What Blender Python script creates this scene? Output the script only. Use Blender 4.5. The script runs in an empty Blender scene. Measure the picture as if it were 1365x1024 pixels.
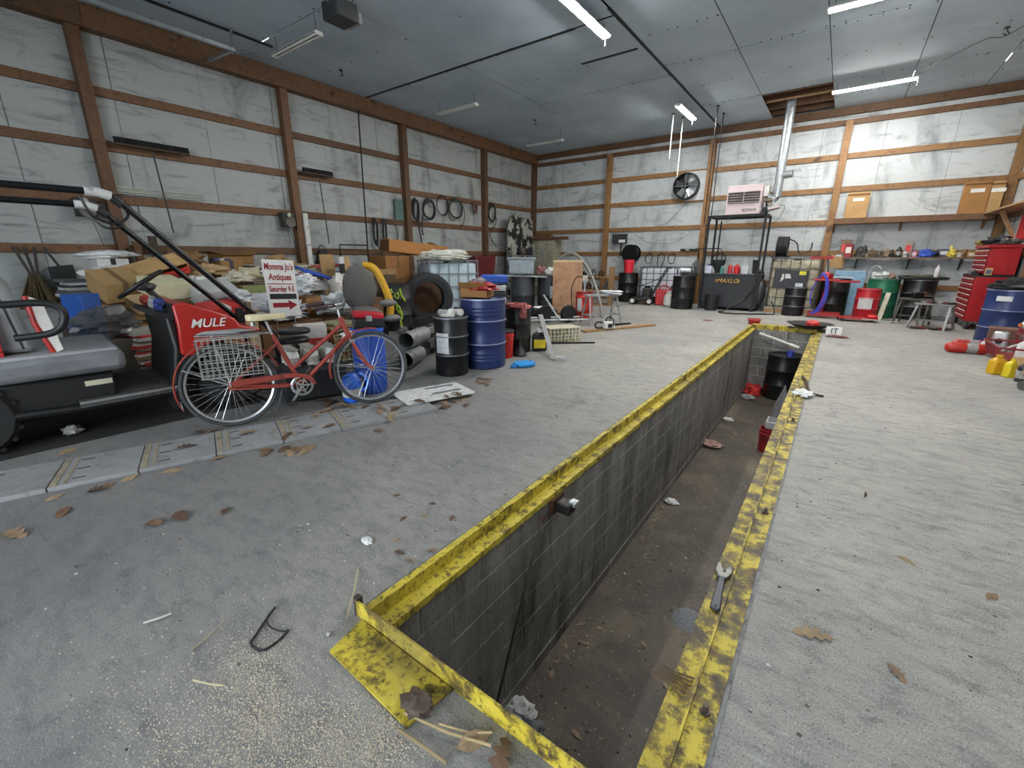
import bpy, bmesh, math, random
from mathutils import Vector, Matrix, Euler
R = math.radians; PI = math.pi
random.seed(7)
sc = bpy.context.scene
col = sc.collection
# ---------------- camera, sky, exposure ----------------
cam = bpy.data.objects.new('camera', bpy.data.cameras.new('camera')); col.objects.link(cam)
cam.data.sensor_width = 36.0; cam.data.lens = 580.3/1365*36.0
cam.data.clip_start = 0.02; cam.data.clip_end = 200
cam.location = (0, 0, 1.375)
_yaw, _pit, _rol = R(36.04), R(16.27), R(0.12)
_f = Vector((-math.sin(_yaw)*math.cos(_pit), math.cos(_yaw)*math.cos(_pit), -math.sin(_pit)))
_r = Vector((math.cos(_yaw), math.sin(_yaw), 0)); _u = _r.cross(_f)
_r, _u = _r*math.cos(_rol)+_u*math.sin(_rol), _u*math.cos(_rol)-_r*math.sin(_rol)
cam.rotation_euler = Matrix((_r, _u, -_f)).transposed().to_euler()
sc.camera = cam
w = bpy.data.worlds.new('sky'); sc.world = w; w.use_nodes = True
w.node_tree.nodes['Background'].inputs[0].default_value = (0.86, 0.93, 1.0, 1)
w.node_tree.nodes['Background'].inputs[1].default_value = 2.1
TUBE_LIT = 100.0                      # strength of the lit tubes
sc.view_settings.view_transform = 'Standard'; sc.view_settings.look = 'None'
sc.view_settings.gamma = 1.0; sc.view_settings.use_curve_mapping = False
sc.view_settings.exposure = 1.72
cy = sc.cycles
cy.use_denoising = True; cy.max_bounces = 6; cy.diffuse_bounces = 4; cy.glossy_bounces = 3
cy.transmission_bounces = 4; cy.transparent_max_bounces = 8; cy.sample_clamp_indirect = 6.0
cy.caustics_reflective = False; cy.caustics_refractive = False

# ---------------- helpers ----------------
def c(h):
    h = h.lstrip('#'); o = []
    for i in (0, 2, 4):
        v = int(h[i:i+2], 16)/255; o.append(v/12.92 if v <= .04045 else ((v+.055)/1.055)**2.4)
    return (*o, 1)
_mats = {}
class NT:
    def __init__(s, name):
        s.m = bpy.data.materials.new(name); s.m.use_nodes = True; s.t = s.m.node_tree
        s.b = s.t.nodes['Principled BSDF']
    def n(s, ty, **k):
        x = s.t.nodes.new(ty)
        for a, v in k.items(): setattr(x, a, v)
        return x
    def l(s, a, b): s.t.links.new(a, b)
    def coord(s, world=False, scale=(1,1,1), rot=(0,0,0)):
        mp = s.n('ShaderNodeMapping'); mp.inputs['Scale'].default_value = scale; mp.inputs['Rotation'].default_value = rot
        if world: g = s.n('ShaderNodeNewGeometry'); s.l(g.outputs['Position'], mp.inputs[0])
        else: g = s.n('ShaderNodeTexCoord'); s.l(g.outputs['Object'], mp.inputs[0])
        return mp.outputs[0]
    def noise(s, vec, scale=5, detail=3, rough=.55, dist=0):
        x = s.n('ShaderNodeTexNoise'); x.inputs['Scale'].default_value = scale; x.inputs['Detail'].default_value = detail
        x.inputs['Roughness'].default_value = rough; x.inputs['Distortion'].default_value = dist
        s.l(vec, x.inputs['Vector']); return x.outputs['Fac']
    def ramp(s, fac, stops, interp='LINEAR'):
        x = s.n('ShaderNodeValToRGB'); x.color_ramp.interpolation = interp; e = x.color_ramp.elements
        while len(e) < len(stops): e.new(.5)
        for i, (p, cc) in enumerate(stops):
            e[i].position = p; e[i].color = cc if len(cc) == 4 else (*cc, 1)
        s.l(fac, x.inputs[0]); return x.outputs[0]
    def mix(s, fac, a, b, mode='MIX'):
        x = s.n('ShaderNodeMix', data_type='RGBA', blend_type=mode)
        for i, v in ((0, fac), (6, a), (7, b)):
            if hasattr(v, 'is_output'): s.l(v, x.inputs[i])
            else: x.inputs[i].default_value = v
        return x.outputs[2]
    def bump(s, h, st=.3, d=.01):
        x = s.n('ShaderNodeBump'); x.inputs['Strength'].default_value = st; x.inputs['Distance'].default_value = d
        s.l(h, x.inputs['Height']); s.l(x.outputs[0], s.b.inputs['Normal'])
    def col(s, v):
        if hasattr(v, 'is_output'): s.l(v, s.b.inputs['Base Color'])
        else: s.b.inputs['Base Color'].default_value = v
def g(v): return (v, v, v, 1)
def mat(hexc, rough=.6, metal=0, var=.18, scale=6, bump=0, dirt=0, dirtc='#1c1a17', alpha=1, world=False):
    """plain surface: colour with soft variation, optional dirt blotches"""
    key = (hexc, rough, metal, var, scale, bump, dirt, dirtc, alpha)
    if key in _mats: return _mats[key]
    m = NT('m_'+hexc.lstrip('#')+'_%d' % len(_mats)); base = c(hexc)
    v = m.coord(world)
    nf = m.noise(v, scale, 4, .6)
    lo = tuple(x*(1-var) for x in base[:3])+(1,); hi = tuple(min(1, x*(1+var)) for x in base[:3])+(1,)
    cc = m.ramp(nf, [(.3, lo), (.7, hi)])
    if dirt:
        d = m.ramp(m.noise(v, scale*1.7, 6, .7, .4), [(.62-dirt*.35, g(0)), (.72, g(1))])
        cc = m.mix(d, cc, c(dirtc))
    m.col(cc); m.b.inputs['Roughness'].default_value = rough; m.b.inputs['Metallic'].default_value = metal
    if bump: m.bump(m.noise(v, scale*6, 4), bump, .004)
    if alpha < 1: m.b.inputs['Alpha'].default_value = alpha
    _mats[key] = m.m; return m.m
def emis(name, colr, s):
    m = NT(name); m.b.inputs['Base Color'].default_value = colr; m.b.inputs['Emission Color'].default_value = colr
    m.b.inputs['Emission Strength'].default_value = s; return m.m

class MB:
    def __init__(s): s.v = []; s.f = []; s.m = []
    def add(s, vs, fs, m=0, M=None):
        o = len(s.v)
        s.v += [tuple(M @ Vector(p)) if M else tuple(p) for p in vs]
        s.f += [tuple(i+o for i in f) for f in fs]; s.m += [m]*len(fs); return s
    def box(s, ce, si, rot=(0,0,0), m=0, taper=1.0):
        x, y, z = (d/2 for d in si); t = taper
        vs = [(-x,-y,-z),(x,-y,-z),(x,y,-z),(-x,y,-z),(-x*t,-y*t,z),(x*t,-y*t,z),(x*t,y*t,z),(-x*t,y*t,z)]
        fs = [(0,3,2,1),(4,5,6,7),(0,1,5,4),(1,2,6,5),(2,3,7,6),(3,0,4,7)]
        return s.add(vs, fs, m, Matrix.Translation(ce) @ Euler([R(a) for a in rot]).to_matrix().to_4x4())
    def bb(s, a, b, m=0):      # box from corner a to corner b
        return s.box([(p+q)/2 for p, q in zip(a, b)], [abs(q-p) for p, q in zip(a, b)], m=m)
    def bar(s, a, b, w, h, m=0):   # rectangular bar from a to b
        a, b = Vector(a), Vector(b); d = b-a; q = d.to_track_quat('X', 'Z')
        x = d.length/2
        vs = [(i*x, j*w/2, k*h/2) for i in (-1,1) for j, k in ((-1,-1),(1,-1),(1,1),(-1,1))]
        fs = [(3,2,1,0),(4,5,6,7),(0,1,5,4),(1,2,6,5),(2,3,7,6),(3,0,4,7)]
        return s.add(vs, fs, m, Matrix.Translation((a+b)/2) @ q.to_matrix().to_4x4())
    def cyl(s, a, b, r, r2=None, n=16, cap=True, m=0):
        a, b = Vector(a), Vector(b); d = b-a; q = d.to_track_quat('Z', 'Y').to_matrix(); r2 = r if r2 is None else r2
        vs = []
        for p, rr in ((a, r), (b, r2)):
            for i in range(n): vs.append(p + q @ Vector((rr*math.cos(2*PI*i/n), rr*math.sin(2*PI*i/n), 0)))
        fs = [(i, (i+1) % n, n+(i+1) % n, n+i) for i in range(n)]
        if cap: fs += [tuple(range(n-1, -1, -1)), tuple(range(n, 2*n))]
        return s.add(vs, fs, m)
    def tube(s, pts, r, n=8, closed=False, m=0, cap=True):
        pts = [Vector(p) for p in pts]; k = len(pts); vs = []; up = None
        for i, p in enumerate(pts):
            a = pts[(i-1) % k] if (closed or i) else p; b = pts[(i+1) % k] if (closed or i < k-1) else p
            t = (b-a).normalized()
            if up is None:
                up = Vector((0,0,1)) if abs(t.z) < .9 else Vector((1,0,0))
            x = up - t*up.dot(t)
            if x.length < 1e-5: x = t.orthogonal()
            x.normalize(); y = t.cross(x); up = x
            rr = r[i] if isinstance(r, (list, tuple)) else r
            for j in range(n): vs.append(p + x*rr*math.cos(2*PI*j/n) + y*rr*math.sin(2*PI*j/n))
        fs = []
        for i in range(k if closed else k-1):
            o, q = i*n, ((i+1) % k)*n
            fs += [(o+j, o+(j+1) % n, q+(j+1) % n, q+j) for j in range(n)]
        if cap and not closed: fs += [tuple(range(n-1, -1, -1)), tuple(range((k-1)*n, k*n))]
        return s.add(vs, fs, m)
    def lathe(s, prof, n=24, ce=(0,0,0), m=0, M=None, cap=True):
        vs = []; fs = []; k = len(prof)
        for r, z in prof:
            for i in range(n): vs.append((ce[0]+r*math.cos(2*PI*i/n), ce[1]+r*math.sin(2*PI*i/n), ce[2]+z))
        for a in range(k-1):
            fs += [(a*n+i, a*n+(i+1) % n, (a+1)*n+(i+1) % n, (a+1)*n+i) for i in range(n)]
        if cap: fs += [tuple(range(n-1, -1, -1)), tuple(range((k-1)*n, k*n))]
        return s.add(vs, fs, m, M)
    def prism(s, poly, axis, a, b, m=0, M=None):
        k = len(poly); ins = {'x': lambda p, t: (t, p[0], p[1]), 'y': lambda p, t: (p[0], t, p[1]), 'z': lambda p, t: (p[0], p[1], t)}[axis]
        vs = [ins(p, a) for p in poly]+[ins(p, b) for p in poly]
        fs = [tuple(range(k)), tuple(range(2*k-1, k-1, -1))]+[(i, k+i, k+(i+1) % k, (i+1) % k) for i in range(k)]
        return s.add(vs, fs, m, M)
    def blob(s, ce, si, seed=0, rough=.25, n=(14, 9), m=0, freq=3.0, flat=None):
        from mathutils import noise as nz
        vs = []; fs = []; a, b = n
        for j in range(b+1):
            th = PI*j/b
            for i in range(a):
                ph = 2*PI*i/a; d = Vector((math.sin(th)*math.cos(ph), math.sin(th)*math.sin(ph), math.cos(th)))
                k = 1+rough*nz.noise(d*freq+Vector((seed*7.3, seed*3.1, 1)))*1.6
                p = Vector((d.x*si[0]*k, d.y*si[1]*k, d.z*si[2]*k))
                if flat is not None and p.z < -si[2]*flat: p.z = -si[2]*flat
                vs.append((ce[0]+p.x, ce[1]+p.y, ce[2]+p.z))
        for j in range(b): fs += [(j*a+i, j*a+(i+1) % a, (j+1)*a+(i+1) % a, (j+1)*a+i) for i in range(a)]
        return s.add(vs, fs, m)
    def sheet(s, nx, ny, fn, th=0, m=0):
        vs = []; fs = []
        for j in range(ny+1):
            for i in range(nx+1): vs.append(fn(i/nx, j/ny))
        W = nx+1
        fs = [(j*W+i, j*W+i+1, (j+1)*W+i+1, (j+1)*W+i) for j in range(ny) for i in range(nx)]
        if th:
            o = len(vs); vs = vs+[(x, y, z-th) for x, y, z in vs]; f2 = [tuple(o+i for i in reversed(f)) for f in fs]
            rim = [i for i in range(W)]+[j*W+nx for j in range(1, ny+1)]+[ny*W+i for i in range(nx-1, -1, -1)]+[j*W for j in range(ny-1, 0, -1)]
            f3 = [(rim[q], rim[(q+1) % len(rim)], o+rim[(q+1) % len(rim)], o+rim[q])[::-1] for q in range(len(rim))]
            fs = fs+f2+f3
        return s.add(vs, fs, m)
    def mesh(s, name, mats, smooth=True, off=None):
        me = bpy.data.meshes.new(name)
        vs = s.v if off is None else [(x-off[0], y-off[1], z-off[2]) for x, y, z in s.v]
        me.from_pydata(vs, [], s.f)
        for mm in (mats if isinstance(mats, (list, tuple)) else [mats]): me.materials.append(mm)
        me.polygons.foreach_set('material_index', s.m)
        if smooth:
            me.polygons.foreach_set('use_smooth', [True]*len(me.polygons)); me.set_sharp_from_angle(angle=R(38))
        me.update(); return me
def link(name, data, parent=None, loc=(0,0,0), rot=(0,0,0)):
    o = bpy.data.objects.new(name, data); col.objects.link(o); o.location = loc; o.rotation_euler = [R(a) for a in rot]
    if parent: o.parent = parent
    return o
def tag(o, label, cat, group=None):
    o['label'] = label; o['category'] = cat
    if group: o['group'] = group
    return o
def T(name, label, cat, loc, rz=0, group=None, rot=None):
    o = link(name, None, None, loc, rot or (0, 0, rz)); o.empty_display_size = .1
    return tag(o, label, cat, group)
def bevel(o, w, seg=2):
    b = o.modifiers.new('bevel', 'BEVEL'); b.width = w; b.segments = seg; b.limit_method = 'ANGLE'; b.angle_limit = R(40)
    return o
def P(parent, name, mb, m, world=False, bev=0, smooth=True, loc=(0,0,0), rot=(0,0,0), label=None):
    """a part: local coordinates of its parent, or world ones when the thing is not rotated"""
    off = None
    if world:
        off = Vector(parent.location)
        if parent.parent: off = off + parent.parent.location
    o = link(name, mb.mesh(name, m, smooth, off), parent, loc, rot)
    if bev: bevel(o, bev)
    if label: o['label'] = label
    return o
def O(name, label, cat, mb, m, loc=(0,0,0), rot=(0,0,0), group=None, bev=0, smooth=True, at=None):
    """a thing that is one mesh; `at` moves its origin there for a mesh given in world coordinates"""
    o = link(name, mb.mesh(name, m, smooth, at), None, at if at is not None else loc, rot)
    if bev: bevel(o, bev)
    return tag(o, label, cat, group)
def STR(name, mb, m, smooth=False, at=(0,0,0)):
    o = link(name, mb.mesh(name, m, smooth)); o['kind'] = 'structure'; return o
def text(parent, s, size, m, origin, right, up, ext=.002, name='lettering', shear=0, align='CENTER', xs=1.0, bold=.006):
    cu = bpy.data.curves.new('t', 'FONT'); cu.body = s; cu.size = size; cu.extrude = ext; cu.align_x = align; cu.align_y = 'CENTER'; cu.shear = shear
    cu.offset = size*bold
    tmp = bpy.data.objects.new('t', cu); me = bpy.data.meshes.new_from_object(tmp); bpy.data.objects.remove(tmp); bpy.data.curves.remove(cu)
    me.materials.clear(); me.materials.append(m)
    if xs != 1: me.transform(Matrix.Diagonal((xs, 1, 1, 1)))
    r_ = Vector(right).normalized(); n_ = r_.cross(Vector(up)).normalized(); u_ = n_.cross(r_)
    M = Matrix((r_, u_, n_)).transposed().to_4x4(); M.translation = Vector(origin)
    o = link(name, me, parent); o.matrix_local = M; return o
def arc(ce, r, a0, a1, n, ax='xy', z=0):
    o = []
    for i in range(n+1):
        t = R(a0+(a1-a0)*i/n); p = (r*math.cos(t), r*math.sin(t))
        o.append({'xy': (ce[0]+p[0], ce[1]+p[1], ce[2]), 'xz': (ce[0]+p[0], ce[1], ce[2]+p[1]), 'yz': (ce[0], ce[1]+p[0], ce[2]+p[1])}[ax])
    return o
def copy_tree(o, loc, rz=None, label=None):
    def cp(x, par):
        y = x.copy(); col.objects.link(y); y.parent = par
        for ch in list(x.children): cp(ch, y)
        return y
    n = cp(o, None); n.location = loc
    if rz is not None: n.rotation_euler.z = R(rz)
    if label: n['label'] = label
    return n
def smoothpts(pts, k=6):
    """Catmull-Rom through points"""
    P_ = [Vector(p) for p in pts]; o = []
    for i in range(len(P_)-1):
        a, b, d, e = P_[max(i-1, 0)], P_[i], P_[i+1], P_[min(i+2, len(P_)-1)]
        for j in range(k):
            t = j/k; o.append(.5*((2*b)+(d-a)*t+(2*a-5*b+4*d-e)*t*t+(3*b-a-3*d+e)*t**3))
    o.append(P_[-1]); return o
# ---------------- surface materials ----------------
XL, XR, YB, YF, ZC = -9.62, 2.75, 14.54, -3.6, 4.87
def m_concrete():
    m = NT('concrete_floor'); v = m.coord(True)
    vs = m.coord(True, (1.6, 4.2, 1), (0, 0, R(-28)))
    a = m.noise(v, .55, 5, .6, .3); b = m.noise(vs, 3.4, 9, .78, .3); d = m.noise(v, 9, 8, .75); f = m.noise(v, 160, 2, .5)
    base = m.ramp(a, [(.3, c('#8a8a88')), (.5, c('#a09e98')), (.7, c('#b2afa6'))])
    cc = m.mix(m.ramp(b, [(.36, g(.5)), (.54, g(0))]), base, c('#56575a'))
    cc = m.mix(m.ramp(b, [(.56, g(0)), (.74, g(.4))]), cc, c('#96958f'))
    cc = m.mix(m.ramp(d, [(.30, g(.65)), (.46, g(0))]), cc, c('#404246'))
    cc = m.mix(m.ramp(f, [(.59, g(0)), (.68, g(.7))]), cc, c('#c9c8c2'))
    cc = m.mix(m.ramp(f, [(.32, g(.65)), (.41, g(0))]), cc, c('#38393c'))
    # white scuffs and old oil stains
    sc_ = m.ramp(m.noise(m.coord(True, (2.2, 9, 1), (0, 0, R(-33))), 4.5, 8, .8), [(.57, g(0)), (.67, g(.7))])
    cc = m.mix(sc_, cc, c('#c9c8c4'))
    oil = m.ramp(m.noise(v, .9, 5, .65, .5), [(.60, g(0)), (.74, g(.6))])
    cc = m.mix(oil, cc, c('#4a4945'))
    # floor colour darkened toward the near left, with ragged edges
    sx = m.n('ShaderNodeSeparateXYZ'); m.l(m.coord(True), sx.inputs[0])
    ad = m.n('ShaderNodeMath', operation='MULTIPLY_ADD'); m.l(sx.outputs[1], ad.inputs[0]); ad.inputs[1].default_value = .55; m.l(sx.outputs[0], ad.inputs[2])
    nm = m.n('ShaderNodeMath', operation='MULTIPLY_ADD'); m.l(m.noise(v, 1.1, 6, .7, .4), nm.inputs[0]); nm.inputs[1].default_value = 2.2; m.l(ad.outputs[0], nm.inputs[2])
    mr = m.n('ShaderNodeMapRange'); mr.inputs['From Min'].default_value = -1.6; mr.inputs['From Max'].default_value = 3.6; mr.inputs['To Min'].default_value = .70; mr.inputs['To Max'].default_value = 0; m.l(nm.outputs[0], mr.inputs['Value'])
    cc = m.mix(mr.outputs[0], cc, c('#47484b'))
    m.col(cc); m.b.inputs['Roughness'].default_value = .72; m.bump(f, .35, .004); return m.m
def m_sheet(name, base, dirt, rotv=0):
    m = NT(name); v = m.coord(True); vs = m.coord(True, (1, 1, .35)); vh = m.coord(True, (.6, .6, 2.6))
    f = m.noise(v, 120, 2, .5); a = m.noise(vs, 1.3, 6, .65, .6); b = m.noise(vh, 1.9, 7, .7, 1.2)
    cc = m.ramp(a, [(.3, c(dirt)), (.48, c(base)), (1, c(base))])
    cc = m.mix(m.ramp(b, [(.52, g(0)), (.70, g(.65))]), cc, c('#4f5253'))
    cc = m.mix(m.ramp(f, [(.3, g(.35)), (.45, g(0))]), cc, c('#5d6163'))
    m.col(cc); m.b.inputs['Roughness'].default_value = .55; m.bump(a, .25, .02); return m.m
def m_wood(name, a, b, dark):
    m = NT(name); v = m.coord(True, (7, 7, 7)); vs = m.coord(False, (1, 1, 1))
    oi = m.n('ShaderNodeObjectInfo'); va = m.n('ShaderNodeVectorMath', operation='ADD'); m.l(v, va.inputs[0])
    cm = m.n('ShaderNodeCombineXYZ'); m.l(oi.outputs['Random'], cm.inputs[0]); sc2 = m.n('ShaderNodeVectorMath', operation='SCALE'); sc2.inputs['Scale'].default_value = 50
    m.l(cm.outputs[0], sc2.inputs[0]); m.l(sc2.outputs[0], va.inputs[1])
    wv = m.n('ShaderNodeTexNoise'); wv.inputs['Scale'].default_value = 1.2; wv.inputs['Detail'].default_value = 5; wv.inputs['Distortion'].default_value = 1.4; m.l(va.outputs[0], wv.inputs['Vector'])
    cc = m.ramp(wv.outputs['Fac'], [(.28, c(b)), (.52, c(a)), (.75, c(a))])
    kn = m.ramp(m.noise(va.outputs[0], .55, 2, .4), [(.70, g(0)), (.76, g(.85))]); cc = m.mix(kn, cc, c(dark))
    hv = m.n('ShaderNodeHueSaturation'); m.l(cc, hv.inputs['Color'])
    mr = m.n('ShaderNodeMapRange'); mr.inputs['To Min'].default_value = .72; mr.inputs['To Max'].default_value = 1.2; m.l(oi.outputs['Random'], mr.inputs['Value']); m.l(mr.outputs[0], hv.inputs['Value'])
    m.col(hv.outputs[0]); m.b.inputs['Roughness'].default_value = .6; return m.m
def m_yellow(sh=0):
    m = NT('worn_yellow_paint'); v = m.coord(True); a = m.noise(v, 9, 7, .72, .3); f = m.noise(v, 38, 5, .7)
    cc = m.ramp(a, [(.34+sh, c('#3d3022')), (.43+sh, c('#7a6a26')), (.49+sh, c('#c2ae34')), (.75+sh, c('#d2c24c'))])
    cc = m.mix(m.ramp(f, [(.33, g(.95)), (.47, g(0))]), cc, c('#2a2118'))
    cc = m.mix(m.ramp(m.noise(v, 2.2, 4, .6), [(.52, g(0)), (.68, g(.55))]), cc, c('#4d443a'))
    m.col(cc); m.b.inputs['Roughness'].default_value = .6; m.bump(f, .4, .004); return m.m
def m_block():
    m = NT('sooty_block'); v = m.coord(True); vs = m.coord(True, (1.6, 1.6, .28))
    a = m.noise(vs, 2.6, 7, .7, .4); f = m.noise(v, 60, 3, .6)
    cc = m.ramp(a, [(.32, c('#45433f')), (.48, c('#7c7975')), (.72, c('#a09d98'))])
    cc = m.mix(m.ramp(f, [(.3, g(.5)), (.5, g(0))]), cc, c('#4a4845'))
    m.col(cc); m.b.inputs['Roughness'].default_value = .85; m.bump(f, .5, .006); return m.m
def m_pitfloor():
    m = NT('oily_pit_floor'); v = m.coord(True); a = m.noise(v, 1.4, 6, .7, .5); f = m.noise(v, 45, 4, .7)
    cc = m.ramp(a, [(.3, c('#2b2723')), (.5, c('#453d33')), (.7, c('#6a5e4c'))])
    cc = m.mix(m.ramp(f, [(.6, g(0)), (.72, g(.6))]), cc, c('#8b7d66')); cc = m.mix(m.ramp(f, [(.3, g(.7)), (.42, g(0))]), cc, c('#191613'))
    m.col(cc); m.b.inputs['Roughness'].default_value = .6; m.bump(f, .5, .006); return m.m
def m_ceil():
    m = NT('ceiling_sheet'); v = m.coord(True); a = m.noise(v, .7, 5, .6); f = m.noise(v, 70, 2, .5)
    cc = m.ramp(a, [(.3, c('#a9b9c6')), (.6, c('#c1cfda'))]); cc = m.mix(m.ramp(f, [(.35, g(.4)), (.5, g(0))]), cc, c('#97a1a9'))
    cc = m.mix(m.ramp(m.noise(v, 1.6, 5, .7), [(.62, g(0)), (.75, g(.4))]), cc, c('#87909a'))
    m.col(cc); m.b.inputs['Roughness'].default_value = .7; return m.m
CONC, YEL, BLOCK, CEIL = m_concrete(), m_yellow(), m_block(), m_ceil(); YELD = m_yellow(.06)
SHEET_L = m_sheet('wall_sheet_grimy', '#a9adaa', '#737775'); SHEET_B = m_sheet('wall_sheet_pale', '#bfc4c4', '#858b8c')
WOOD = m_wood('stained_timber', '#6c4c31', '#523822', '#2c1c10'); WOODL = m_wood('pale_timber', '#88643c', '#6a4a29', '#3c2714')
WOODR = m_wood('raw_lumber', '#a3825a', '#856542', '#553a22')
DARK = mat('#1a1a1b', .7); MORT = mat('#c4c1b8', .9, bump=.2, scale=10, world=True)

# ---------------- floor and pit ----------------
PX0, PX1, PY0, PY1, PZ = -1.30, -.15, .80, 10.36, -1.33
fl_ = MB()
for x0, x1, y0, y1 in ((XL-.2, PX0, YF-2, YB+.2), (PX1, XR+.2, YF-2, YB+.2), (PX0, PX1, YF-2, PY0), (PX0, PX1, PY1, YB+.2)):
    fl_.bb((x0, y0, -.16), (x1, y1, 0))
floor = STR('floor', fl_, CONC)
STR('floor_pit', MB().bb((PX0-.1, PY0-.1, PZ-.1), (PX1+.1, PY1+.1, PZ)), m_pitfloor())
def block_wall(name, face, a0, a1, axis, sgn, top=-.055):
    """mortar backing, with every block a piece proud of it; face = position of the visible face"""
    back = MB(); th = .12
    f0 = face-sgn*.004
    if axis == 'x': back.bb((f0, a0, PZ), (f0-sgn*th, a1, top-.008))
    else: back.bb((a0, f0, PZ), (a1, f0-sgn*th, top-.008))
    w_ = STR(name, back, MORT)
    meshes = {}
    z = PZ+.10; row = 0
    foot = MB(); foot.bb(*(((face+sgn*.004, a0, PZ), (f0, a1, z-.01)) if axis == 'x' else ((a0, face+sgn*.004, PZ), (a1, f0, z-.01))))
    P(w_, 'footing', foot, BLOCK, smooth=False)
    while z < top-.05:
        h = min(.2, top-z); t = a0-(.2 if row % 2 else 0)
        while t < a1-.02:
            s0, s1 = max(t, a0), min(t+.4, a1); L = s1-s0
            if L > .03:
                k = (round(L, 2), round(h, 2))
                if k not in meshes:
                    mb = MB().box((0, 0, 0), (.03, L-.012, h-.012) if axis == 'x' else (L-.012, .03, h-.012)); meshes[k] = mb.mesh('block', BLOCK, False)
                p = face-sgn*(.015-random.uniform(0, .0025)); q = (s0+s1)/2
                link('block', meshes[k], w_, (p, q, z+h/2) if axis == 'x' else (q, p, z+h/2))
            t += .4
        z += .2; row += 1
    return w_
block_wall('wall_pit_left', -1.222, PY0, PY1, 'x', 1)
block_wall('wall_pit_right', -.2365, PY0, PY1, 'x', -1)
block_wall('wall_pit_far', PY1-.08, -1.25, -.20, 'y', -1)
block_wall('wall_pit_near', PY0+.06, -1.25, -.20, 'y', 1)
# steel edging of the pit: floor flange, upstanding rib, sunk ledge
STEEL = mat('#77797b', .6, .3, dirt=.45, scale=8, world=True)
def edging(name, x, sgn, fw=.075, lw_=.085, YEL=YEL):
    y0, y1 = PY0+.01, PY1
    r_ = T(name[0], name[1], 'pit edging', (x, (y0+y1)/2, 0))
    P(r_, 'flange', MB().bb((x-sgn*fw, y0, 0), (x, y1, .009)).bb((x-sgn*(fw+.013), y0, 0), (x-sgn*fw, y1, .004), m=1), [YEL, STEEL], True, smooth=False)
    P(r_, 'rib', MB().bb((x, y0, -.05), (x+sgn*.008, y1, .028)), YEL, True, smooth=False)
    P(r_, 'ledge', MB().bb((x+sgn*.008, y0, -.05), (x+sgn*lw_, y1, -.041)), YEL, True, smooth=False)
    P(r_, 'lip', MB().bb((x+sgn*(lw_-.007), y0, -.075), (x+sgn*lw_, y1, -.050)), YEL, True, smooth=False)
    return r_
edging(('pit_edging', 'worn yellow steel edging along the pit side nearest the bicycle'), -1.290, 1, .045, .078)
er = edging(('pit_edging', 'chipped yellow steel edging along the pit side carrying the wrench'), -.150, -1, YEL=YELD)
for y, z in ((1.18, .009), (2.55, .009), (4.3, .009)):
    P(er, 'bolt', MB().cyl((-.11, y, z), (-.11, y, z+.008), .017, n=6).cyl((-.11, y, z+.008), (-.11, y, z+.03), .008, n=8), mat('#5a5048', .6, .6, dirt=.4), True)
yr = T('yellow_end_plate', 'bright yellow steel plate standing at the near end of the pit', 'end plate', (-.85, .78, 0))
P(yr, 'upright_plate', MB().bb((-1.325, .775, 0), (-.15, .783, .075)), YEL, True, smooth=False)
P(yr, 'flat_plate', MB().prism([(-1.26, .615), (-.83, .600), (-.80, .770), (-1.285, .770)], 'z', .002, .010), YEL, True, smooth=False)
P(yr, 'corner_tube', MB().bb((-1.338, .775, 0), (-1.312, .80, .085)), mat('#4a4740', .5, .5, dirt=.5), True)
yf = T('yellow_far_plate', 'yellow steel strip closing the far end of the pit', 'end plate', (-.8, PY1, 0))
P(yf, 'flat_plate', MB().bb((-1.30, PY1-.02, 0), (-.52, PY1+.16, .03)), YEL, True, smooth=False)
P(yf, 'upright_plate', MB().bb((-1.30, PY1-.03, -.06), (-.15, PY1-.02, .03)), YEL, True, smooth=False)

# ---------------- walls ----------------
GZ = [.687, 1.489, 2.246, 3.022, 3.785]
def slab(name, a, b, m): return STR(name, MB().bb(a, b), m)
wl = slab('wall_left', (XL-.12, YF, 0), (XL-.02, YB+.1, 5.3), mat('#70726f', .8))
wb = slab('wall_back', (XL-.12, YB+.02, 0), (XR+.12, YB+.12, 5.3), mat('#70726f', .8))
wr = slab('wall_right', (XR+.02, YF, 0), (XR+.12, YB+.1, 5.3), mat('#70726f', .8))
wf = STR('wall_front', MB().bb((XL-.1, YF-.1, 0), (-4.6, YF, 5.3)).bb((1.2, YF-.1, 0), (XR+.1, YF, 5.3)).bb((-4.6, YF-.1, 4.0), (1.2, YF, 5.3)), SHEET_L)
def sheets(w_, axis, face, a0, a1, m, sgn, width=1.245):
    t = a0; i = 0
    while t < a1-.05:
        e = min(t+width, a1); d = random.uniform(0, .006)
        from mathutils import noise as nz
        def fn(u, v, t=t, e=e, i=i, d=d):
            p = t+.004+(e-t-.008)*u; z = .02+4.72*v
            bul = .012*nz.noise(Vector((p*1.1, z*1.6, i*3)))+d
            return (face+sgn*bul, p, z) if axis == 'x' else (p, face+sgn*bul, z)
        P(w_, 'panel', MB().sheet(5, 18, fn), m)
        t = e; i += 1
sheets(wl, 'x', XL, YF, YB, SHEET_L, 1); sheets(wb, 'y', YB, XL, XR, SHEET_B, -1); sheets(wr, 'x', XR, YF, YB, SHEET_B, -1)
for y in (-.78, 2.28, 5.31, 8.36, 11.6):
    P(wl, 'post', MB().bb((XL, y-.075, 0), (XL+.17, y+.075, 4.56)), WOOD, bev=.004)
P(wl, 'post', MB().bb((XL, YB-.17, 0), (XL+.16, YB, 4.56)), WOOD, bev=.004)
for x in (-6.60, -3.48, -.39, 2.66):
    P(wb, 'post', MB().bb((x-.075, YB-.17, 0), (x+.075, YB, 4.56)), WOODL, bev=.004)
ys = [YF, -.78, 2.28, 5.31, 8.36, 11.6, YB-.17]; xs = [XL+.16, -6.60, -3.48, -.39, 2.66]
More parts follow.
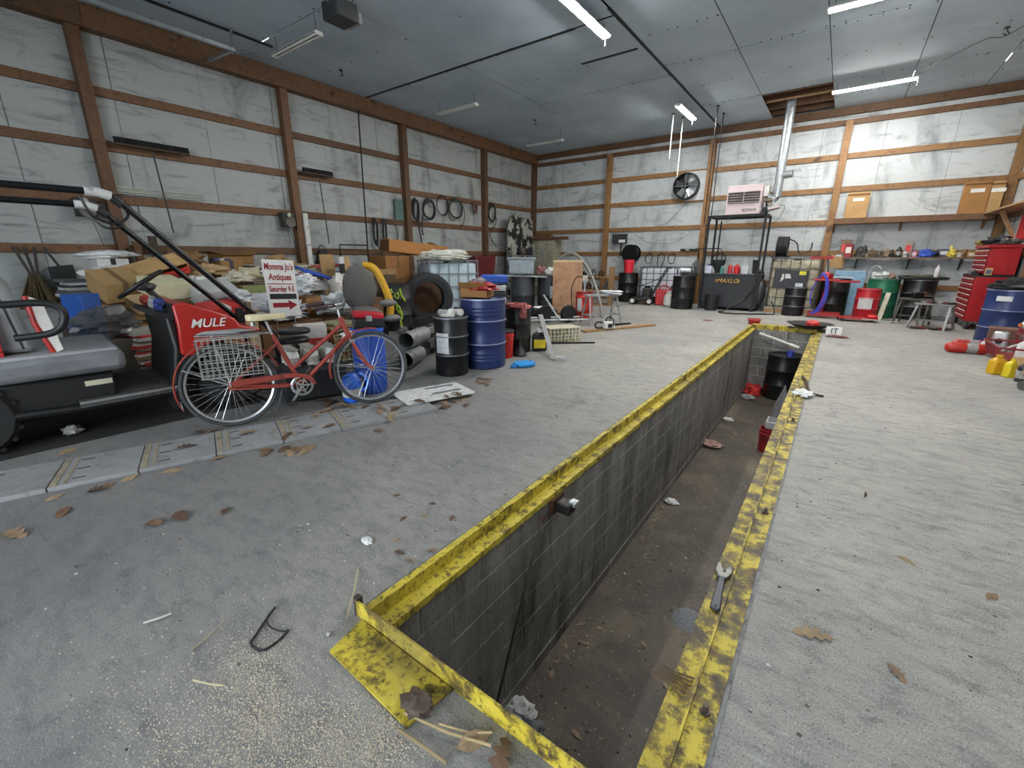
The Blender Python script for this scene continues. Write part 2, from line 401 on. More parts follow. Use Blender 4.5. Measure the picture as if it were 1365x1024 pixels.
for gz in GZ:
    for i in range(len(ys)-1):
        P(wl, 'girt', MB().bb((XL, ys[i]+(.075 if i else 0), gz-.065), (XL+.045, ys[i+1]-(.075 if i < 5 else 0), gz+.065)), WOOD, bev=.003)
    for i in range(len(xs)-1):
        P(wb, 'girt', MB().bb((xs[i]+(.075 if i else 0), YB-.045, gz-.065), (xs[i+1]-.075, YB, gz+.065)), WOODL, bev=.003)
    P(wr, 'girt', MB().bb((XR-.045, YF, gz-.065), (XR, YB-.1, gz+.065)), WOODL, bev=.003)
for y in (-.78, 2.28, 5.31, 8.36, 11.6):
    P(wr, 'post', MB().bb((XR-.16, y-.075, 0), (XR, y+.075, 4.56)), WOODL, bev=.004)
for y0, y1 in ((YF, 2.4), (2.4, 8.6), (8.6, YB)):
    P(wl, 'header_beam', MB().bb((XL, y0, 4.56), (XL+.21, y1-.004, ZC)), WOOD, bev=.004)
for x0, x1 in ((XL+.21, -3.4), (-3.4, XR)):
    P(wb, 'header_beam', MB().bb((x0, YB-.10, 4.70), (x1-.004, YB, ZC)), WOOD, bev=.004)
    P(wb, 'header_beam', MB().bb((x0, YB-.06, 4.48), (x1-.004, YB, 4.60)), WOOD, bev=.004)
P(wr, 'header_beam', MB().bb((XR-.2, YF, 4.56), (XR, YB-.1, ZC)), WOOD, bev=.004)
# torn liner hanging loose in the far right corner
P(wb, 'torn_liner', MB().sheet(10, 8, lambda u, v: (1.9+.75*u, YB-.10-.12*math.sin(3*u+2*v)*v, 4.45-.62*v*(.4+.9*u))), SHEET_B)

# ---------------- ceiling ----------------
ce = STR('ceiling', MB().bb((XL-.1, YF-.1, 5.45), (XR+.1, YB+.1, 5.5)), mat('#2b2622', .9))
xe = [XL+.02, -6.46, -3.35, -2.07, -.76, .54, 1.84, XR]
yl = [YF, -.9, 1.82, 4.55, 7.27, 10.0, 12.62, YB]; yrw = [YF, -1.6, 1.2, 4.0, 6.75, 9.54, 12.33, YB]
sag = {}
for i in range(len(xe)-1):
    for j in range(7):
        yy = yl if i < 2 else yrw
        if i == 3 and j == 6: continue
        gx0 = .007; gx1 = .030 if i == 1 else .007
        gy1 = .045 if (i < 2 and j == 3) else .008
        dz = random.uniform(0, .006)
        P(ce, 'panel', MB().bb((xe[i]+gx0, yy[j]+.007, ZC+dz), (xe[i+1]-gx1, yy[j+1]-gy1, ZC+dz+.004)), CEIL, smooth=False)
sn = MB()
for i in range(len(xe)-1):
    for j in range(7):
        yy = yl if i < 2 else yrw
        for k in range(9):
            for yv in (yy[j]+.03, yy[j+1]-.06, (yy[j]+yy[j+1])/2):
                if random.random() < .55: continue
                x = xe[i]+.05+(xe[i+1]-xe[i]-.1)*k/8
                if i == 3 and j == 6: continue
                sn.cyl((x, yv, ZC+.002), (x, yv, ZC-.004), random.uniform(.010, .018), n=6)
so = P(ce, 'screw_heads', sn, mat('#25272a', .6)); so['kind'] = 'stuff'
for y in (12.5, 13.1, 13.7, 14.3):
    P(ce, 'joist', MB().bb((-2.3, y, ZC+.03), (-.5, y+.04, ZC+.25)), WOOD)
P(ce, 'hole_edge_board', MB().bb((-2.06, 13.02, ZC+.012), (-.77, 13.05, ZC+.05)), WOODR)
P(ce, 'attic_board', MB().bb((-2.3, 12.2, ZC+.28), (-.5, YB, ZC+.3)), WOOD)
# black seam cover strips under the open joints
for a, b in (((-9.4, 7.24), (-4.05, 7.24)), ((-3.36, 7.0), (-3.36, 14.4)), ((-4.58, 8.50), (-3.49, 8.50))):
    P(ce, 'seam_strip', MB().bar((a[0], a[1], ZC-.004), (b[0], b[1], ZC-.004), .05, .012), mat('#22252a', .6, .3))
# ---------------- ceiling fixtures ----------------
LIT = emis('lit_tube', (1, .985, .95, 1), TUBE_LIT); UNLIT = mat('#d9dad6', .35, var=.05)
WHITE = mat('#d2d2cd', .5, var=.08, dirt=.15); BLK = mat('#17181a', .5, var=.25); BLKM = mat('#1e1f21', .4, .6)
GALV = mat('#a7adb0', .38, .75, scale=9, dirt=.1); CHROME = mat('#c9ccce', .22, .9, var=.08); RUST = mat('#5b3a28', .75, .2, bump=.3, dirt=.4)
def lamp(label, ce_, along, L, lit, drop, group):
    x, y, z = ce_
    r_ = T('shop_light', label, 'light fixture', (x, y, z), 0 if along == 'x' else 90, group)
    P(r_, 'housing', MB().prism([(-.085, .02), (-.05, .055), (.05, .055), (.085, .02), (.075, .02), (.045, .045), (-.045, .045), (-.075, .02)], 'x', -L/2, L/2), WHITE)
    for s in (-1, 1):
        P(r_, 'end_cap', MB().bb((s*L/2-.008, -.06, .0), (s*L/2+.008, .06, .055)), WHITE)
        P(r_, 'tube', MB().cyl((-L/2+.01, s*.032, .018), (L/2-.01, s*.032, .018), .016, n=10), LIT if lit else UNLIT)
        P(r_, 'hanger', MB().tube([(s*L*.44, 0, .055), (s*L*.44+.01*s, .008, .055+drop*.5), (s*L*.44, 0, .055+drop)], .004, 5), BLKM)
    if lit:
        P(r_, 'pull_cord', MB().tube([(L/2, .02, .03), (L/2+.01, .02, -.06), (L/2+.005, .025, -.09)], .004, 5), WHITE)
    return r_
dz = lambda z: ZC-z-.055
gl = 'tube lights lit under the ceiling'; gu = 'dark tube lights under the ceiling'
lamp('lit tube light running toward the rafters beside the black seam strip junction', (-3.6, 6.72, 4.70), 'y', 1.5, True, dz(4.70), gl)
lamp('short lit tube light hanging above the round exhaust fan', (-3.6, 12.02, 4.68), 'y', 1.3, True, dz(4.68), gl)
lamp('lit tube light crossing the middle ceiling panels ahead of the flue hole', (-.08, 8.60, 4.70), 'x', 1.32, True, dz(4.70), gl)
lamp('long lit tube light close beside the dark hole in the ceiling', (-.07, 12.52, 4.70), 'x', 1.36, True, dz(4.70), gl)
for y in (4.7,):
    lamp('lit tube light in the row over the pit', (-.08, y, 4.70), 'x', 1.32, True, dz(4.70), 'tube lights over the near bays')
lamp('unlit tube light hanging next to the garage door opener', (-7.6, 4.57, 4.58), 'x', 1.32, False, dz(4.58), gu)
lamp('unlit tube light hanging under the panels above the hose coils', (-7.68, 8.38, 4.58), 'x', 1.2, False, dz(4.58), gu)
lamp('unlit tube light hanging near the ceiling corner above the beige cabinet', (-7.67, 12.15, 4.58), 'x', 1.22, False, dz(4.58), gu)
go = T('garage_door_opener', 'dark garage door opener box hanging from the ceiling', 'door opener', (-6.08, 4.36, 4.45), 0)
P(go, 'motor_housing', MB().bb((-.17, -.17, 0), (.17, .17, .22)), mat('#2f3133', .5), bev=.02)
P(go, 'lamp_cover', MB().bb((-.15, .17, .02), (.15, .25, .16)), mat('#8b8f90', .4), bev=.02)
P(go, 'rail', MB().bar((0, -.17, .2), (0, -4.5, .2), .04, .05), GALV)
for s in (-1, 1): P(go, 'hanger_strap', MB().bar((s*.12, 0, .22), (s*.12, .05, .419), .03, .004), GALV)
P(go, 'cord', MB().tube(smoothpts([(.1, .1, .22), (.2, .15, .32), (.3, .05, .36), (.32, -.1, .41)]), .006, 6), BLK)
dt = T('door_track', 'thin steel door track bracketed between the header and the ceiling', 'door track', (-8.5, 3.9, 4.5))
P(dt, 'ceiling_rail', MB().bar((-8.51, 1.2, 4.84), (-8.54, 4.7, 4.84), .03, .03), BLKM, True)
P(dt, 'lower_rail', MB().bar((-8.29, .8, 4.5), (-8.30, 3.94, 4.5), .04, .05), GALV, True)
P(dt, 'drop_post', MB().bar((-8.4, 3.94, 4.48), (-8.5, 4.03, 4.86), .035, .035), GALV, True)
P(dt, 'brace', MB().bar((-9.41, 4.0, 4.62), (-8.35, 3.94, 4.52), .05, .05), GALV, True)
for i, (x, y) in enumerate(((-8.51, 6.0), (-7.2, 10.9), (1.5, 11.2))):
    o = T('ceiling_hook', ('twisted wire hook on the ceiling behind the unlit light by the opener', 'small wire hook on the ceiling between two unlit lights', 'wire hook holding a loose cord on the ceiling panels by the right wall')[i], 'hook', (x, y, ZC))
    P(o, 'mount', MB().cyl((0, 0, 0), (0, 0, -.015), .035, n=10), BLKM)
    P(o, 'wire', MB().tube([(0, 0, -.01), (.02, .01, -.06), (.05, 0, -.1), (.02, -.02, -.12), (-.03, 0, -.08)], .008, 6), BLKM)
O('ceiling_cable', 'thin loose cable strung under the ceiling from the lit light beside the hole', 'cable', MB().tube(smoothpts([(.62, 12.4, 4.75), (.9, 11.9, 4.78), (1.3, 11.4, 4.82), (1.5, 11.2, 4.75), (1.75, 11.0, 4.84)]), .006, 5), BLK, at=(.62, 12.4, 4.75))
for i, (x, y, z0, z1, r) in enumerate(((-4.06, 12.5, 3.83, ZC, .012), (-3.95, 12.95, 3.45, ZC, .012), (-3.01, 12.5, 2.2, ZC, .014), (-3.02, 13.2, 2.3, ZC, .012))):
    rd = T('hanging_rod', ('short pale rod hanging from the ceiling in front of the fan', 'long pale rod hanging from the ceiling down to the fan rim', 'steel rod hanging from the ceiling to the heater frame beside the post', 'thin dark rod hanging from the ceiling behind the steel rod')[i], 'rod', (x, y, z1))
    P(rd, 'rod', MB().cyl((0, 0, 0), (0, 0, z0-z1), r, n=8), WHITE if i < 2 else BLKM)
    P(rd, 'clip', MB().bb((-.03, -.03, -.02), (.03, .03, 0)), BLKM)

# ---------------- hung on the left wall ----------------
WX = XL+.05
def broom(label, y0, y1, zh, ytop, zb, brist):
    r_ = T('push_broom', label, 'broom', (WX+.13, (y0+y1)/2, zh))
    L = y1-y0
    P(r_, 'head', MB().bb((-.03, -L/2, -.005), (.03, L/2, .03)), mat('#3b2a1c', .6), bev=.008)
    mb = MB()
    n = int(L/.03)
    for i in range(n):
        y = -L/2+.015+L*i/n
        for k in (-.02, 0, .02): mb.bar((k, y, .03), (k+random.uniform(-.012, .012), y+random.uniform(-.015, .015), .03+brist), .018, .026)
    b = P(r_, 'bristles', mb, mat('#141415', .8)); b['kind'] = 'stuff'
    P(r_, 'handle', MB().cyl((0, ytop-(y0+y1)/2, -.01), (.02, ytop-(y0+y1)/2+.06, zb-zh), .012, n=8), mat('#2d2a27', .5))
    return r_
broom('wide black push broom hung head up above the fluorescent tubes', 2.46, 3.46, 3.05, 2.93, 1.76, .08)
broom('small black push broom hung head up past the second post', 5.5, 6.2, 3.06, 5.86, 1.66, .08)
tb = T('fluorescent_tubes', 'long pale fluorescent tubes in a sleeve resting on the girt', 'tubes', (WX+.015, 2.95, 2.325))
for k in range(4): P(tb, 'tube', MB().cyl((.01+.028*(k % 2), -.6, .02+.03*k), (.01+.028*(k % 2), .6, .02+.03*k), .013, n=8), mat('#b8bdb2', .35))
def speaker(label, y, z, s=.13):
    r_ = T('wall_speaker', label, 'speaker', (WX+.09, y, z))
    P(r_, 'cabinet', MB().box((0, 0, 0), (.16, 2*s, 2.2*s)), mat('#3a3a38', .7, dirt=.3), bev=.01)
    P(r_, 'cone', MB().lathe([(.0, .02), (.04, .015), (.085, .045), (.1, .05), (.1, 0)], 20, M=Matrix.Translation((.08, .0, -.05)) @ Euler((0, R(90), 0)).to_matrix().to_4x4()), mat('#6f6a60', .6))
    P(r_, 'tweeter', MB().cyl((.08, 0, .09), (.10, 0, .09), .04, n=14), mat('#a9a79f', .4, .5))
    P(r_, 'wire', MB().tube(smoothpts([(-.05, .05, -.14), (-.06, .09, -.35), (-.06, .12, -.55)]), .005, 5), BLK)
speaker('grimy box speaker on the girt behind the buggy roll bars', 1.93, 2.09, .12); speaker('square black speaker mounted beside the white conduit post', 5.06, 2.11, .13)
cd = T('conduit', 'white conduit pipe running down the second post', 'conduit', (XL+.2, 5.42, 0)); P(cd, 'pipe', MB().bb((-.03, -.05, .9), (.03, .05, 2.26)), WHITE, bev=.01); P(cd, 'strap', MB().bb((-.035, -.07, 1.6), (.035, .07, 1.63)), GALV)
vp = T('air_pipe', 'thin black air pipe running from the header to the floor', 'pipe', (XL+.24, 6.9, 0)); P(vp, 'riser', MB().cyl((0, .07, 4.56), (0, -.03, 0), .017, n=8), BLKM); P(vp, 'branch', MB().tube([(0, .01, 1.64), (0, -.75, 1.64), (0, -.76, 1.35)], .016, 8), BLKM); P(vp, 'valve', MB().box((0, -.76, 1.33), (.05, .05, .08)), RUST)
def coil(label, y, z, ry, rz_, turns, r, m, tail=None, name='hose_coil', cat='hose'):
    r_ = T(name, label, cat, (WX+.03, y, z+rz_))
    for k in range(turns):
        a, b = ry*(1+.08*math.sin(k*2.1)), rz_*(1+.10*math.sin(k*1.3+1))
        P(r_, 'loop', MB().tube([(.02+.012*k+.01*math.sin(t*.8), a*math.sin(2*PI*t/20)+.02*math.sin(k*3), -rz_+b*math.cos(2*PI*t/20)-.03*k*.4) for t in range(20)], r, 6, closed=True), m)
    if tail: P(r_, 'tail', MB().tube(smoothpts([(.03, q[0], q[1]) for q in tail]), r, 6), m)
    P(r_, 'nail', MB().cyl((-.03, 0, .0), (.09, 0, .01), .007, n=6), GALV)
    return r_
gh = 'hoses and cords hung on the left wall'
HOSE = mat('#1d1e1f', .55); HOSEG = mat('#3d3f3d', .6)
coil('thick bunch of black cords hung low beside the vertical air pipe', 7.27, 1.98, .06, .30, 5, .014, HOSE, [(0, -.5), (.15, -.85), (.35, -1.1)])
coil('second narrow bunch of dark cords hung low next to the first bunch', 7.55, 2.0, .05, .28, 4, .012, HOSE, [(0, 0), (.3, -.05), (.42, -.3), (.4, -.55)])
coil('dense dark cable bundle hung beside the third post', 8.62, 2.62, .10, .25, 6, .016, HOSE, [(.05, -.4), (.12, -.8), (.2, -1.2)])
coil('fat black hose coil beside the dense cable bundle', 9.12, 2.66, .22, .24, 5, .018, HOSE, [(-.2, -.3), (-.28, -.75), (-.25, -.95)])
coil('single thin hose ring hung between two hose coils', 9.67, 2.79, .22, .24, 2, .013, HOSE, [(.2, -.25), (.25, -.5), (.3, -.6)])
coil('wide grey-black hose coil with a long tail', 10.2, 2.77, .27, .26, 5, .013, HOSEG, [(.25, -.1), (.4, -.35), (.35, -.65), (.2, -.8)])
coil('rusty chain and clamps hung on the near side of the fourth post', 11.08, 2.86, .08, .14, 4, .020, mat('#6b4a45', .6, .3), None, 'chain_bundle', 'chain')
coil('dark hose coil hanging just past the fourth post', 11.93, 2.78, .18, .27, 4, .014, HOSE, [(.2, -.25), (.2, -.6), (-.1, -.9), (-.05, -1.1), (.25, -1.35)])
O('green_panel', 'small dull green metal panel hung beside the third post', 'panel', MB().bb((WX, 7.97, 2.29), (WX+.03, 8.24, 2.80)), mat('#52706a', .6, dirt=.2), at=(WX, 8.1, 2.29))
sb = T('straw_broom', 'old straw broom hung bristles down on the left wall', 'broom', (WX+.08, 1.18, 1.5))
for k in range(3): P(sb, 'handle', MB().cyl((.02*k, -.12+.1*k, .0), (.0, -.02+.03*k, -.42), .018, n=8), mat('#3a3531', .6))
mbb = MB()
for k in range(150):
    a = random.uniform(-1, 1); d = random.uniform(-.06, .06)
    mbb.bar((d*.5, a*.05, -.38), (d, a*.20+random.uniform(-.02, .02), -.85+.1*abs(a)), .010, .010)
b_ = P(sb, 'bristles', mbb, mat('#5d4f33', .8, var=.4, scale=20)); b_['kind'] = 'stuff'
sh = T('shovel', 'black shovel with a flat blade hung next to the straw broom', 'shovel', (WX+.09, 1.48, 1.5)); P(sh, 'handle', MB().cyl((0, -.12, 0), (0, 0, -.3), .018, n=8), BLK); P(sh, 'blade', MB().prism([(-.14, -.28), (.14, -.25), (.16, -.75), (-.12, -.72)], 'x', -.01, .015), mat('#2c2d2f', .5, .4))
bg = T('black_bag', 'black pouch with a ring handle hung below the lower girt', 'bag', (WX+.06, 5.78, 1.22)); P(bg, 'pouch', MB().prism([(-.18, -.1), (.18, -.1), (.08, .3), (-.08, .3)], 'x', -.05, .05), mat('#15161a', .6), bev=.02); P(bg, 'ring', MB().tube(arc((0, 0, .33), .07, -90, 270, 16, 'yz')[:-1], .012, 6, True), HOSEG)
lp = T('scrap_lumber', 'dark offcut boards standing at the foot of the first post', 'lumber', (XL+.26, 2.55, 0))
for k in range(4): P(lp, 'board', MB().bar((.02*k, -.3+.2*k, .0), (-.02, -.28+.2*k+random.uniform(-.1, .1), 1.5+.1*(k % 3)), .12, .03), WOOD if k % 2 else mat('#45382c', .8))
mt = T('mottled_panel', 'tall round-topped white panel covered in black blotches in the far corner', 'panel', (-9.2, 13.05, 0))
m_ = NT('blotchy'); v_ = m_.coord(True); m_.col(m_.mix(m_.ramp(m_.noise(v_, 3.2, 4, .6, .4), [(.47, g(0)), (.50, g(1))]), c('#a5a59b'), c('#17181a'))); m_.b.inputs['Roughness'].default_value = .6
P(mt, 'board', MB().prism([(-.72, 0), (.78, 0), (.80, 2.55), (.72, 2.66), (-.3, 2.74), (-.56, 2.62), (-.68, 2.3)], 'x', -.05, .05), m_.m, bev=.03)
P(mt, 'edge_strip', MB().tube([(.0, -.73, 0), (.0, -.69, 2.3), (.0, -.57, 2.63), (.0, -.3, 2.75)], .03, 8), mat('#55544d', .7))
cb = T('metal_cabinet', 'tall beige metal cabinet standing in the corner beside the mottled panel', 'cabinet', (-8.75, 13.95, 0))
P(cb, 'body', MB().bb((-.68, -.05, 0), (.48, .42, 1.96)), mat('#8d8a74', .5, dirt=.15), bev=.01)
for s in (0, 1):
    d_ = P(cb, 'door', MB().bb((-.20+.33*s, -.075, .06), (.125+.33*s, -.05, 1.92)), mat('#a19e88', .5, dirt=.15), bev=.006); P(d_, 'handle', MB().bb((-.02+.15*s, -.1, 1.0), (.0+.15*s, -.075, 1.14)), CHROME)
for i, (x0, x1, z, d) in enumerate(((-.78, .92, 2.0, .14), (-.85, .3, 2.10, .1))):
    O('lumber_plank', ('rough brown plank lying across the beige cabinet top', 'short dark plank stacked on the plank over the cabinet')[i], 'plank', MB().bb((x0, -.12, 0), (x1, .1, d*.7)), WOOD, loc=(-8.75, 13.98, z-.035 if i == 0 else 2.065), rot=(0, 0, 2-3*i), bev=.005)
# ---------------- fixed to the back wall ----------------
fn = T('exhaust_fan', 'round dark exhaust fan on a pale square plate', 'fan', (-4.02, YB-.10, 3.40))
P(fn, 'back_plate', MB().bb((-.10, .02, -.40), (.46, .06, .40)), mat('#c6cacb', .5), bev=.004)
fm = MB()
P(fn, 'shroud', MB().lathe([(.37, 0), (.38, .02), (.36, .22), (.34, .22), (.34, 0)], 32, M=Matrix.Translation((-.07, .05, .0)) @ Euler((R(90), 0, 0)).to_matrix().to_4x4(), cap=False), mat('#2c2e30', .5, .4))
P(fn, 'dark_louvre', MB().cyl((-.07, .055, 0), (-.07, .04, 0), .345, n=28), DARK)
for k in range(5):
    a = R(72*k+20); ca, sa = math.cos(a), math.sin(a)
    P(fn, 'blade', MB().add([(-.07+ca*.05-sa*.05, -.06, sa*.05+ca*.05), (-.07+ca*.05+sa*.05, -.1, sa*.05-ca*.05), (-.07+ca*.31+sa*.10, -.12, sa*.31-ca*.10), (-.07+ca*.31-sa*.08, -.04, sa*.31+ca*.08)], [(0, 1, 2, 3), (3, 2, 1, 0)]), mat('#85888a', .35, .7))
P(fn, 'hub', MB().cyl((-.07, -.02, 0), (-.07, -.15, 0), .08, n=16), BLKM)
P(fn, 'guard_bar', MB().tube([(-.42, -.17, 0), (.28, -.17, 0)], .008, 6).tube([(-.07, -.17, -.35), (-.07, -.17, .35)], .008, 6), GALV)
vn = T('wall_box', 'small dark box with white lettering on the back wall', 'box', (-6.07, YB-.12, 1.96)); P(vn, 'case', MB().bb((-.25, -.05, -.15), (.24, .06, .15)), mat('#2b2d30', .6), bev=.01); P(vn, 'label_plate', MB().bb((-.02, -.055, -.12), (.2, -.05, -.03)), WHITE); P(vn, 'stem', MB().bb((.03, .02, -.55), (.06, .05, -.15)), BLK)
hr = T('hose_reel', 'black hose reel mounted on the back wall above the red bucket', 'hose reel', (-5.6, YB-.2, 1.50))
for k in range(5): P(hr, 'hose_turn', MB().tube(arc((0, -.12+.045*k, 0), .20+.012*(k % 2), 0, 360, 18, 'xz')[:-1], .024, 6, True), HOSE)
for s in (-1, 1): P(hr, 'flange', MB().cyl((0, s*.15-.03, 0), (0, s*.16-.03, 0), .27, n=20), BLKM)
P(hr, 'drum', MB().cyl((0, -.17, 0), (0, .12, 0), .09, n=14), BLKM)
for i, x in enumerate((-5.08, -4.68, -4.35)):
    o = T('wire_loop', ('twisted cable looped on a nail beside the hose reel', 'dark cable loop hung in the middle of the girt', 'bent wire hoop hung on the girt above the caged tank')[i], 'cable', (x, YB-.08, 1.5))
    P(o, 'loop', MB().tube(smoothpts([(0, 0, 0), (-.08, -.02, -.1), (-.03, -.03, -.3 if i != 1 else -.5), (.1, -.02, -.28), (.12, 0, -.06), (0, 0, 0)]), .012, 6), HOSE)
    P(o, 'nail', MB().cyl((0, .03, .0), (0, -.05, .01), .008, n=6), GALV)
lv = T('spirit_level', 'short dark spirit level resting on the girt by the leaning post', 'level', (-3.83, YB-.06, 1.575)); P(lv, 'body', MB().bb((-.26, -.02, -.02), (.24, .02, .05)), BLK); P(lv, 'vial', MB().bb((-.1, -.023, 0), (.0, .02, .035)), mat('#cfd6b0', .3))
O('electric_cable', 'thin cord sagging between nails under the exhaust fan', 'cord', MB().tube(smoothpts([(-4.0, YB-.08, 3.0), (-4.6, YB-.08, 2.4), (-4.9, YB-.08, 2.33)]), .008, 5).tube(smoothpts([(-5.6, YB-.08, 2.1), (-5.2, YB-.08, 1.86), (-4.8, YB-.08, 1.8), (-4.3, YB-.08, 1.82), (-3.7, YB-.08, 2.2)]), .008, 5), mat('#77777a', .6), at=(-4.6, YB-.05, 2.2))
sh2 = T('wall_shelf', 'long wooden shelf on the back wall carrying cardboard boxes', 'shelf', (1.1, YB-.25, 2.28))
P(sh2, 'board', MB().bb((-.31, YB-.42, 2.28), (XR-.05, YB-.05, 2.31)), WOODR, True); P(sh2, 'front_lip', MB().bb((-.31, YB-.44, 2.18), (2.5, YB-.42, 2.31)), WOOD, True)
for x in (-.30, 1.0, 2.4): P(sh2, 'bracket', MB().prism([(YB-.42, 2.28), (YB-.05, 2.28), (YB-.05, 2.0), (YB-.10, 2.0)], 'x', x-.02, x+.02), WOODL, True)
P(sh2, 'return_board', MB().bb((2.30, 11.2, 2.28), (XR-.05, YB-.44, 2.31)), WOODR, True); P(sh2, 'return_brace', MB().bar((2.68, 13.2, 1.75), (2.4, 13.2, 2.28), .08, .06), WOODR, True)
CARD = mat('#9a6f3f', .8, var=.12); CARDL = mat('#b08d5e', .8, var=.12); CARDD = mat('#6d4a2a', .85)
def shelf_box(label, x, w, h, m, z=2.311, lean=0, d=.16, y=YB-.2):
    r_ = T('cardboard_box', label, 'box', (x, y, z), 0)
    P(r_, 'carton', MB().bb((-w/2, -d/2, 0), (w/2, d/2, h)), m, bev=.004); P(r_, 'label_sticker', MB().bb((-.10, -d/2-.002, h*.66), (.12, -d/2, h*.78)), mat('#e4e2dc', .6)); P(r_, 'tape', MB().bb((-w/2, -d/2-.001, h-.08), (w/2, -d/2, h-.04)), CARDD)
shelf_box('small upright cardboard box with a folded top on the wall shelf', .08, .44, .60, CARDL)
shelf_box('brown upright cardboard box on the shelf beside the paler one', 2.13, .42, .66, CARD); shelf_box('pale upright cardboard box at the corner end of the shelf', 2.45, .20, .64, CARDL)
sl = T('lower_shelf', 'narrow lower shelf on the back wall crowded with small bottles and parts', 'shelf', (1.2, YB-.2, 1.36))
P(sl, 'board', MB().bb((.0, YB-.40, 1.36), (2.40, YB-.05, 1.39)), mat('#6f6357', .7, dirt=.3), True); P(sl, 'front_lip', MB().bb((.0, YB-.41, 1.35), (2.4, YB-.40, 1.39)), mat('#6a5a4c', .7), True)
for x in (.3, 1.3, 2.2): P(sl, 'bracket', MB().prism([(YB-.38, 1.36), (YB-.05, 1.36), (YB-.05, 1.1)], 'x', x-.01, x+.01), BLKM, True)
# ---------------- generic containers ----------------
def drum(label, x, y, r, h, m, rings=(1/3, 2/3), rz=0, z=0, hoop=None, lid=None, lab=None, name='steel_drum', grooves=()):
    """steel drum: body with rolled hoops, chimes, lid with bungs; lab=(angle deg, width, z0, z1)"""
    r_ = T(name, label, 'drum', (x, y, z), rz)
    pr = [(r-.01, 0), (r, .012)]
    for q in sorted(list(rings)+list(grooves)):
        e = .008 if q in rings else .004
        pr += [(r, q*h-.022), (r+e, q*h-.010), (r+e, q*h+.010), (r, q*h+.022)]
    pr += [(r, h-.03), (r, h-.012)]
    P(r_, 'body', MB().lathe(pr, 32), m)
    hm = hoop or GALV
    for q in rings: P(r_, 'hoop', MB().lathe([(r+.006, q*h-.009), (r+.013, q*h-.006), (r+.013, q*h+.006), (r+.006, q*h+.009)], 32, cap=False), hm)
    P(r_, 'rim', MB().lathe([(r-.006, h-.022), (r+.010, h-.018), (r+.010, h-.002), (r-.006, h)], 32, cap=False), hm)
    ld = P(r_, 'lid', MB().lathe([(r-.004, h-.03), (r-.004, h-.018)], 32), lid or m)
    P(ld, 'bung', MB().cyl((r*.6, 0, h-.018), (r*.6, 0, h+.0), .035, n=14), hm); P(ld, 'bung', MB().cyl((-r*.65, .05, h-.018), (-r*.65, .05, h-.004), .02, n=12), hm)
    if lab:
        a, wd, z0, z1 = lab; n = 8; ha = wd/2/r
        P(r_, 'label', MB().sheet(n, 1, lambda u, v: ((r+.012)*math.cos(R(a)-ha+2*ha*u), (r+.012)*math.sin(R(a)-ha+2*ha*u), z0+(z1-z0)*v)), mat('#cfd2d0', .5, var=.1, scale=30, dirt=.25, dirtc='#5a5f66'))
    return r_
DBLK = mat('#131416', .35, .1, var=.3, dirt=.1, dirtc='#3a3733'); DBLU = mat('#20305f', .38, .1, var=.18, dirt=.12, dirtc='#151c33'); DGRN = mat('#1d6a4c', .45, .1, dirt=.1); DRED = mat('#b3202a', .4, .1, dirt=.08); DBLKP = mat('#33363b', .5, dirt=.15, dirtc='#55565a')
HB = mat('#7f8388', .4, .6); HBLK = mat('#2d2f31', .4, .5); HBLU = mat('#98a2bd', .4, .5); HRED = mat('#d0606a', .45, .3)
drum('large navy blue steel drum with a cardboard box on its lid', -3.62, 4.34, .285, .88, DBLU, (.36, .69), hoop=HBLU, grooves=(.12, .17, .22, .78, .83, .88))
drum('small black steel drum with a white label beside the navy drum', -3.66, 3.78, .20, .70, DBLK, (.36, .68), hoop=HB, lab=(-78, .16, .28, .52))
drum('black steel drum topped with dirty red rags', -3.78, 5.33, .20, .64, DBLK, (.34, .68), hoop=HBLK)
drum('black plastic drum under the grey tote lid', -6.47, 9.36, .30, .90, DBLKP, (.5,), hoop=DBLKP, name='plastic_drum')
drum('black plastic drum with a white pictogram label', -5.95, 9.80, .30, .90, DBLKP, (.5,), hoop=DBLKP, lab=(-35, .22, .38, .68), name='plastic_drum')
drum('black steel drum spray painted with green letters', -6.87, 5.6, .29, .88, mat('#26282a', .5, dirt=.2, dirtc='#45474a'), (.34, .68), hoop=HBLK)
drum('black steel drum under the red bucket by the back wall', -5.42, 13.75, .30, .90, DBLK, hoop=HBLK)
drum('black steel drum standing beside the long black tank under the grinder', -3.42, 12.75, .29, .88, DBLK, hoop=HBLK)
drum('slim black steel drum in front of the dirty caged tank', -.78, 12.88, .23, .68, DBLK, (.34, .7), hoop=HB)
drum('black steel drum behind the red engine hoist', -.03, 13.52, .30, .88, DBLK, hoop=HBLK)
drum('small red steel drum with a big white label', .63, 13.05, .23, .70, DRED, (.36, .68), hoop=HRED, lab=(-100, .26, .24, .50))
drum('green steel drum behind the small red drum', .90, 13.75, .30, .90, DGRN, hoop=mat('#5d8f7c', .4, .4))
drum('black steel drum with a wide black tray on its lid', 1.54, 13.75, .30, .90, DBLK, hoop=HB)
drum('navy blue steel drum by the red tool chest', 2.36, 10.75, .29, .88, DBLU, (.30, .62), hoop=HBLU, lab=(-115, .18, .70, .78))
drum('black steel drum standing on the pit floor', -.58, 9.93, .29, .88, DBLK, hoop=HBLK, z=PZ, lid=mat('#2e3136', .4))
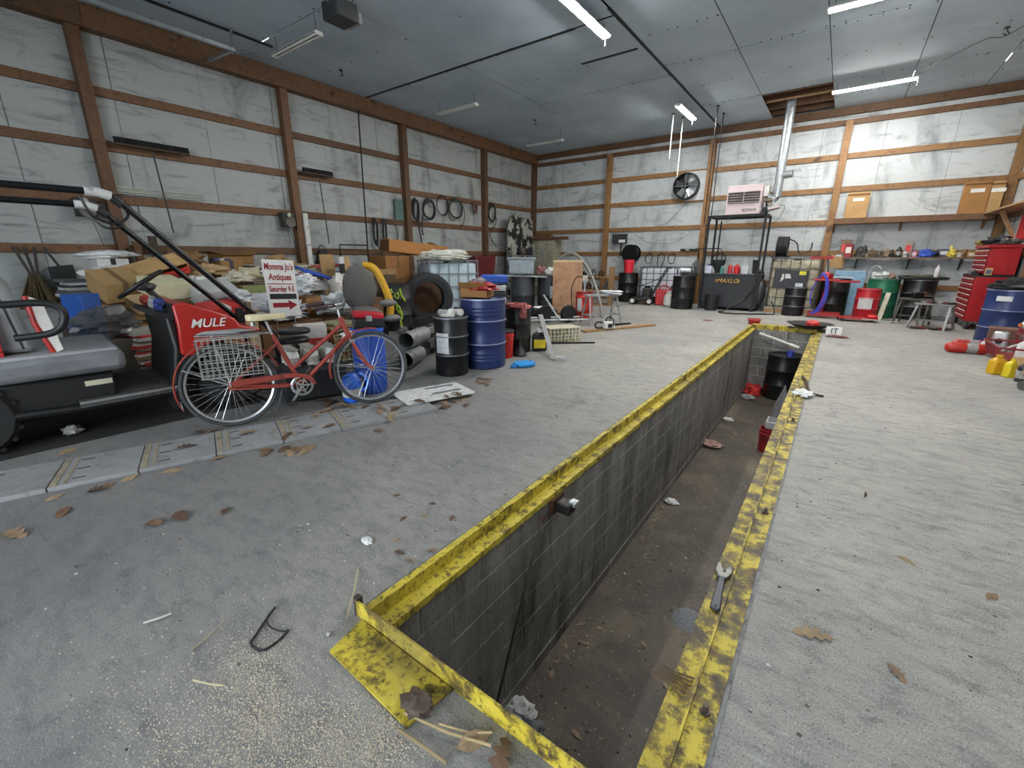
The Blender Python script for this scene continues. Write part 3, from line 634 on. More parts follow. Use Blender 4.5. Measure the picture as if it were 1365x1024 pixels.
# items lying on those drums
def carton(label, x, y, z, sx, sy, sz, rz, m=CARD, flaps=True, name='cardboard_box', tape=True, group=None, rot=None, band=None):
    if rot: z = z+abs(math.sin(R(rot[0])))*sy/2+abs(math.sin(R(rot[1])))*sx/2
    r_ = T(name, label, 'box', (x, y, z), rz, group, rot=rot)
    th = .006
    if flaps:
        P(r_, 'carton', MB().bb((-sx/2, -sy/2, 0), (sx/2, sy/2, th)).bb((-sx/2, -sy/2, 0), (sx/2, -sy/2+th, sz)).bb((-sx/2, sy/2-th, 0), (sx/2, sy/2, sz)).bb((-sx/2, -sy/2, 0), (-sx/2+th, sy/2, sz)).bb((sx/2-th, -sy/2, 0), (sx/2, sy/2, sz)), m, smooth=False)
        for s in (-1, 1):
            P(r_, 'flap', MB().bar((0, s*sy/2, sz), (0, s*(sy/2+sy*.3), sz+random.uniform(-.02, .1)), sx*.98, .005), m, smooth=False)
            P(r_, 'flap', MB().bar((s*sx/2, 0, sz), (s*(sx/2+sx*.14), 0, sz+random.uniform(-.08, .08)), sy*.96, .005), m, smooth=False)
    else:
        P(r_, 'carton', MB().bb((-sx/2, -sy/2, 0), (sx/2, sy/2, sz)), m, bev=.005)
        if tape: P(r_, 'tape', MB().bb((-sx/2-.002, -.03, sz*.5), (sx/2+.002, .03, sz+.002)), band or CARDD, smooth=False)
    return r_
def rag(label, x, y, z, sx, sy, sz, m, seed, name='rag', cat='rag', rough=.45):
    return O(name, label, cat, MB().blob((0, 0, sz*.5), (sx, sy, sz), seed, rough, (20, 12), freq=2.6, flat=.5), m, loc=(x, y, z+.003))
carton('cardboard box with torn top sitting on the navy drum', -3.70, 4.32, .885, .36, .26, .11, 20, CARD)
rag('crumpled red plastic piece lying in the box on the navy drum', -3.62, 4.33, .97, .20, .15, .06, mat('#a3272b', .5), 3, 'plastic_scrap', 'scrap')
rag('grey rag on top of the box on the navy drum', -3.76, 4.42, 1.03, .12, .08, .05, mat('#8d8588', .8), 4)
rag('dirty red rags heaped on the black drum behind the red pail', -3.80, 5.33, .64, .19, .17, .05, mat('#a0544f', .85, dirt=.3), 5)
rag('red rag draping over the black drum edge', -3.60, 5.22, .52, .05, .05, .12, mat('#a8605c', .85), 6)
def bottle(label, x, y, z, r, h, m, cap=None, rot=(0, 0, 0), name='bottle', cat='bottle', lab=None, square=False, neck=.35, group=None):
    r_ = T(name, label, cat, (x, y, z), rot=rot, group=group)
    if square:
        P(r_, 'body', MB().box((0, 0, h*.36), (r*2, r*1.3, h*.72)).box((0, 0, h*.79), (r*2, r*1.3, h*.14), taper=.45), m, bev=r*.18)
    else: P(r_, 'body', MB().lathe([(r*.92, 0), (r, .02*h), (r, .66*h), (r*.9, .75*h), (r*neck, .88*h), (r*neck, .93*h)], 18), m)
    P(r_, 'cap', MB().cyl((0, 0, h*.86 if square else h*.92), (0, 0, h), r*neck*1.25, n=12), cap or BLK)
    if lab:
        if square: P(r_, 'label', MB().bb((-r*.8, -r*.655, h*.15), (r*.8, -r*.65, h*.55)), lab)
        else: P(r_, 'label', MB().lathe([(r+.0015, .18*h), (r+.0015, .55*h)], 18, cap=False), lab)
    return r_
# small black drum top: paint rollers / cups
for i, (dx, dy, a) in enumerate(((-.03, -.06, 10), (.0, .07, -5))):
    o = T('pipe_elbow', ('grey plastic pipe elbow lying on the small black drum', 'pale grey pipe sleeve lying on the small black drum')[i], 'pipe', (-3.66+dx, 3.78+dy, .70), a)
    P(o, 'sleeve', MB().cyl((-.08, 0, .04), (.08, 0, .04), .038, n=16), mat(('#9fa09e', '#c0c0bc')[i], .5)); P(o, 'collar', MB().cyl((.06, 0, .042), (.12, 0, .042), .042, n=16), mat('#d4d3cd', .5))
rag('folded white cloth on the rim of the small black drum', -3.62, 3.68, .70, .09, .05, .02, mat('#c8c6c0', .8), 8)
# red bucket helper
def bucket(label, x, y, z, r, h, m, lid=True, handle=True, lidm=None, rz=0):
    r_ = T('bucket', label, 'bucket', (x, y, z), rz)
    P(r_, 'pail', MB().lathe([(r*.86, 0), (r*.97, h*.78), (r*1.03, h*.79), (r*1.03, h*.83), (r*.98, h*.84), (r, h), (r*.95, h), (r*.82, .02)], 26), m)
    if lid: P(r_, 'lid', MB().lathe([(r*1.04, h-.02), (r*1.06, h), (r*1.0, h+.012), (.01, h+.008)], 26), lidm or BLK)
    if handle: P(r_, 'handle', MB().tube(arc((0, 0, h*.82), r*1.05, 200, 340, 12, 'xz'), .005, 6), GALV)
    return r_
bucket('red plastic pail with a black lid between the two drums', -3.68, 4.88, 0, .13, .38, mat('#c5281f', .4, var=.1))
bucket('bright red bucket standing on the black drum by the back wall', -5.42, 13.73, .90, .16, .40, mat('#e02a3c', .4, var=.1), lid=False)
bucket('dark red bucket low in the pit near the drum', -.42, 6.9, PZ, .14, .34, mat('#8e1d22', .45, dirt=.2), lid=False)
bucket('black oil bucket with a wire handle in front of the black tank', -2.66, 12.82, 0, .18, .40, mat('#1b1c1e', .5), lid=False)
fn_ = T('funnel', 'black oil funnel standing mouth down beside the rag drum', 'funnel', (-3.55, 5.07, 0)); P(fn_, 'cone', MB().lathe([(.10, 0), (.105, .02), (.03, .13), (.028, .135)], 24), BLK); P(fn_, 'spout', MB().lathe([(.026, .13), (.014, .26)], 16), BLK)
bottle('black oil jug with a yellow label standing by the rag drum', -3.52, 5.54, 0, .11, .33, mat('#1b1c1d', .4), mat('#d8d8d0', .4), rot=(0, 0, 40), square=True, lab=mat('#d8c01e', .5), name='oil_jug', cat='jug')
st = T('metal_strip', 'long bent metal strip leaning on the black jug', 'metal strip', (-3.0, 5.1, 0)); P(st, 'strip', MB().bar((0, 0, .01), (-.62, .62, .52), .07, .012), mat('#7b7c7b', .6)); P(st, 'foot', MB().box((.08, .05, .03), (.14, .10, .05), (10, 0, 30)), mat('#a9aaa8', .5, alpha=.8)); P(st, 'edge', MB().bar((0, .01, .0), (-.62, .63, .51), .012, .03), BLK)
# floor bits in the middle
bl = T('blue_cloth', 'bright blue folded cloth lying on the concrete near the navy drum', 'cloth', (-3.12, 4.56, 0), 50); P(bl, 'fold', MB().blob((0, 0, .035), (.15, .075, .045), 2, .3, (20, 12), flat=.75), mat('#1f86c8', .7)); P(bl, 'corner', MB().blob((-.13, -.02, .02), (.06, .05, .025), 5, .4, (12, 8), flat=.8), mat('#1a6fae', .7))
cr = T('plastic_crate', 'cream plastic crate tipped on its side among the drums', 'crate', (-3.66, 6.42, 0), 58)
CRM = mat('#c9c4ab', .5, dirt=.1)
P(cr, 'bottom', MB().bb((-.29, .18, 0), (.29, .19, .25)), CRM)
for s in (-1, 1):
    for k in range(5): P(cr, 'side_slat', MB().bb((s*.29-.006, -.18+.075*k, 0), (s*.29+.006, -.14+.075*k, .25)), CRM)
for z in (.0, .235): 
    P(cr, 'panel_rail', MB().bb((-.29, -.19, z), (.29, .19, z+.015)), CRM) if z else P(cr, 'panel_rail', MB().bb((-.29, -.19, z), (.29, .19, z+.012)), CRM)
for k in range(9): P(cr, 'front_slat', MB().bb((-.28+.066*k, -.19, .01), (-.26+.066*k, -.18, .24)), CRM)
for k in range(3): P(cr, 'cross_slat', MB().bb((-.29, -.192, .06+.06*k), (.29, -.182, .075+.06*k)), CRM)
for i, (a, b, r, m_, lb) in enumerate((((-3.75, 6.02), (-3.09, 6.58), .012, BLKM, 'thin black iron bar lying in front of the cream crate'), ((-3.75, 7.45), (-2.98, 9.1), .018, WOODR, 'long weathered board lying under the chainsaw'))):
    mb = MB().bar((a[0], a[1], r), (b[0], b[1], r), .03 if i == 0 else .16, 2*r); O(('iron_bar', 'floor_board')[i], lb, ('bar', 'board')[i], mb, m_, at=(a[0], a[1], 0))
cs = T('chainsaw', 'white and black chainsaw lying on the weathered board', 'chainsaw', (-3.48, 7.95, .037), 62)
P(cs, 'engine_cover', MB().box((0, 0, .07), (.26, .18, .13), taper=.8), mat('#cfcfca', .4), bev=.02); P(cs, 'bar', MB().prism([(.12, .04), (.55, .045), (.6, .06), (.55, .08), (.12, .085)], 'y', .0, .008), BLKM); P(cs, 'front_handle', MB().tube(smoothpts([(.05, -.1, .05), (.05, -.11, .17), (.05, 0, .22), (.05, .11, .17), (.05, .1, .05)]), .012, 8), BLK); P(cs, 'rear_handle', MB().tube(smoothpts([(-.12, 0, .12), (-.24, 0, .14), (-.3, 0, .08), (-.25, 0, .03), (-.12, 0, .03)]), .016, 8), BLK); P(cs, 'choke_panel', MB().bb((-.06, -.1, .03), (.03, -.09, .1)), BLK)
def sawhorse(label, x, y, rz, L, h, m, spread=.22, name='sawhorse', shelf=True, tops=True):
    r_ = T(name, label, 'work stand', (x, y, 0), rz)
    P(r_, 'top_bar', MB().bb((-L/2, -.09, h-.04), (L/2, .09, h)), m, bev=.006)
    for sx in (-1, 1):
        for sy in (-1, 1): P(r_, 'leg', MB().bar((sx*L*.40, sy*.06, h-.04), (sx*L*.46, sy*spread, .0), .035, .03), m)
        P(r_, 'end_brace', MB().bar((sx*L*.44, -spread*.7, h*.3), (sx*L*.44, spread*.7, h*.3), .025, .025), m)
    if shelf: P(r_, 'stretcher', MB().bar((-L*.44, 0, h*.32), (L*.44, 0, h*.32), .04, .03), m)
    return r_
GREYP = mat('#8f9290', .5, dirt=.2)
sawhorse('grey folding work stand holding papers near the chainsaw', -4.0, 8.75, 55, .8, .62, GREYP)
rag('crumpled white papers on the grey work stand', -3.86, 8.9, .62, .25, .12, .05, mat('#cfd0d4', .7), 11, 'paper_heap', 'paper')
wh = T('wheelbarrow_frame', 'tubular hand cart frame lying with dark wheels behind the crate', 'cart', (-4.75, 8.2, 0), 40)
for s in (-1, 1): P(wh, 'wheel', MB().lathe([(.06, -.05), (.17, -.06), (.19, 0), (.17, .06), (.06, .05)], 22, M=Matrix.Translation((.25*s, .1, .19)) @ Euler((R(90), 0, R(20))).to_matrix().to_4x4()), mat('#18191a', .8))
P(wh, 'frame', MB().tube([(-.9, -.3, .1), (.6, -.3, .12), (.75, -.1, .14)], .022, 8).tube([(-.9, .1, .1), (.5, .1, .12)], .022, 8).tube([(-.35, -.2, .62), (-.02, -.32, .12)], .022, 8), GALV)
P(wh, 'axle', MB().cyl((-.3, .1, .19), (.3, .1, .19), .015, n=8), BLKM)
for i, (x, y, a) in enumerate(((-5.5, 8.8, 30),)):
    o = T('car_tire', 'dark tire lying flat under a white tray behind the crate', 'tire', (x, y, 0)); P(o, 'tread', MB().lathe([(.2, .0), (.31, .01), (.34, .05), (.34, .14), (.31, .18), (.2, .19)], 28), mat('#161718', .85)); P(o, 'inner_wall', MB().lathe([(.2, 0), (.19, .09), (.2, .19)], 28, cap=False), BLK)
    t_ = O('white_tray', 'shallow white tray resting on the dark flat tire', 'tray', MB().lathe([(.2, 0), (.24, .05), (.23, .05), (.19, .01)], 22), mat('#d5d4cd', .5), loc=(x, y, .195))
# grey tote and plank top on the plastic drums
O('tote_lid', 'pale plastic lid bridging the two black plastic drums', 'lid', MB().sheet(10, 4, lambda u, v: (-.95+1.5*u, -.3+.6*v, .02+.05*abs(u-.5)*math.sin(5*u)), .015), mat('#b9c3c9', .45), loc=(-6.42, 9.42, .905), rot=(0, 0, 28))
gt = T('grey_tote', 'grey plastic storage tote standing on the pale lid', 'tote', (-6.50, 9.34, .965), 30)
P(gt, 'tub', MB().box((0, 0, .19), (.62, .42, .38), taper=1.0).box((0, 0, .1), (.56, .38, .19)), mat('#8f9aa1', .45), bev=.03); P(gt, 'rim', MB().bb((-.345, -.245, .36), (.345, .245, .395)), mat('#a3adb3', .45), bev=.01)
for s in (-1, 1): P(gt, 'grip', MB().bb((s*.345-.02, -.08, .31), (s*.345+.02, .08, .36)), mat('#7f8990', .45))
rag('bunched red and pink rag beside the grey tote', -6.16, 9.72, .965, .11, .10, .13, mat('#8f5a5c', .85, dirt=.3), 13)
rag('white plastic bag resting on the pictogram drum', -5.86, 9.82, .965, .22, .17, .10, mat('#e6e6e3', .5), 14, 'plastic_bag', 'bag')
pw = T('plywood_sheet', 'stained tan plywood sheet standing behind the plastic drums', 'plywood', (-5.15, 9.32, 0), 35); P(pw, 'board', MB().bb((-.35, -.012, 0), (.35, .012, 1.30)), mat('#a88364', .75, dirt=.3, dirtc='#7a4c38', scale=3), rot=(-6, 0, 0)); P(pw, 'top_edge', MB().bb((-.35, -.014, 1.27), (.35, .014, 1.31)), mat('#c8b48a', .7), rot=(-6, 0, 0))
dh = T('drain_hose', 'pale corrugated hose arching over the plywood sheet', 'hose', (-5.0, 10.08, 0)); P(dh, 'hose', MB().tube(smoothpts([(-1.05, 0, 1.02), (-.85, .05, 1.35), (-.5, .05, 1.47), (-.15, 0, 1.25), (.15, -.1, .9), (.45, -.3, .45), (.6, -.4, .05)], 8), .035, 10), mat('#8e8c86', .5, bump=.5, scale=30)); P(dh, 'coupling', MB().cyl((.56, -.37, .12), (.61, -.4, .0), .045, n=12), GALV)
rp = drum('small red drum with an oil pump on top', -4.58, 9.08, .19, .62, mat('#c22a20', .45, dirt=.2), (.35, .8), hoop=mat('#8c1d18', .5), lab=(-95, .12, .2, .5))
P(rp, 'pump_stem', MB().cyl((0, 0, .62), (0, 0, .9), .02, n=8), GALV); P(rp, 'pump_head', MB().box((0, 0, .92), (.1, .08, .12)), mat('#b9b8b0', .5), bev=.01); P(rp, 'pump_hose', MB().tube(smoothpts([(0, 0, .9), (-.2, 0, .95), (-.32, -.02, .7), (-.3, -.05, .4), (-.22, -.1, .2)]), .012, 6), BLK); P(rp, 'pump_lever', MB().cyl((.03, 0, .93), (.22, -.05, 1.02), .01, n=8), GALV)
o = T('parts_bin', 'wooden bin of dark scrap parts against the back wall post', 'bin', (-6.05, 12.2, 0), 10)
for z in (.0, .42, .80): P(o, 'shelf_board', MB().bb((-.7, -.25, z), (.7, .25, z+.03)), WOODR)
for s in (-1, 1): P(o, 'upright', MB().bb((s*.7-.03, -.25, 0), (s*.7+.03, .25, 1.1)), WOODR)
for k in range(9): rag('dark scrap engine part in the wooden bin', -6.6+.14*k, 12.15+.05*(k % 3), .83 if k % 2 else .45, .08, .08, .08+.03*(k % 3), mat(('#2a2624', '#5a3f2a', '#6e6a64')[k % 3], .7, .3), 20+k, 'scrap_part', 'scrap')['group'] = 'scrap parts in the wooden bin'
# ---------------- caged tanks ----------------
def ibc(label, x, y, rz, w, d, h, m, cage, z=0, nv=6, nh=5, pallet=True):
    r_ = T('caged_tank', label, 'tank', (x, y, z), rz)
    b = .14 if pallet else .02
    P(r_, 'bottle', MB().box((0, 0, b+(h-b-.06)/2), (w-.08, d-.08, h-b-.06)), m, bev=.06); P(r_, 'fill_cap', MB().cyl((0, 0, h-.07), (0, 0, h+.0), .09, n=18), mat('#3a3a3a', .5))
    for s in (-1, 1):
        for k in range(nv): P(r_, 'cage_upright', MB().cyl((-w/2+.02+(w-.04)*k/(nv-1), s*d/2, b), (-w/2+.02+(w-.04)*k/(nv-1), s*d/2, h), .011, n=6), cage)
        for k in range(1, nv-1): P(r_, 'cage_upright', MB().cyl((s*w/2, -d/2+d*k/(nv-1), b), (s*w/2, -d/2+d*k/(nv-1), h), .011, n=6), cage)
    for k in range(nh):
        zz = b+.01+(h-b-.02)*k/(nh-1)
        P(r_, 'cage_ring', MB().tube([(-w/2, -d/2, zz), (w/2, -d/2, zz), (w/2, d/2, zz), (-w/2, d/2, zz)], .012, 6, True), cage)
    if pallet:
        for s in (-1, 0, 1): P(r_, 'pallet_runner', MB().bb((-w/2, s*(d/2-.06)-.05, 0), (w/2, s*(d/2-.06)+.05, b-.02)), WOODR)
        P(r_, 'pallet_deck', MB().bb((-w/2, -d/2, b-.02), (w/2, d/2, b)), GALV)
    P(r_, 'outlet_valve', MB().cyl((0, -d/2, b+.08), (0, -d/2-.08, b+.08), .04, n=12), BLK)
    return r_
CAGE = mat('#8e9599', .4, .6)
ibc('clean translucent white caged tank behind the truck tire', -7.55, 7.75, 62, 1.2, 1.0, 1.30, mat('#b9ccd6', .35, var=.06), CAGE)
ibc('white caged tank behind the lawn mower at the back wall', -4.25, 14.0, 0, 1.5, .8, 1.10, mat('#dfe3ec', .4, var=.05), mat('#6f7478', .4, .6), nv=8, nh=6)
it = ibc('dirty yellowed caged tank with a black sign on its front', -.91, 13.72, 0, 1.08, .95, 1.36, mat('#b5ad92', .5, dirt=.35, dirtc='#5d5648', scale=4), mat('#5f5e58', .5, .5, dirt=.3), nv=6, nh=6)
# blanket + papers on the left tank
bk = T('folded_blanket', 'folded white blanket lying on the caged tank behind the tire', 'blanket', (-7.40, 7.50, 1.318), 62)
for k in range(2): P(bk, 'fold', MB().blob((.05*k, .03*k, .05+.08*k), (.56-.08*k, .40-.05*k, .085), 30+k, .32, (30, 16), freq=2.2, flat=.6), mat('#dcdcd2', .8))
sg = T('tank_sign', 'black sign board with white chevron and yellow sticker on the caged tank', 'sign', (-.98, 13.21, .62))
P(sg, 'board', MB().bb((-.36, -.012, 0), (.36, .012, .46)), mat('#26282d', .5), rot=(0, 2, 0)); P(sg, 'sticker', MB().bb((.19, -.016, .34), (.33, -.012, .43)), mat('#d6cf3a', .5)); P(sg, 'white_mark', MB().prism([(-.20, .16), (-.13, .23), (-.13, .36), (-.17, .36)], 'y', -.016, -.012), WHITE); P(sg, 'white_mark', MB().prism([(-.105, .25), (.03, .25), (-.005, .36), (-.105, .36)], 'y', -.016, -.012), WHITE); P(sg, 'white_plate', MB().bb((.14, -.016, .05), (.30, -.012, .14)), mat('#cfd2d3', .5))
hr2 = T('hose_reel', 'dark hose reel standing on the dirty caged tank', 'hose reel', (-1.27, 13.35, 1.375), 0)
for k in range(5): P(hr2, 'hose_turn', MB().tube([(x+.05*k-.1, y+.04, z) for x, y, z in arc((0, 0, .27), .22, 0, 360, 18, 'yz')[:-1]], .026, 6, True), HOSE)
P(hr2, 'stand', MB().bb((-.2, -.15, 0), (.2, .2, .03)).bb((-.02, .02, .03), (.02, .06, .3)), BLKM); P(hr2, 'loose_end', MB().tube(smoothpts([(.1, 0, .45), (.3, -.1, .35), (.4, -.1, .1), (.6, -.1, .15), (.62, .0, .35)]), .016, 6), HOSE)
# ---------------- long black tank, heater frame, heater ----------------
tk = T('oil_tank', 'long black steel oil tank carrying bottles against the back wall', 'tank', (-2.32, 13.45, 0))
TKB = mat('#2b2d31', .55, .2, var=.25, scale=2.5, dirt=.1, dirtc='#4d4b48')
P(tk, 'body', MB().bb((-3.06, 13.1, .06), (-1.62, 13.85, .94)), TKB, True, bev=.03); P(tk, 'top_flange', MB().bb((-3.08, 13.08, .94), (-1.60, 13.87, .955)), mat('#6a6d70', .4, .6), True)
for x in (-2.95, -1.75): P(tk, 'foot', MB().bb((x-.05, 13.15, 0), (x+.05, 13.8, .06)), BLKM, True)
P(tk, 'end_dome', MB().lathe([(.36, 0), (.33, .06), (.2, .1), (.02, .12)], 22, M=Matrix.Translation((.70, .0, .48)) @ Euler((0, R(90), 0)).to_matrix().to_4x4()), mat('#4a4b4d', .5, .3))
P(tk, 'name_plate', MB().bb((-2.70, 13.092, .70), (-2.08, 13.097, .84)), mat('#1c1813', .6), True)
text(tk, 'MAXLO', .15, mat('#c39a52', .5), (-.07, -.361, .77), (1, 0, 0), (0, 0, 1), shear=.35)
for k in (-1, 1):
    for j in range(3): P(tk, 'plate_stripe', MB().bb((-2.39+k*.27-.03, 13.089, .73+.03*j), (-2.39+k*.27+.03, 13.092, .745+.03*j)), mat('#c39a52', .5), True)
cap_ = [('small purple and white oil jug on the black tank', -2.93, .09, .24, '#cfd0e2', '#4a4fa0', True), ('red handled bottle leaning by the funnel on the black tank', -2.38, .06, .26, '#b8303a', '#c9c9c9', False), ('round red bottle with an orange cap on the black tank', -2.22, .075, .25, '#c41d1d', '#e08a2a', False), ('clear white jug on the black tank', -2.02, .085, .27, '#c6c9cc', '#d8d8da', True), ('teal spray bottle on the black tank', -2.58, .05, .2, '#3f7a74', '#d0d0d0', False), ('pale can tucked behind the red bottle on the tank', -2.12, .045, .15, '#bdb7a6', '#8a8a8a', False)]
for i, (lb, x, r, h, m1, m2, sq) in enumerate(cap_): bottle(lb, x, 13.22+.1*(i == 5), .955, r, h, mat(m1, .35), mat(m2, .4), square=sq)
tf = T('oil_funnel', 'dark green drain funnel standing on the black tank', 'funnel', (-2.72, 13.35, .955)); P(tf, 'bowl', MB().lathe([(.05, .0), (.06, .06), (.17, .26), (.18, .36), (.17, .36), (.04, .08)], 22), mat('#242b29', .5)); P(tf, 'handle', MB().tube(arc((0, 0, .36), .17, 0, 180, 12, 'xz'), .012, 6), BLKM)
bo = T('rubber_boot', 'black rubber boot standing at the end of the tank', 'boot', (-1.80, 13.25, .955), 20); P(bo, 'shaft', MB().lathe([(.055, .05), (.06, .2), (.075, .36), (.065, .36), (.05, .1)], 16), BLK); P(bo, 'foot', MB().blob((.09, 0, .05), (.15, .06, .06), 3, .05, (16, 8), flat=.8), BLK)
hf = T('heater_frame', 'black angle iron frame standing over the tank holding the heater', 'frame', (-2.4, 13.5, 0))
FRM = mat('#1a1b1d', .5, .4); xs_ = (-3.02, -1.70); ys_ = (13.04, 13.92)
for x in xs_:
    for y in ys_: P(hf, 'leg', MB().bb((x-.025, y-.025, 0), (x+.025, y+.025, 2.42)), FRM, True)
    P(hf, 'side_rail', MB().bb((x-.025, 13.04, 2.38), (x+.025, 13.92, 2.43)), FRM, True)
for y in ys_: P(hf, 'front_rail', MB().bb((-3.02, y-.025, 2.38), (-1.70, y+.025, 2.43)), FRM, True)
P(hf, 'support_bar', MB().bb((-3.0, 13.4, 2.39), (-1.72, 13.45, 2.42)), FRM, True)
ht = T('unit_heater', 'pale pink unit heater with black louvres on the iron frame', 'heater', (-2.28, 13.45, 2.436))
HP = mat('#c9b8ba', .5, var=.06, dirt=.1, dirtc='#a78b8c')
P(ht, 'casing', MB().bb((-.40, -.30, 0), (.40, .38, .70)), HP, bev=.012); P(ht, 'louvre_recess', MB().bb((-.37, -.304, .28), (.36, -.296, .53)), DARK)
for k in range(5): P(ht, 'louvre', MB().box((-.005, -.315, .285+.06*k), (.73, .045, .010), (-38, 0, 0)), mat('#9b8f8f', .45))
P(ht, 'louvre_divider', MB().bb((-.01, -.33, .28), (.005, -.30, .53)), HP)
text(ht, 'REZNOR', .085, mat('#3d3538', .5), (.16, -.303, .10), (1, 0, 0), (0, 0, 1))
P(ht, 'control_box', MB().bb((.41, -.15, .42), (.52, .1, .66)), mat('#d4d2d0', .5), bev=.008); P(ht, 'gas_valve', MB().cyl((.45, -.1, .33), (.62, -.1, .33), .05, n=12).box((.55, 0, .25), (.12, .12, .1)), mat('#8a7f6c', .4, .6)); P(ht, 'gas_pipe', MB().tube([(.5, -.1, .3), (.52, -.1, .15), (.44, -.1, .08)], .02, 8), BLKM); P(ht, 'burner_tray', MB().box((.60, 0, .12), (.40, .4, .05), (0, -12, 0)), HP); P(ht, 'burner_motor', MB().cyl((.5, -.22, .09), (.5, .05, .09), .07, n=14), BLKM); P(ht, 'wire', MB().tube(smoothpts([(.8, -.05, .2), (.92, -.1, .15), (.85, -.15, -.1), (.7, -.1, -.25)]), .006, 5), BLK)
P(ht, 'vent_collar', MB().cyl((.52, .0, .40), (.70, 0, .42), .09, n=16), GALV)
flu = T('flue_pipe', 'galvanised flue pipe rising from the heater into the ceiling hole', 'flue', (-1.58, 13.42, 2.82))
P(flu, 'riser', MB().cyl((0, 0, .0), (0, 0, 2.28), .10, n=22), GALV); P(flu, 'elbow', MB().tube(smoothpts([(-.08, 0, -.04), (-.03, 0, .0), (0, 0, .1)]), .095, 18), GALV)
for z in (.45, 1.05, 1.65): P(flu, 'joint_band', MB().cyl((0, 0, z), (0, 0, z+.03), .105, n=22), GALV)
P(flu, 'tee', MB().cyl((0, 0, .50), (.27, -.02, .52), .085, n=18, cap=False), GALV); P(flu, 'tee_damper', MB().cyl((.22, -.02, .515), (.235, -.02, .517), .08, n=18), DARK)
# machine on drum, mower, cans
gr_ = T('bench_grinder', 'grey bench grinder on the black drum beside the tank', 'grinder', (-3.42, 12.75, .88), 20); P(gr_, 'motor', MB().cyl((-.13, 0, .14), (.13, 0, .14), .085, n=16), GALV); P(gr_, 'base', MB().bb((-.1, -.08, 0), (.1, .08, .07)), BLK)
for s in (-1, 1): P(gr_, 'wheel', MB().cyl((s*.17, 0, .15), (s*.21, 0, .15), .09, n=18), mat('#6a6a68', .8))
mw = T('lawn_mower', 'black push mower parked in front of the white caged tank', 'mower', (-4.72, 13.25, 0), 8)
P(mw, 'deck', MB().box((0, 0, .17), (.55, .42, .14), taper=.9), BLK, bev=.03); P(mw, 'engine', MB().box((.12, 0, .36), (.26, .26, .26)), mat('#26211f', .5), bev=.03); P(mw, 'air_filter', MB().cyl((.12, 0, .49), (.12, 0, .55), .09, n=14), BLKM)
for sx in (-1, 1):
    for sy in (-1, 1):
        wl_ = P(mw, 'wheel', MB().cyl((sx*.25, sy*.22, .11), (sx*.25, sy*.27, .11), .11, n=20), mat('#171718', .8)); P(wl_, 'hub', MB().cyl((sx*.25, sy*.271, .11), (sx*.25, sy*.277, .11), .065, n=16), mat('#d6d6d2', .5))
P(mw, 'handle', MB().tube([(.25, -.15, .25), (.62, -.18, 1.02), (.66, 0, 1.08), (.62, .18, 1.02), (.25, .15, .25)], .016, 8), BLKM); P(mw, 'cable', MB().tube(smoothpts([(.5, -.17, .8), (.2, -.25, .65), (-.3, -.2, .45), (-.4, -.2, .2)]), .01, 6), BLK)
def gascan(label, x, y, s, m, rz): 
    r_ = T('gas_can', label, 'fuel can', (x, y, 0), rz); P(r_, 'can', MB().box((0, 0, .17*s), (.34*s, .24*s, .34*s)), m, bev=.03); P(r_, 'handle', MB().tube(arc((0, 0, .33*s), .10*s, 0, 180, 10, 'xz'), .016, 8), m); P(r_, 'spout', MB().cyl((.12*s, 0, .33*s), (.2*s, 0, .5*s), .025, .015, 12), mat('#1b1b1b', .5))
gascan('red fuel can between the mower and the white gas bottle', -4.12, 13.35, 1.35, mat('#b6252b', .45), 15)
pb = T('gas_bottle', 'small white propane bottle next to the red fuel can', 'gas bottle', (-3.86, 13.05, 0)); P(pb, 'tank', MB().lathe([(.10, 0), (.15, .05), (.155, .24), (.12, .33), (.05, .37)], 22), mat('#d8dad4', .4)); P(pb, 'collar', MB().lathe([(.09, .34), (.09, .44), (.08, .44), (.08, .34)], 18, cap=False), mat('#cfd1cb', .4)); P(pb, 'valve', MB().cyl((0, 0, .37), (0, 0, .42), .03, n=10), mat('#a08a4a', .4, .7)); P(pb, 'foot_ring', MB().lathe([(.11, 0), (.11, .03)], 18, cap=False), BLK)
hs = T('floor_hose', 'black hose drooping from the tank and curling on the floor', 'hose', (-1.9, 12.8, 0)); P(hs, 'hose', MB().tube(smoothpts([(.3, .25, 1.0), (.28, .2, .8), (.0, .1, .35), (-.35, -.2, .06), (-.45, -.5, .02), (-.1, -.62, .02), (.5, -.3, .02), (.75, -.1, .02), (.68, .0, .25), (.62, .1, .3)], 8), .018, 8), HOSE); P(hs, 'nozzle', MB().cyl((.62, .1, .3), (.6, .13, .42), .025, n=10), GALV)
pr_ = T('garden_shovel', 'dark shovel with a long handle leaning at the back wall post', 'shovel', (-3.5, YB-.3, 0)); P(pr_, 'handle', MB().cyl((0, .05, 1.6), (.02, 0, .9), .014, n=8), BLKM); P(pr_, 'blade', MB().prism([(-.1, .9), (.1, .9), (.12, 1.2), (0, 1.33), (-.12, 1.2)], 'y', -.01, .01), mat('#6a6a66', .5, .4)); P(pr_, 'grip', MB().tube([(-.1, .05, 1.62), (.6, .05, 1.62), (.66, .05, 1.5), (.66, .03, 1.0)], .014, 8), BLKM)
sp_ = T('stand_pipe', 'black pipe standing under the heater frame beside the boot', 'pipe', (-2.9, 13.95, 0)); P(sp_, 'pipe', MB().cyl((0, 0, .0), (0, 0, 2.35), .02, n=8), BLKM); P(sp_, 'coupling', MB().cyl((0, 0, 1.4), (0, 0, 1.46), .03, n=10), RUST)
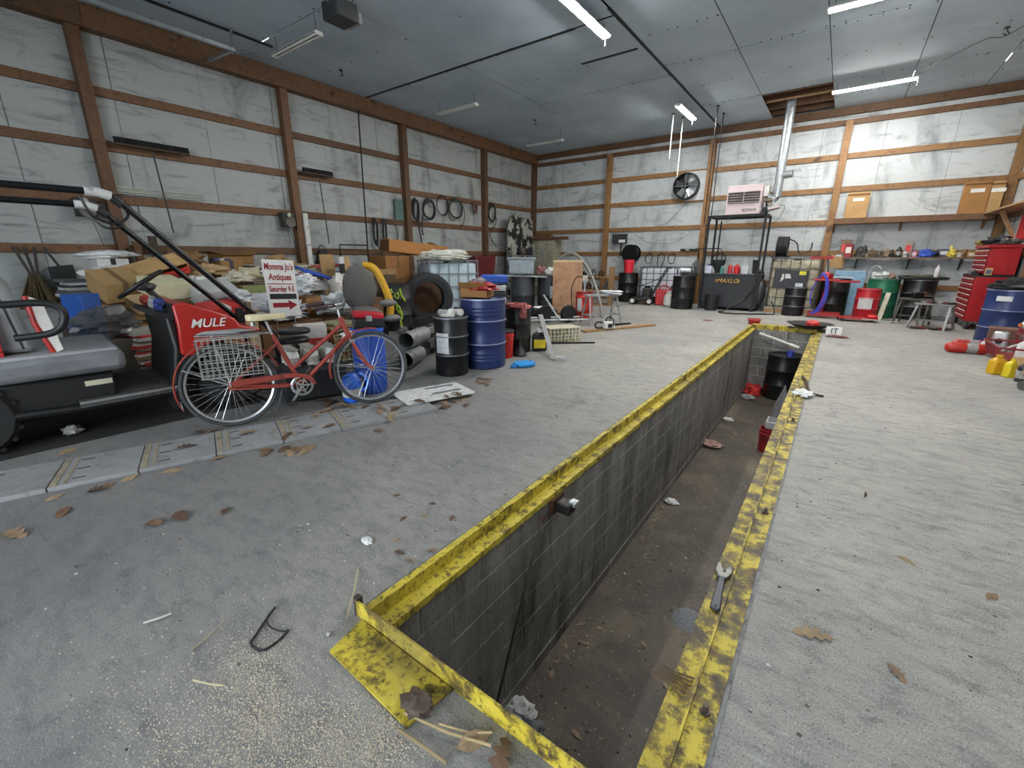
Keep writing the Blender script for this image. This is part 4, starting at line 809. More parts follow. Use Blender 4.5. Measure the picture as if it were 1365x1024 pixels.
# ---------------- far right: hoist, tools, chest ----------------
REDM = mat('#a3201f', .45, .1, dirt=.15); REDC = mat('#a81a20', .35, .1, var=.1, dirt=.06)
eh = T('engine_hoist', 'red engine hoist with a tilted mast beside the blue hose', 'hoist', (-.18, 12.76, 0))
P(eh, 'mast', MB().bar((-.04, 0, .08), (.04, .1, 1.0), .07, .07), REDM); P(eh, 'boom', MB().bar((-.42, .0, 1.37), (.02, .05, 1.37), .06, .06), REDM); P(eh, 'boom_post', MB().bar((-.02, .1, .95), (-.08, .1, 1.37), .04, .04), mat('#4b4440', .6)); P(eh, 'base_leg', MB().bb((-.28, -.12, .05), (.35, -.04, .12)), REDM); P(eh, 'base_leg', MB().bb((-.28, .22, .05), (.35, .30, .12)), REDM); P(eh, 'cross_beam', MB().bb((-.08, -.1, .08), (.0, .28, .16)), REDM); P(eh, 'tray', MB().box((-.02, .03, .88), (.50, .34, .03)), mat('#b4302c', .45)); P(eh, 'side_arm', MB().bb((.1, -.1, .83), (.6, -.04, .88)), REDM)
for x in (-.26, .33):
    for y in (-.08, .26): P(eh, 'caster', MB().cyl((x, y-.02, .03), (x, y+.02, .03), .03, n=12), RUST)
P(eh, 'jack_head', MB().box((-.06, 0, .98), (.16, .14, .14)), mat('#c43131', .4), bev=.02)
bh = T('blue_hose', 'loops of bright blue air hose hanging on the hoist tray', 'hose', (-.30, 12.66, 0))
for k in range(3): P(bh, 'loop', MB().tube(smoothpts([(-.12+.03*k, -.02*k, .1), (.0+.04*k, -.05, .2), (.10+.03*k, -.06, .5), (.09+.02*k, -.04, .85), (.02, -.02, .99+.02*k), (-.05, .0, .93), (-.16, .02, .6), (-.13, .02, .3)], 6), .014, 8), mat('#3f49b8', .45))
bo_ = T('blue_board', 'pale blue board leaning against the back wall behind the hoist', 'board', (.24, 14.0, 0)); P(bo_, 'panel', MB().bb((-.32, -.012, 0), (.30, .012, 1.06)), mat('#7ea0b8', .6, dirt=.12), rot=(-4, 0, 0)); P(bo_, 'edge', MB().bb((-.32, -.015, 1.04), (.30, .015, 1.07)), mat('#93b2c6', .6), rot=(-4, 0, 0))
wt = O('serving_tray', 'white tray lying over the drum behind the engine hoist', 'tray', MB().sheet(6, 4, lambda u, v: (-.25+.5*u, -.16+.32*v, .02+.03*math.sin(3*u)), .012), WHITE, loc=(.06, 13.5, .885))
cp = T('clipboard', 'blank brown clipboard hung by the end of the lower shelf', 'clipboard', (-.10, YB-.25, 1.12)); P(cp, 'board', MB().bb((-.16, -.01, 0), (.15, .01, .30)), CARDL, rot=(0, 6, 0)); P(cp, 'clip', MB().bb((-.04, -.02, .28), (.07, -.01, .33)), GALV)
rk = T('creeper', 'red mechanic creeper lying flat before the small red drum', 'creeper', (.45, 12.52, 0), 5); P(rk, 'deck', MB().bb((-.3, -.18, .06), (.4, .18, .09)), REDM, bev=.01); P(rk, 'headrest', MB().box((.3, 0, .12), (.18, .3, .07)), mat('#c5282a', .5), bev=.03); P(rk, 'pull_rod', MB().cyl((.1, -.25, .08), (.72, -.30, .06), .012, n=8), GALV)
for x in (-.22, .3):
    for y in (-.13, .13): P(rk, 'caster', MB().cyl((x, y-.015, .03), (x, y+.015, .03), .03, n=10), BLK)
O('leaning_board', 'pale painted board leaning against the small red drum', 'board', MB().bar((.90, 12.88, .02), (.98, 13.05, .62), .09, .03), mat('#c6c2ae', .6, dirt=.2), at=(.9, 12.88, 0))
rag('clear plastic jug parts heaped on the green drum', .82, 13.75, .90, .16, .14, .10, mat('#c4c9c6', .3), 41, 'plastic_jugs', 'jug', .5)
gj = T('wire_bail', 'wire carrier standing on the green drum lid', 'carrier', (.70, 13.7, .9)); P(gj, 'bail', MB().tube(smoothpts([(-.12, 0, 0), (-.1, 0, .22), (0, .02, .30), (.1, 0, .2), (.14, 0, 0)]), .009, 6), GALV); P(gj, 'cup', MB().lathe([(.05, 0), (.07, .13), (.06, .13), (.04, .01)], 16), mat('#d7d8d6', .4))
rag('brown rag bundle on the rim of the green drum', 1.0, 13.62, .90, .07, .08, .09, mat('#8d7868', .8), 42)
O('drum_tray', 'wide black drain tray on the black drum next to the green one', 'tray', MB().box((0, 0, .03), (.80, .5, .055), taper=1.06), BLK, loc=(1.56, 13.72, .902), bev=.02)
bottle('white spray bottle standing on the wide black tray', 1.75, 13.55, .962, .045, .26, mat('#d9d9d6', .4), WHITE)
rag('tangle of grey rods in the black drain tray', 1.5, 13.7, .962, .3, .1, .035, mat('#6d6c62', .6), 44, 'rod_tangle', 'rods')
ws = sawhorse('silver sawhorse bench cluttered with tools near the tool chest', 1.66, 12.05, -25, .62, .50, mat('#828483', .45, .4, dirt=.2), .24)
wsb = sawhorse('dark work stand with a vise behind the silver sawhorse', 1.42, 12.62, -20, .55, .55, mat('#4a4844', .6, .3), .2, 'work_stand')
for i in range(7): rag('grimy hand tool on the silver sawhorse bench', 1.42+.075*i, 12.12-.03*i, .50, .06, .03, .025, mat(('#2a2827', '#8d8c88', '#6b3b38')[i % 3], .5, .4), 50+i, 'hand_tool', 'tool')['group'] = 'tools on the sawhorse'
vs_ = T('bench_vise', 'dark bench vise bolted on the work stand', 'vise', (1.42, 12.62, .55), 30); P(vs_, 'body', MB().box((0, 0, .06), (.2, .1, .12)), BLKM, bev=.02); P(vs_, 'jaw', MB().box((.13, 0, .1), (.05, .13, .07)), RUST); P(vs_, 'screw', MB().cyl((.1, 0, .05), (.26, 0, .05), .012, n=8), GALV); P(vs_, 'tommy_bar', MB().cyl((.25, -.08, .05), (.25, .08, .05), .007, n=6), GALV)
for i in range(6): rag('rusty scrap part under the sawhorse', 1.40+.1*i, 11.85+.07*(i % 3), 0, .07, .05, .03, mat(('#3a2f2a', '#7d2d2c', '#55524d')[i % 3], .7, .3), 60+i, 'scrap_part', 'scrap')['group'] = 'scrap under the sawhorse'
# small things on the lower shelf
SHZ = 1.391
shelf_items = [('red boxed part standing at the end of the lower shelf', .10, 'box', '#8a2026', .16, .32), ('tan packet with photo standing behind the red part on the shelf', .02, 'box', '#6b5a45', .2, .42), ('tangled steel puller arms on the lower shelf', .38, 'rag', '#3f3d3a', .16, .14), ('rusty bracket cluster on the lower shelf', .58, 'rag', '#5b4e3e', .10, .09), ('yellowed jar of screws on the lower shelf', .50, 'bot', '#a59a4a', .04, .10), ('grey cast fitting on the lower shelf', .74, 'rag', '#75726c', .07, .10), ('row of small brass fittings on the lower shelf', .86, 'rag', '#8a7d68', .06, .11), ('dark pipe fitting beside the tall black bottle', .95, 'rag', '#3e3a38', .06, .08), ('tall black bottle on the lower shelf', 1.08, 'bot', '#1a1a1c', .055, .24), ('small white tub beside the tall black bottle', 1.20, 'bot', '#c9c4bb', .05, .15), ('stack of photo boxes on the lower shelf', 1.24, 'box', '#8d8378', .14, .36), ('pink and white carton on the lower shelf', 1.36, 'box', '#c96a96', .12, .14), ('blue crinkled plastic bag on the lower shelf', 1.56, 'rag', '#2f4fae', .15, .10), ('black lump of tape rolls on the lower shelf', 1.72, 'rag', '#25211f', .08, .08), ('slate blue square can on the lower shelf', 1.86, 'box', '#4f5570', .17, .18), ('yellow crumpled glove on the lower shelf', 2.0, 'rag', '#cbb94e', .10, .10), ('white tube lying across the lower shelf', 2.08, 'rag', '#cfcac0', .12, .05), ('brown wooden handle on the lower shelf', 2.2, 'rag', '#7b5c3c', .12, .08), ('tan carton at the chest end of the lower shelf', 2.32, 'box', '#a07a4e', .12, .12)]
for i, (lb, x, k, hx, a, h) in enumerate(shelf_items):
    y = YB-.24+.05*((i*7) % 3-1)
    if k == 'box':
        r_ = T('small_carton', lb, 'box', (x, y+.05, SHZ), 4*(i % 5-2)); P(r_, 'carton', MB().bb((-a/2, -a*.35, 0), (a/2, a*.35, h)), mat(hx, .6), bev=.004); P(r_, 'printed_label', MB().bb((-a*.35, -a*.355, h*.3), (a*.35, -a*.35, h*.75)), mat(('#d8d4ca', '#c23a3a', '#e6e2da')[i % 3], .5, var=.4, scale=40))
    elif k == 'bot': bottle(lb, x, y, SHZ, a, h, mat(hx, .4), mat('#3a3a3c', .4), lab=mat('#8f8f8c', .5, var=.4, scale=40), cat='bottle')
    else: rag(lb, x, y, SHZ, a*.8, .05, h*1.15, mat(hx, .6, .2, var=.4, scale=25), 70+i, 'shelf_clutter', 'parts', .6)
# red tool chest, drawers facing into the room
tc = T('tool_chest', 'tall red roller tool chest with many drawers in the back corner', 'tool chest', (2.42, 13.0, 0))
x0, x1, y0, y1 = 2.17, 2.68, 12.35, 13.55
P(tc, 'roller_cabinet', MB().bb((x0, y0, .16), (x1, y1, 1.02)), REDC, True, bev=.01); P(tc, 'top_box', MB().bb((x0+.10, y0+.05, 1.06), (x1, y1-.05, 1.56)), REDC, True, bev=.01); P(tc, 'drawer_recess', MB().bb((x0-.003, y0+.04, .17), (x0, y1-.04, 1.01)).bb((x0+.097, y0+.09, 1.07), (x0+.10, y1-.09, 1.55)), mat('#3a0c0e', .6), True); P(tc, 'middle_tray', MB().bb((x0, y0, 1.02), (x1, y1, 1.05)), BLK, True); P(tc, 'top_lid', MB().bb((x0+.06, y0+.02, 1.56), (x1, y1-.02, 1.62)), REDC, True, bev=.01)
for z0, z1, n, xx, m0 in ((.18, 1.0, 8, x0, 0), (1.08, 1.54, 5, x0+.10, .05)):
    for k in range(n):
        a = z0+(z1-z0)*k/n; b = z0+(z1-z0)*(k+1)/n
        for (ya, yb_) in ((y0+.05+m0, y0+.36), (y0+.38, y1-.05-m0)):
            d_ = P(tc, 'drawer', MB().bb((xx-.016, ya, a+.008), (xx-.003, yb_, b-.012)), REDC, True, bev=.003); P(d_, 'handle', MB().bb((xx-.034, ya+.005, b-.034), (xx-.014, yb_-.005, b-.014)), mat('#d9b7b2', .35, .1), True)
for x in (x0+.07, x1-.07):
    for y in (y0+.08, y1-.08): w_ = P(tc, 'caster', MB().cyl((x-.025, y, .075), (x+.025, y, .075), .075, n=16), BLK, True); P(w_, 'fork', MB().bb((x-.035, y-.03, .08), (x+.035, y+.03, .16)), GALV, True)
for i, (x, y, z, a, b, h, hx, lb) in enumerate(((2.45, 12.9, 1.62, .2, .16, .10, '#232427', 'black jacket bundle on top of the red tool chest'), (2.30, 13.3, 1.62, .10, .1, .07, '#8f8140', 'yellowish rag on top of the red tool chest'), (2.5, 12.5, 1.62, .14, .12, .07, '#5a5653', 'grey tool bag on top of the red tool chest'), (2.19, 12.7, 1.051, .03, .2, .05, '#2d2c2e', 'dark hand tools on the chest middle tray'), (2.21, 13.2, 1.051, .03, .12, .05, '#77737a', 'grey cable on the chest middle tray'))): rag(lb, x, y, z, a, b, h, mat(hx, .7, var=.4, scale=15), 90+i, 'clutter_bundle', 'bundle', .55)
cs_ = T('photo_card', 'photo card leaning on the chest front beside the drawers', 'card', (2.26, 12.34, 1.06)); P(cs_, 'card', MB().bb((0, -.01, 0), (.1, 0, .13)), mat('#c9a56b', .5)); P(cs_, 'picture', MB().bb((.015, -.012, .02), (.085, -.01, .10)), mat('#55627d', .5))
rsn = T('red_sign', 'red and white sign hung on the right wall above the chest', 'sign', (2.69, 12.6, 1.72)); P(rsn, 'panel', MB().bb((-.01, -.55, 0), (.01, .55, .46)), mat('#c01c24', .5)); P(rsn, 'border', MB().bb((-.013, .5, 0), (-.01, .55, .46)), WHITE); P(rsn, 'emblem', MB().cyl((-.014, -.25, .2), (-.01, -.25, .2), .14, n=20), mat('#d8c8b4', .5))
# on the right drum
rag('black plastic sheet draped over the navy drum by the tool chest', 2.38, 10.72, .88, .29, .29, .10, mat('#1d1f21', .45), 101, 'plastic_sheet', 'plastic sheet', .35)
rag('dark oily rags on the drum by the chest', 2.22, 11.0, .88, .12, .1, .06, mat('#2a2523', .8), 102)
wbx = carton('brown wooden box in front of the navy drum near the tool chest', 2.36, 10.05, 0, .55, .35, .30, -10, mat('#6e4f45', .7, var=.2, scale=3), flaps=False, name='wooden_box', tape=False)
P(wbx, 'lid_board', MB().bb((-.28, -.18, .30), (.28, .18, .32)), mat('#7d5a4c', .7))
def cylx(label, x, y, rz, L, r, hx):
    r_ = T('fire_extinguisher', label, 'extinguisher', (x, y, r), rz); P(r_, 'tank', MB().lathe([(.03, -L/2), (r*.8, -L/2+.02), (r, -L/2+.05), (r, L/2-.07), (r*.7, L/2-.02), (.02, L/2)], 22, M=Euler((0, R(90), 0)).to_matrix().to_4x4()), mat(hx, .4, var=.1, dirt=.1)); P(r_, 'label_band', MB().cyl((-.02, 0, 0), (.10, 0, 0), r+.001, n=22, cap=False), mat('#96918f', .5, var=.4, scale=30)); P(r_, 'valve', MB().cyl((L/2-.01, 0, 0), (L/2+.06, 0, 0), .02, n=10).box((L/2+.06, 0, .02), (.08, .03, .05)), BLK)
cylx('faded red fire extinguisher lying behind the brighter one', 1.86, 9.8, 15, .42, .065, '#b04038'); cylx('red fire extinguisher with a white label lying on the floor', 1.74, 9.2, 5, .50, .075, '#b52a1c')
bottle('clear plastic bottle beside the red extinguishers', 2.02, 9.72, 0, .05, .16, mat('#d6dadb', .25), WHITE)
bk_ = T('metal_canister', 'silver metal canister standing before the wooden box', 'canister', (2.09, 9.40, 0), -20); P(bk_, 'can', MB().box((0, 0, .17), (.2, .14, .34), taper=.8), mat('#b4b6b4', .35, .6, dirt=.2), bev=.03); P(bk_, 'dial', MB().cyl((0, -.065, .2), (0, -.08, .2), .04, n=14), BLK); P(bk_, 'hose', MB().tube(smoothpts([(.06, -.06, .05), (.15, -.15, .15), (.28, -.2, .22), (.38, -.15, .2)]), .018, 8), mat('#d4d4d0', .5))
rt = T('red_basket', 'dark red slatted tray of bottles by the toolbox', 'tray', (2.17, 8.72, 0), 0)
P(rt, 'base', MB().bb((-.25, -.4, .06), (.3, .4, .08)), mat('#7d1f20', .5))
for k in range(7): P(rt, 'slat', MB().bar((-.25, -.4+.12*k, .08), (-.30, -.4+.12*k, .24), .05, .012), mat('#84262a', .5))
P(rt, 'rim', MB().tube([(-.3, -.42, .24), (.33, -.42, .24), (.33, .42, .24), (-.3, .42, .24)], .012, 6, True), mat('#84262a', .5))
rbx = T('red_toolbox', 'dark red metal toolbox behind the slatted tray', 'toolbox', (2.5, 9.58, 0), 0); P(rbx, 'box', MB().bb((-.16, -.24, 0), (.2, .24, .38)), mat('#741a1c', .45, dirt=.2), bev=.015); P(rbx, 'lid_band', MB().bb((-.17, -.25, .27), (.21, .25, .29)), mat('#a55a50', .4)); P(rbx, 'latch', MB().bb((-.18, -.05, .22), (-.16, .05, .30)), CHROME)
wj = bottle('white jug lying on the dark red toolbox', 2.44, 9.50, .445, .06, .24, mat('#d4d4cc', .4), mat('#c26a3a', .4), rot=(90, 0, -60))
YB1 = mat('#d2a318', .4, var=.08); YB2 = mat('#dcc622', .4, var=.08)
bottle('orange yellow antifreeze jug standing by the red tray', 1.76, 7.72, 0, .075, .24, YB1, YB1, rot=(0, 0, 35), square=True, name='oil_jug', cat='jug')
bottle('lemon yellow oil jug next to the orange yellow one', 1.86, 7.60, 0, .065, .23, YB2, YB2, rot=(0, 0, 35), square=True, name='oil_jug', cat='jug')
bottle('black and silver bottle next to the lemon yellow jug', 1.90, 7.38, 0, .05, .24, mat('#2e2f31', .3), mat('#b4b6b4', .3), lab=mat('#9a9a98', .4, var=.4, scale=30))
bottle('white bottle with a red cap among the oil jugs', 2.12, 7.75, 0, .06, .26, mat('#d9d8d4', .4), mat('#c8281e', .4))
bottle('yellow capped clear bottle behind the black and silver one', 2.0, 7.80, 0, .05, .2, mat('#c9c25a', .3), mat('#d8c81e', .4))
bottle('white bottle standing in the dark red tray', 2.13, 8.5, .083, .07, .28, mat('#d2d3d1', .4), WHITE); bottle('grey bottle standing in the dark red tray', 2.25, 8.85, .083, .06, .30, mat('#a5a6a6', .4), WHITE)
carton('open tan carton behind the grey pipe near the yellow jugs', 2.04, 7.35, 0, .24, .3, .16, 25, CARDL); O('grey_pipe', 'short grey rubber pipe lying by the tan carton', 'pipe', MB().tube([(0, 0, .05), (.2, .12, .055), (.42, .28, .05)], .05, 14), mat('#55544f', .6), loc=(1.80, 6.90, 0))
# ---------------- red utility buggy (right side faces the bicycle) ----------------
ut = T('utility_buggy', 'red utility buggy with grey seat and black roll bars behind the bicycle', 'utility vehicle', (-4.93, 1.0, 0))
RED = mat('#a3231d', .32, 0, var=.10, scale=3, dirt=.04); UBLK = mat('#0e0f10', .5, var=.2, dirt=.06, dirtc='#252321'); SEAT = mat('#8d9092', .65, var=.12, scale=4); SEATS = mat('#6a6d70', .7, var=.2)
prof = [(1.285, .56), (1.30, .80), (1.29, .985), (1.38, 1.0), (1.55, .93), (1.73, .835), (1.765, .765), (1.93, .72), (1.93, .69), (1.72, .685), (1.53, .665), (1.37, .535)]
hood = P(ut, 'hood', MB().prism(prof, 'x', -5.42, -4.42), RED, True, bev=.022)
text(hood, 'MULE', .105, mat('#d8d6d2', .4), (-4.415+4.93, 1.515-1.0, .812), (0, 1, -.03), (0, .03, 1), ext=.003, shear=.3)
P(ut, 'hood_tray', MB().bb((-5.3, 1.24, .93), (-4.5, 1.31, .95)).prism([(1.16, .90), (1.30, .86), (1.31, .99), (1.28, .99), (1.26, .92), (1.18, .94)], 'x', -5.40, -4.44), UBLK, True)
for i, (x, hx) in enumerate(((-4.62, '#25356b'), (-4.85, '#8f8f8c'), (-5.2, '#a03a30'))): P(ut, 'tray_clutter', MB().blob((x, 1.24, .98), (.09, .04, .05), i, .4, (10, 7)), mat(hx, .6), True)
P(ut, 'leg_shield', MB().prism([(1.19, .30), (1.30, .30), (1.30, .93), (1.23, .93), (1.25, .62)], 'x', -5.40, -4.46), UBLK, True, bev=.02)
P(ut, 'mud_guard', MB().prism([(1.16, .10), (1.21, .10), (1.36, .55), (1.30, .58)], 'x', -4.75, -4.43), UBLK, True)
fbo = P(ut, 'floor_board', MB().bb((-5.42, .60, .25), (-4.44, 1.28, .30)), mat('#4c4b4a', .6, .2, dirt=.3), True, bev=.006); P(fbo, 'edge_trim', MB().bb((-4.44, .60, .285), (-4.425, 1.24, .305)), CHROME, True)
P(ut, 'engine_box', MB().bb((-5.35, -.2, .20), (-4.52, .84, .50)), UBLK, True, bev=.03); P(ut, 'lower_frame', MB().tube([(-4.5, -.8, .3), (-4.5, .3, .26), (-4.5, .62, .24), (-4.5, 1.3, .24)], .03, 8).tube([(-5.35, -.8, .3), (-5.35, 1.3, .24)], .03, 8), UBLK, True)
P(ut, 'data_plate', MB().bb((-4.52, .66, .40), (-4.515, .82, .44)), mat('#b8b5a0', .5), True)
def cushion(name, y0, y1, z0, z1, m, lean=0):
    return P(ut, name, MB().bb((-5.42, y0, z0), (-4.45, y1, z1)), m, True, bev=.05)
cs1 = cushion('seat_cushion', .18, .93, .50, .67, SEATS); P(cs1, 'seat_top', MB().bb((-5.40, .2, .655), (-4.47, .90, .685)), SEAT, True, bev=.03)
sbk = P(ut, 'seat_back', MB().prism([(.24, .69), (.47, .69), (.41, 1.18), (.36, 1.25), (.26, 1.25)], 'x', -5.40, -4.63), SEAT, True, bev=.04)
P(sbk, 'seam', MB().tube([(-4.628, .40, .72), (-4.628, .35, 1.16)], .006, 6), BLK, True)
P(ut, 'arm_rest', MB().tube(smoothpts([(-4.40, -.2, 1.05), (-4.38, .35, 1.06), (-4.36, .56, 1.06), (-4.35, .64, 1.01), (-4.35, .635, .92), (-4.36, .56, .85), (-4.4, .38, .83)], 5), .024, 10), UBLK, True)
P(ut, 'side_panel', MB().prism([(.49, 1.10), (.56, 1.06), (.60, .70), (.55, .68), (.50, .90)], 'x', -4.62, -4.55), mat('#d2cfc8', .5), True); P(ut, 'side_panel_edge', MB().tube([(-4.56, .485, 1.1), (-4.56, .495, .9), (-4.56, .55, .67)], .018, 8), RED, True)
bed = P(ut, 'cargo_crate', MB().bb((-4.66, -.6, .66), (-4.62, .30, .95)).bb((-4.62, -.6, .64), (-4.57, .30, .72)).bb((-4.62, -.6, .92), (-4.57, .30, 1.0)).bb((-4.62, .22, .725), (-4.57, .30, .915)).bb((-4.62, -.2, .725), (-4.57, -.12, .915)), mat('#a01e22', .5), True)
for n_, x in (('steer', 0),):
    sw = P(ut, 'steering_wheel', MB().tube([(-5.05+.18*math.cos(t), 1.21+.165*math.sin(t)-.03*math.cos(t), 1.135+.11*math.sin(t)+.012*math.cos(t)) for t in [2*PI*k/24 for k in range(24)]], .016, 8, True), BLK, True)
    P(sw, 'spokes', MB().bar((-5.22, 1.21, 1.135), (-4.88, 1.21, 1.135), .05, .012).blob((-5.05, 1.24, 1.11), (.1, .08, .04), 2, .1), mat('#3a3b3d', .5), True)
    P(ut, 'steering_column', MB().cyl((-5.05, 1.24, 1.10), (-5.0, 1.40, .88), .025, n=10), UBLK, True)
ROLL = mat('#111214', .25, .3, var=.1); WRAP = mat('#b9b9b6', .5, dirt=.25)
for xb, o_ in ((-4.47, 0), (-5.32, .0001)):
    P(ut, 'roll_bar', MB().tube([(xb, -.9, 1.84-.03*(o_ > 0)), (xb, .98+o_, 1.83-.03*(o_ > 0)), (xb, 1.07+o_, 1.81-.03*(o_ > 0)), (xb, 1.12+o_, 1.765-.03*(o_ > 0)), (xb+.0, 1.93+o_*1.2, .83-.02*(o_ > 0)), (xb, 2.06, .66)], .024, 12), ROLL, True)
    P(ut, 'joint_wrap', MB().tube([(xb, .93+o_, 1.83-.03*(o_ > 0)), (xb, 1.0+o_, 1.828-.03*(o_ > 0)), (xb, 1.075+o_, 1.805-.03*(o_ > 0))], .034, 12), WRAP, True)
    P(ut, 'clamp', MB().tube([(xb, 1.08+o_, 1.80-.03*(o_ > 0)), (xb, 1.13+o_, 1.752-.03*(o_ > 0))], .035, 10), UBLK, True)
    P(ut, 'rear_post', MB().tube([(xb, -.9, 1.84), (xb, -.9, .4)], .024, 10), ROLL, True)
P(ut, 'joint_cable', MB().tube(smoothpts([(-4.47, .9, 1.8), (-4.5, .95, 1.66), (-4.6, 1.08, 1.62), (-4.55, 1.16, 1.68), (-4.47, 1.12, 1.76)], 6), .010, 6).tube(smoothpts([(-5.3, .98, 1.76), (-5.25, 1.08, 1.62), (-5.28, 1.2, 1.63), (-5.32, 1.2, 1.7)], 6), .010, 6), BLK, True)
P(ut, 'hood_clamp', MB().box((-5.05, 1.98, .78), (.08, .10, .10)).cyl((-5.05, 1.96, .7), (-5.05, 1.96, .86), .035, n=12), UBLK, True)
P(ut, 'front_bumper', MB().tube([(-5.32, 2.06, .66), (-5.32, 2.07, .38), (-4.47, 2.07, .38), (-4.47, 2.06, .66)], .024, 10), ROLL, True)
def tire(parent, name, x, y, z, r, wd, hubm, world=True, axis='x'):
    Mx = Matrix.Translation((x, y, z)) @ Euler((0, R(90), 0)).to_matrix().to_4x4()
    t_ = P(parent, name, MB().lathe([(r*.52, -wd/2), (r*.88, -wd/2), (r, -wd*.3), (r, wd*.3), (r*.88, wd/2), (r*.52, wd/2)], 30, M=Mx, cap=False), mat('#141516', .85, bump=.3, scale=8), world)
    P(t_, 'hub', MB().lathe([(r*.53, -wd*.35), (r*.45, wd*.2), (r*.2, wd*.3), (.01, wd*.32)], 24, M=Mx), hubm, world)
    tr = MB()
    for k in range(18):
        a = 2*PI*k/18; tr.box((x, y+math.cos(a)*r, z+math.sin(a)*r), (wd*.8, .03, .022), (math.degrees(a)-90, 0, 0))
    q = P(t_, 'tread_lugs', tr, mat('#141516', .85, bump=.3, scale=8), world); q['kind'] = 'stuff'
for x in (-4.58, -5.28):
    tire(ut, 'wheel', x, 1.66, .275, .27, .20, mat('#2a2a2b', .5)); tire(ut, 'wheel', x, .02, .275, .27, .22, mat('#6d675b', .6))
O('shade_sheet', 'black sheet under the red buggy painted as its shade and floor stain', 'mat', MB().prism([(-5.9, -1.2), (-4.55, -1.2), (-4.50, .3), (-4.42, 1.3), (-4.36, 1.9), (-5.9, 2.0)], 'z', 0.001, .004), mat('#161514', .85, var=.4, dirt=.2, dirtc='#3a332c'))  # black sheet paints the buggy's shade, plus some stain, onto the floor
O('food_wrapper', 'crumpled pale wrapper lying under the buggy frame', 'wrapper', MB().blob((0, 0, .03), (.08, .06, .04), 4, .5, (12, 8), flat=.7), mat('#9b9a96', .6), loc=(-4.75, .55, .007))

ut.location = (-4.969, 1.054, 0); ut.rotation_euler = (0, 0, R(-6))
# ---------------- bicycle ----------------
bi = T('bicycle', 'old orange red step-through bicycle with wire pannier basket', 'bicycle', (-3.905, 1.40, 0), 68.13)
bi.rotation_euler = (R(-3), 0, R(68.13))
BRED = mat('#8f3a30', .4, .05, var=.14, scale=8, dirt=.06); BTIRE = mat('#3b3c3e', .8); BRIM = mat('#b5b8ba', .3, .8, dirt=.1); BCHR = mat('#c0c2c2', .25, .85, dirt=.08)
def bwheel(name, x, r=.352):
    w_ = P(bi, name, MB().tube([(x+(r-.016)*math.cos(t), 0, r+(r-.016)*math.sin(t)) for t in [2*PI*k/48 for k in range(48)]], .016, 8, True), BTIRE)
    P(w_, 'rim', MB().lathe([(r-.036, -.013), (r-.052, -.008), (r-.052, .008), (r-.036, .013)], 48, M=Matrix.Translation((x, 0, r)) @ Euler((R(90), 0, 0)).to_matrix().to_4x4(), cap=False), BRIM)
    P(w_, 'hub', MB().cyl((x, -.045, r), (x, .045, r), .022, n=12).cyl((x, -.08, r), (x, .08, r), .007, n=8), BCHR)
    sp = MB()
    for k in range(36):
        a = 2*PI*k/36; b_ = a+(.55 if k % 2 else -.55); s = .035 if k % 4 < 2 else -.035
        sp.cyl((x+.022*math.cos(b_), s, r+.022*math.sin(b_)), (x+(r-.05)*math.cos(a), 0, r+(r-.05)*math.sin(a)), .0016, n=4, cap=False)
    q = P(w_, 'spokes', sp, BCHR); q['kind'] = 'stuff'
bwheel('rear_wheel', .02); bwheel('front_wheel', 1.17)
P(bi, 'frame', MB().cyl((.375, 0, .74), (.545, 0, .28), .019, n=12).cyl((.955, 0, .79), (.50, 0, .435), .018, n=12).cyl((1.0, 0, .68), (.545, 0, .28), .019, n=12).cyl((.935, 0, .85), (1.01, 0, .62), .023, n=12).cyl((.545, -.035, .28), (.545, .035, .28), .022, n=12), BRED)
for s in (-1, 1):
    P(bi, 'seat_stay', MB().cyl((.02, s*.055, .352), (.40, s*.02, .66), .008, n=8), BRED); P(bi, 'chain_stay', MB().cyl((.02, s*.055, .352), (.54, s*.03, .28), .010, n=8), BRED)
    P(bi, 'fork_blade', MB().tube(smoothpts([(1.01, s*.03, .63), (1.06, s*.045, .52), (1.11, s*.05, .42), (1.17, s*.05, .352)]), .014, 8), BRED)
    P(bi, 'fender_stay', MB().cyl((.02, s*.06, .36), (-.28, s*.04, .52), .0055, n=6), BCHR); P(bi, 'fender_stay', MB().cyl((1.17, s*.06, .36), (.84, s*.04, .42), .0035, n=6), BCHR)
P(bi, 'fork_crown', MB().box((1.01, 0, .63), (.05, .09, .03)), BCHR)
def fender(x, r, a0, a1):
    mb = MB(); n = 22; w_ = .028
    def fn(u, v):
        t = R(a0+(a1-a0)*u); k = (v-.5)*2; rr = r-.012*k*k
        return (x+rr*math.cos(t), w_*k, .352+rr*math.sin(t))
    return P(bi, 'fender', mb.sheet(n, 6, fn), BRED)
fender(.02, .385, 18, 205); fender(1.17, .385, 78, 188)
P(bi, 'mud_flap', MB().bar((-.325, 0, .20), (-.33, 0, .27), .05, .008), BCHR)
P(bi, 'chain_guard', MB().prism([(-.0, .33), (.0, .385), (.10, .40), (.46, .40), (.56, .385), (.64, .34), (.66, .28), (.64, .275), (.61, .32), (.54, .355), (.44, .36), (.1, .345), (.05, .335)], 'y', -.062, -.045).prism([(.0, .335), (.0, .32), (.40, .285), (.46, .285), (.46, .30), (.40, .30)], 'y', -.062, -.045), BRED, bev=.004)
crg = P(bi, 'chainring', MB().lathe([(.088, -.003), (.092, 0), (.088, .003), (.072, .003), (.072, -.003), (.088, -.003)], 32, M=Matrix.Translation((.545, -.055, .28)) @ Euler((R(90), 0, 0)).to_matrix().to_4x4(), cap=False).lathe([(.05, -.003), (.05, .003), (.040, .003), (.040, -.003), (.05, -.003)], 24, M=Matrix.Translation((.545, -.055, .28)) @ Euler((R(90), 0, 0)).to_matrix().to_4x4(), cap=False), BCHR)
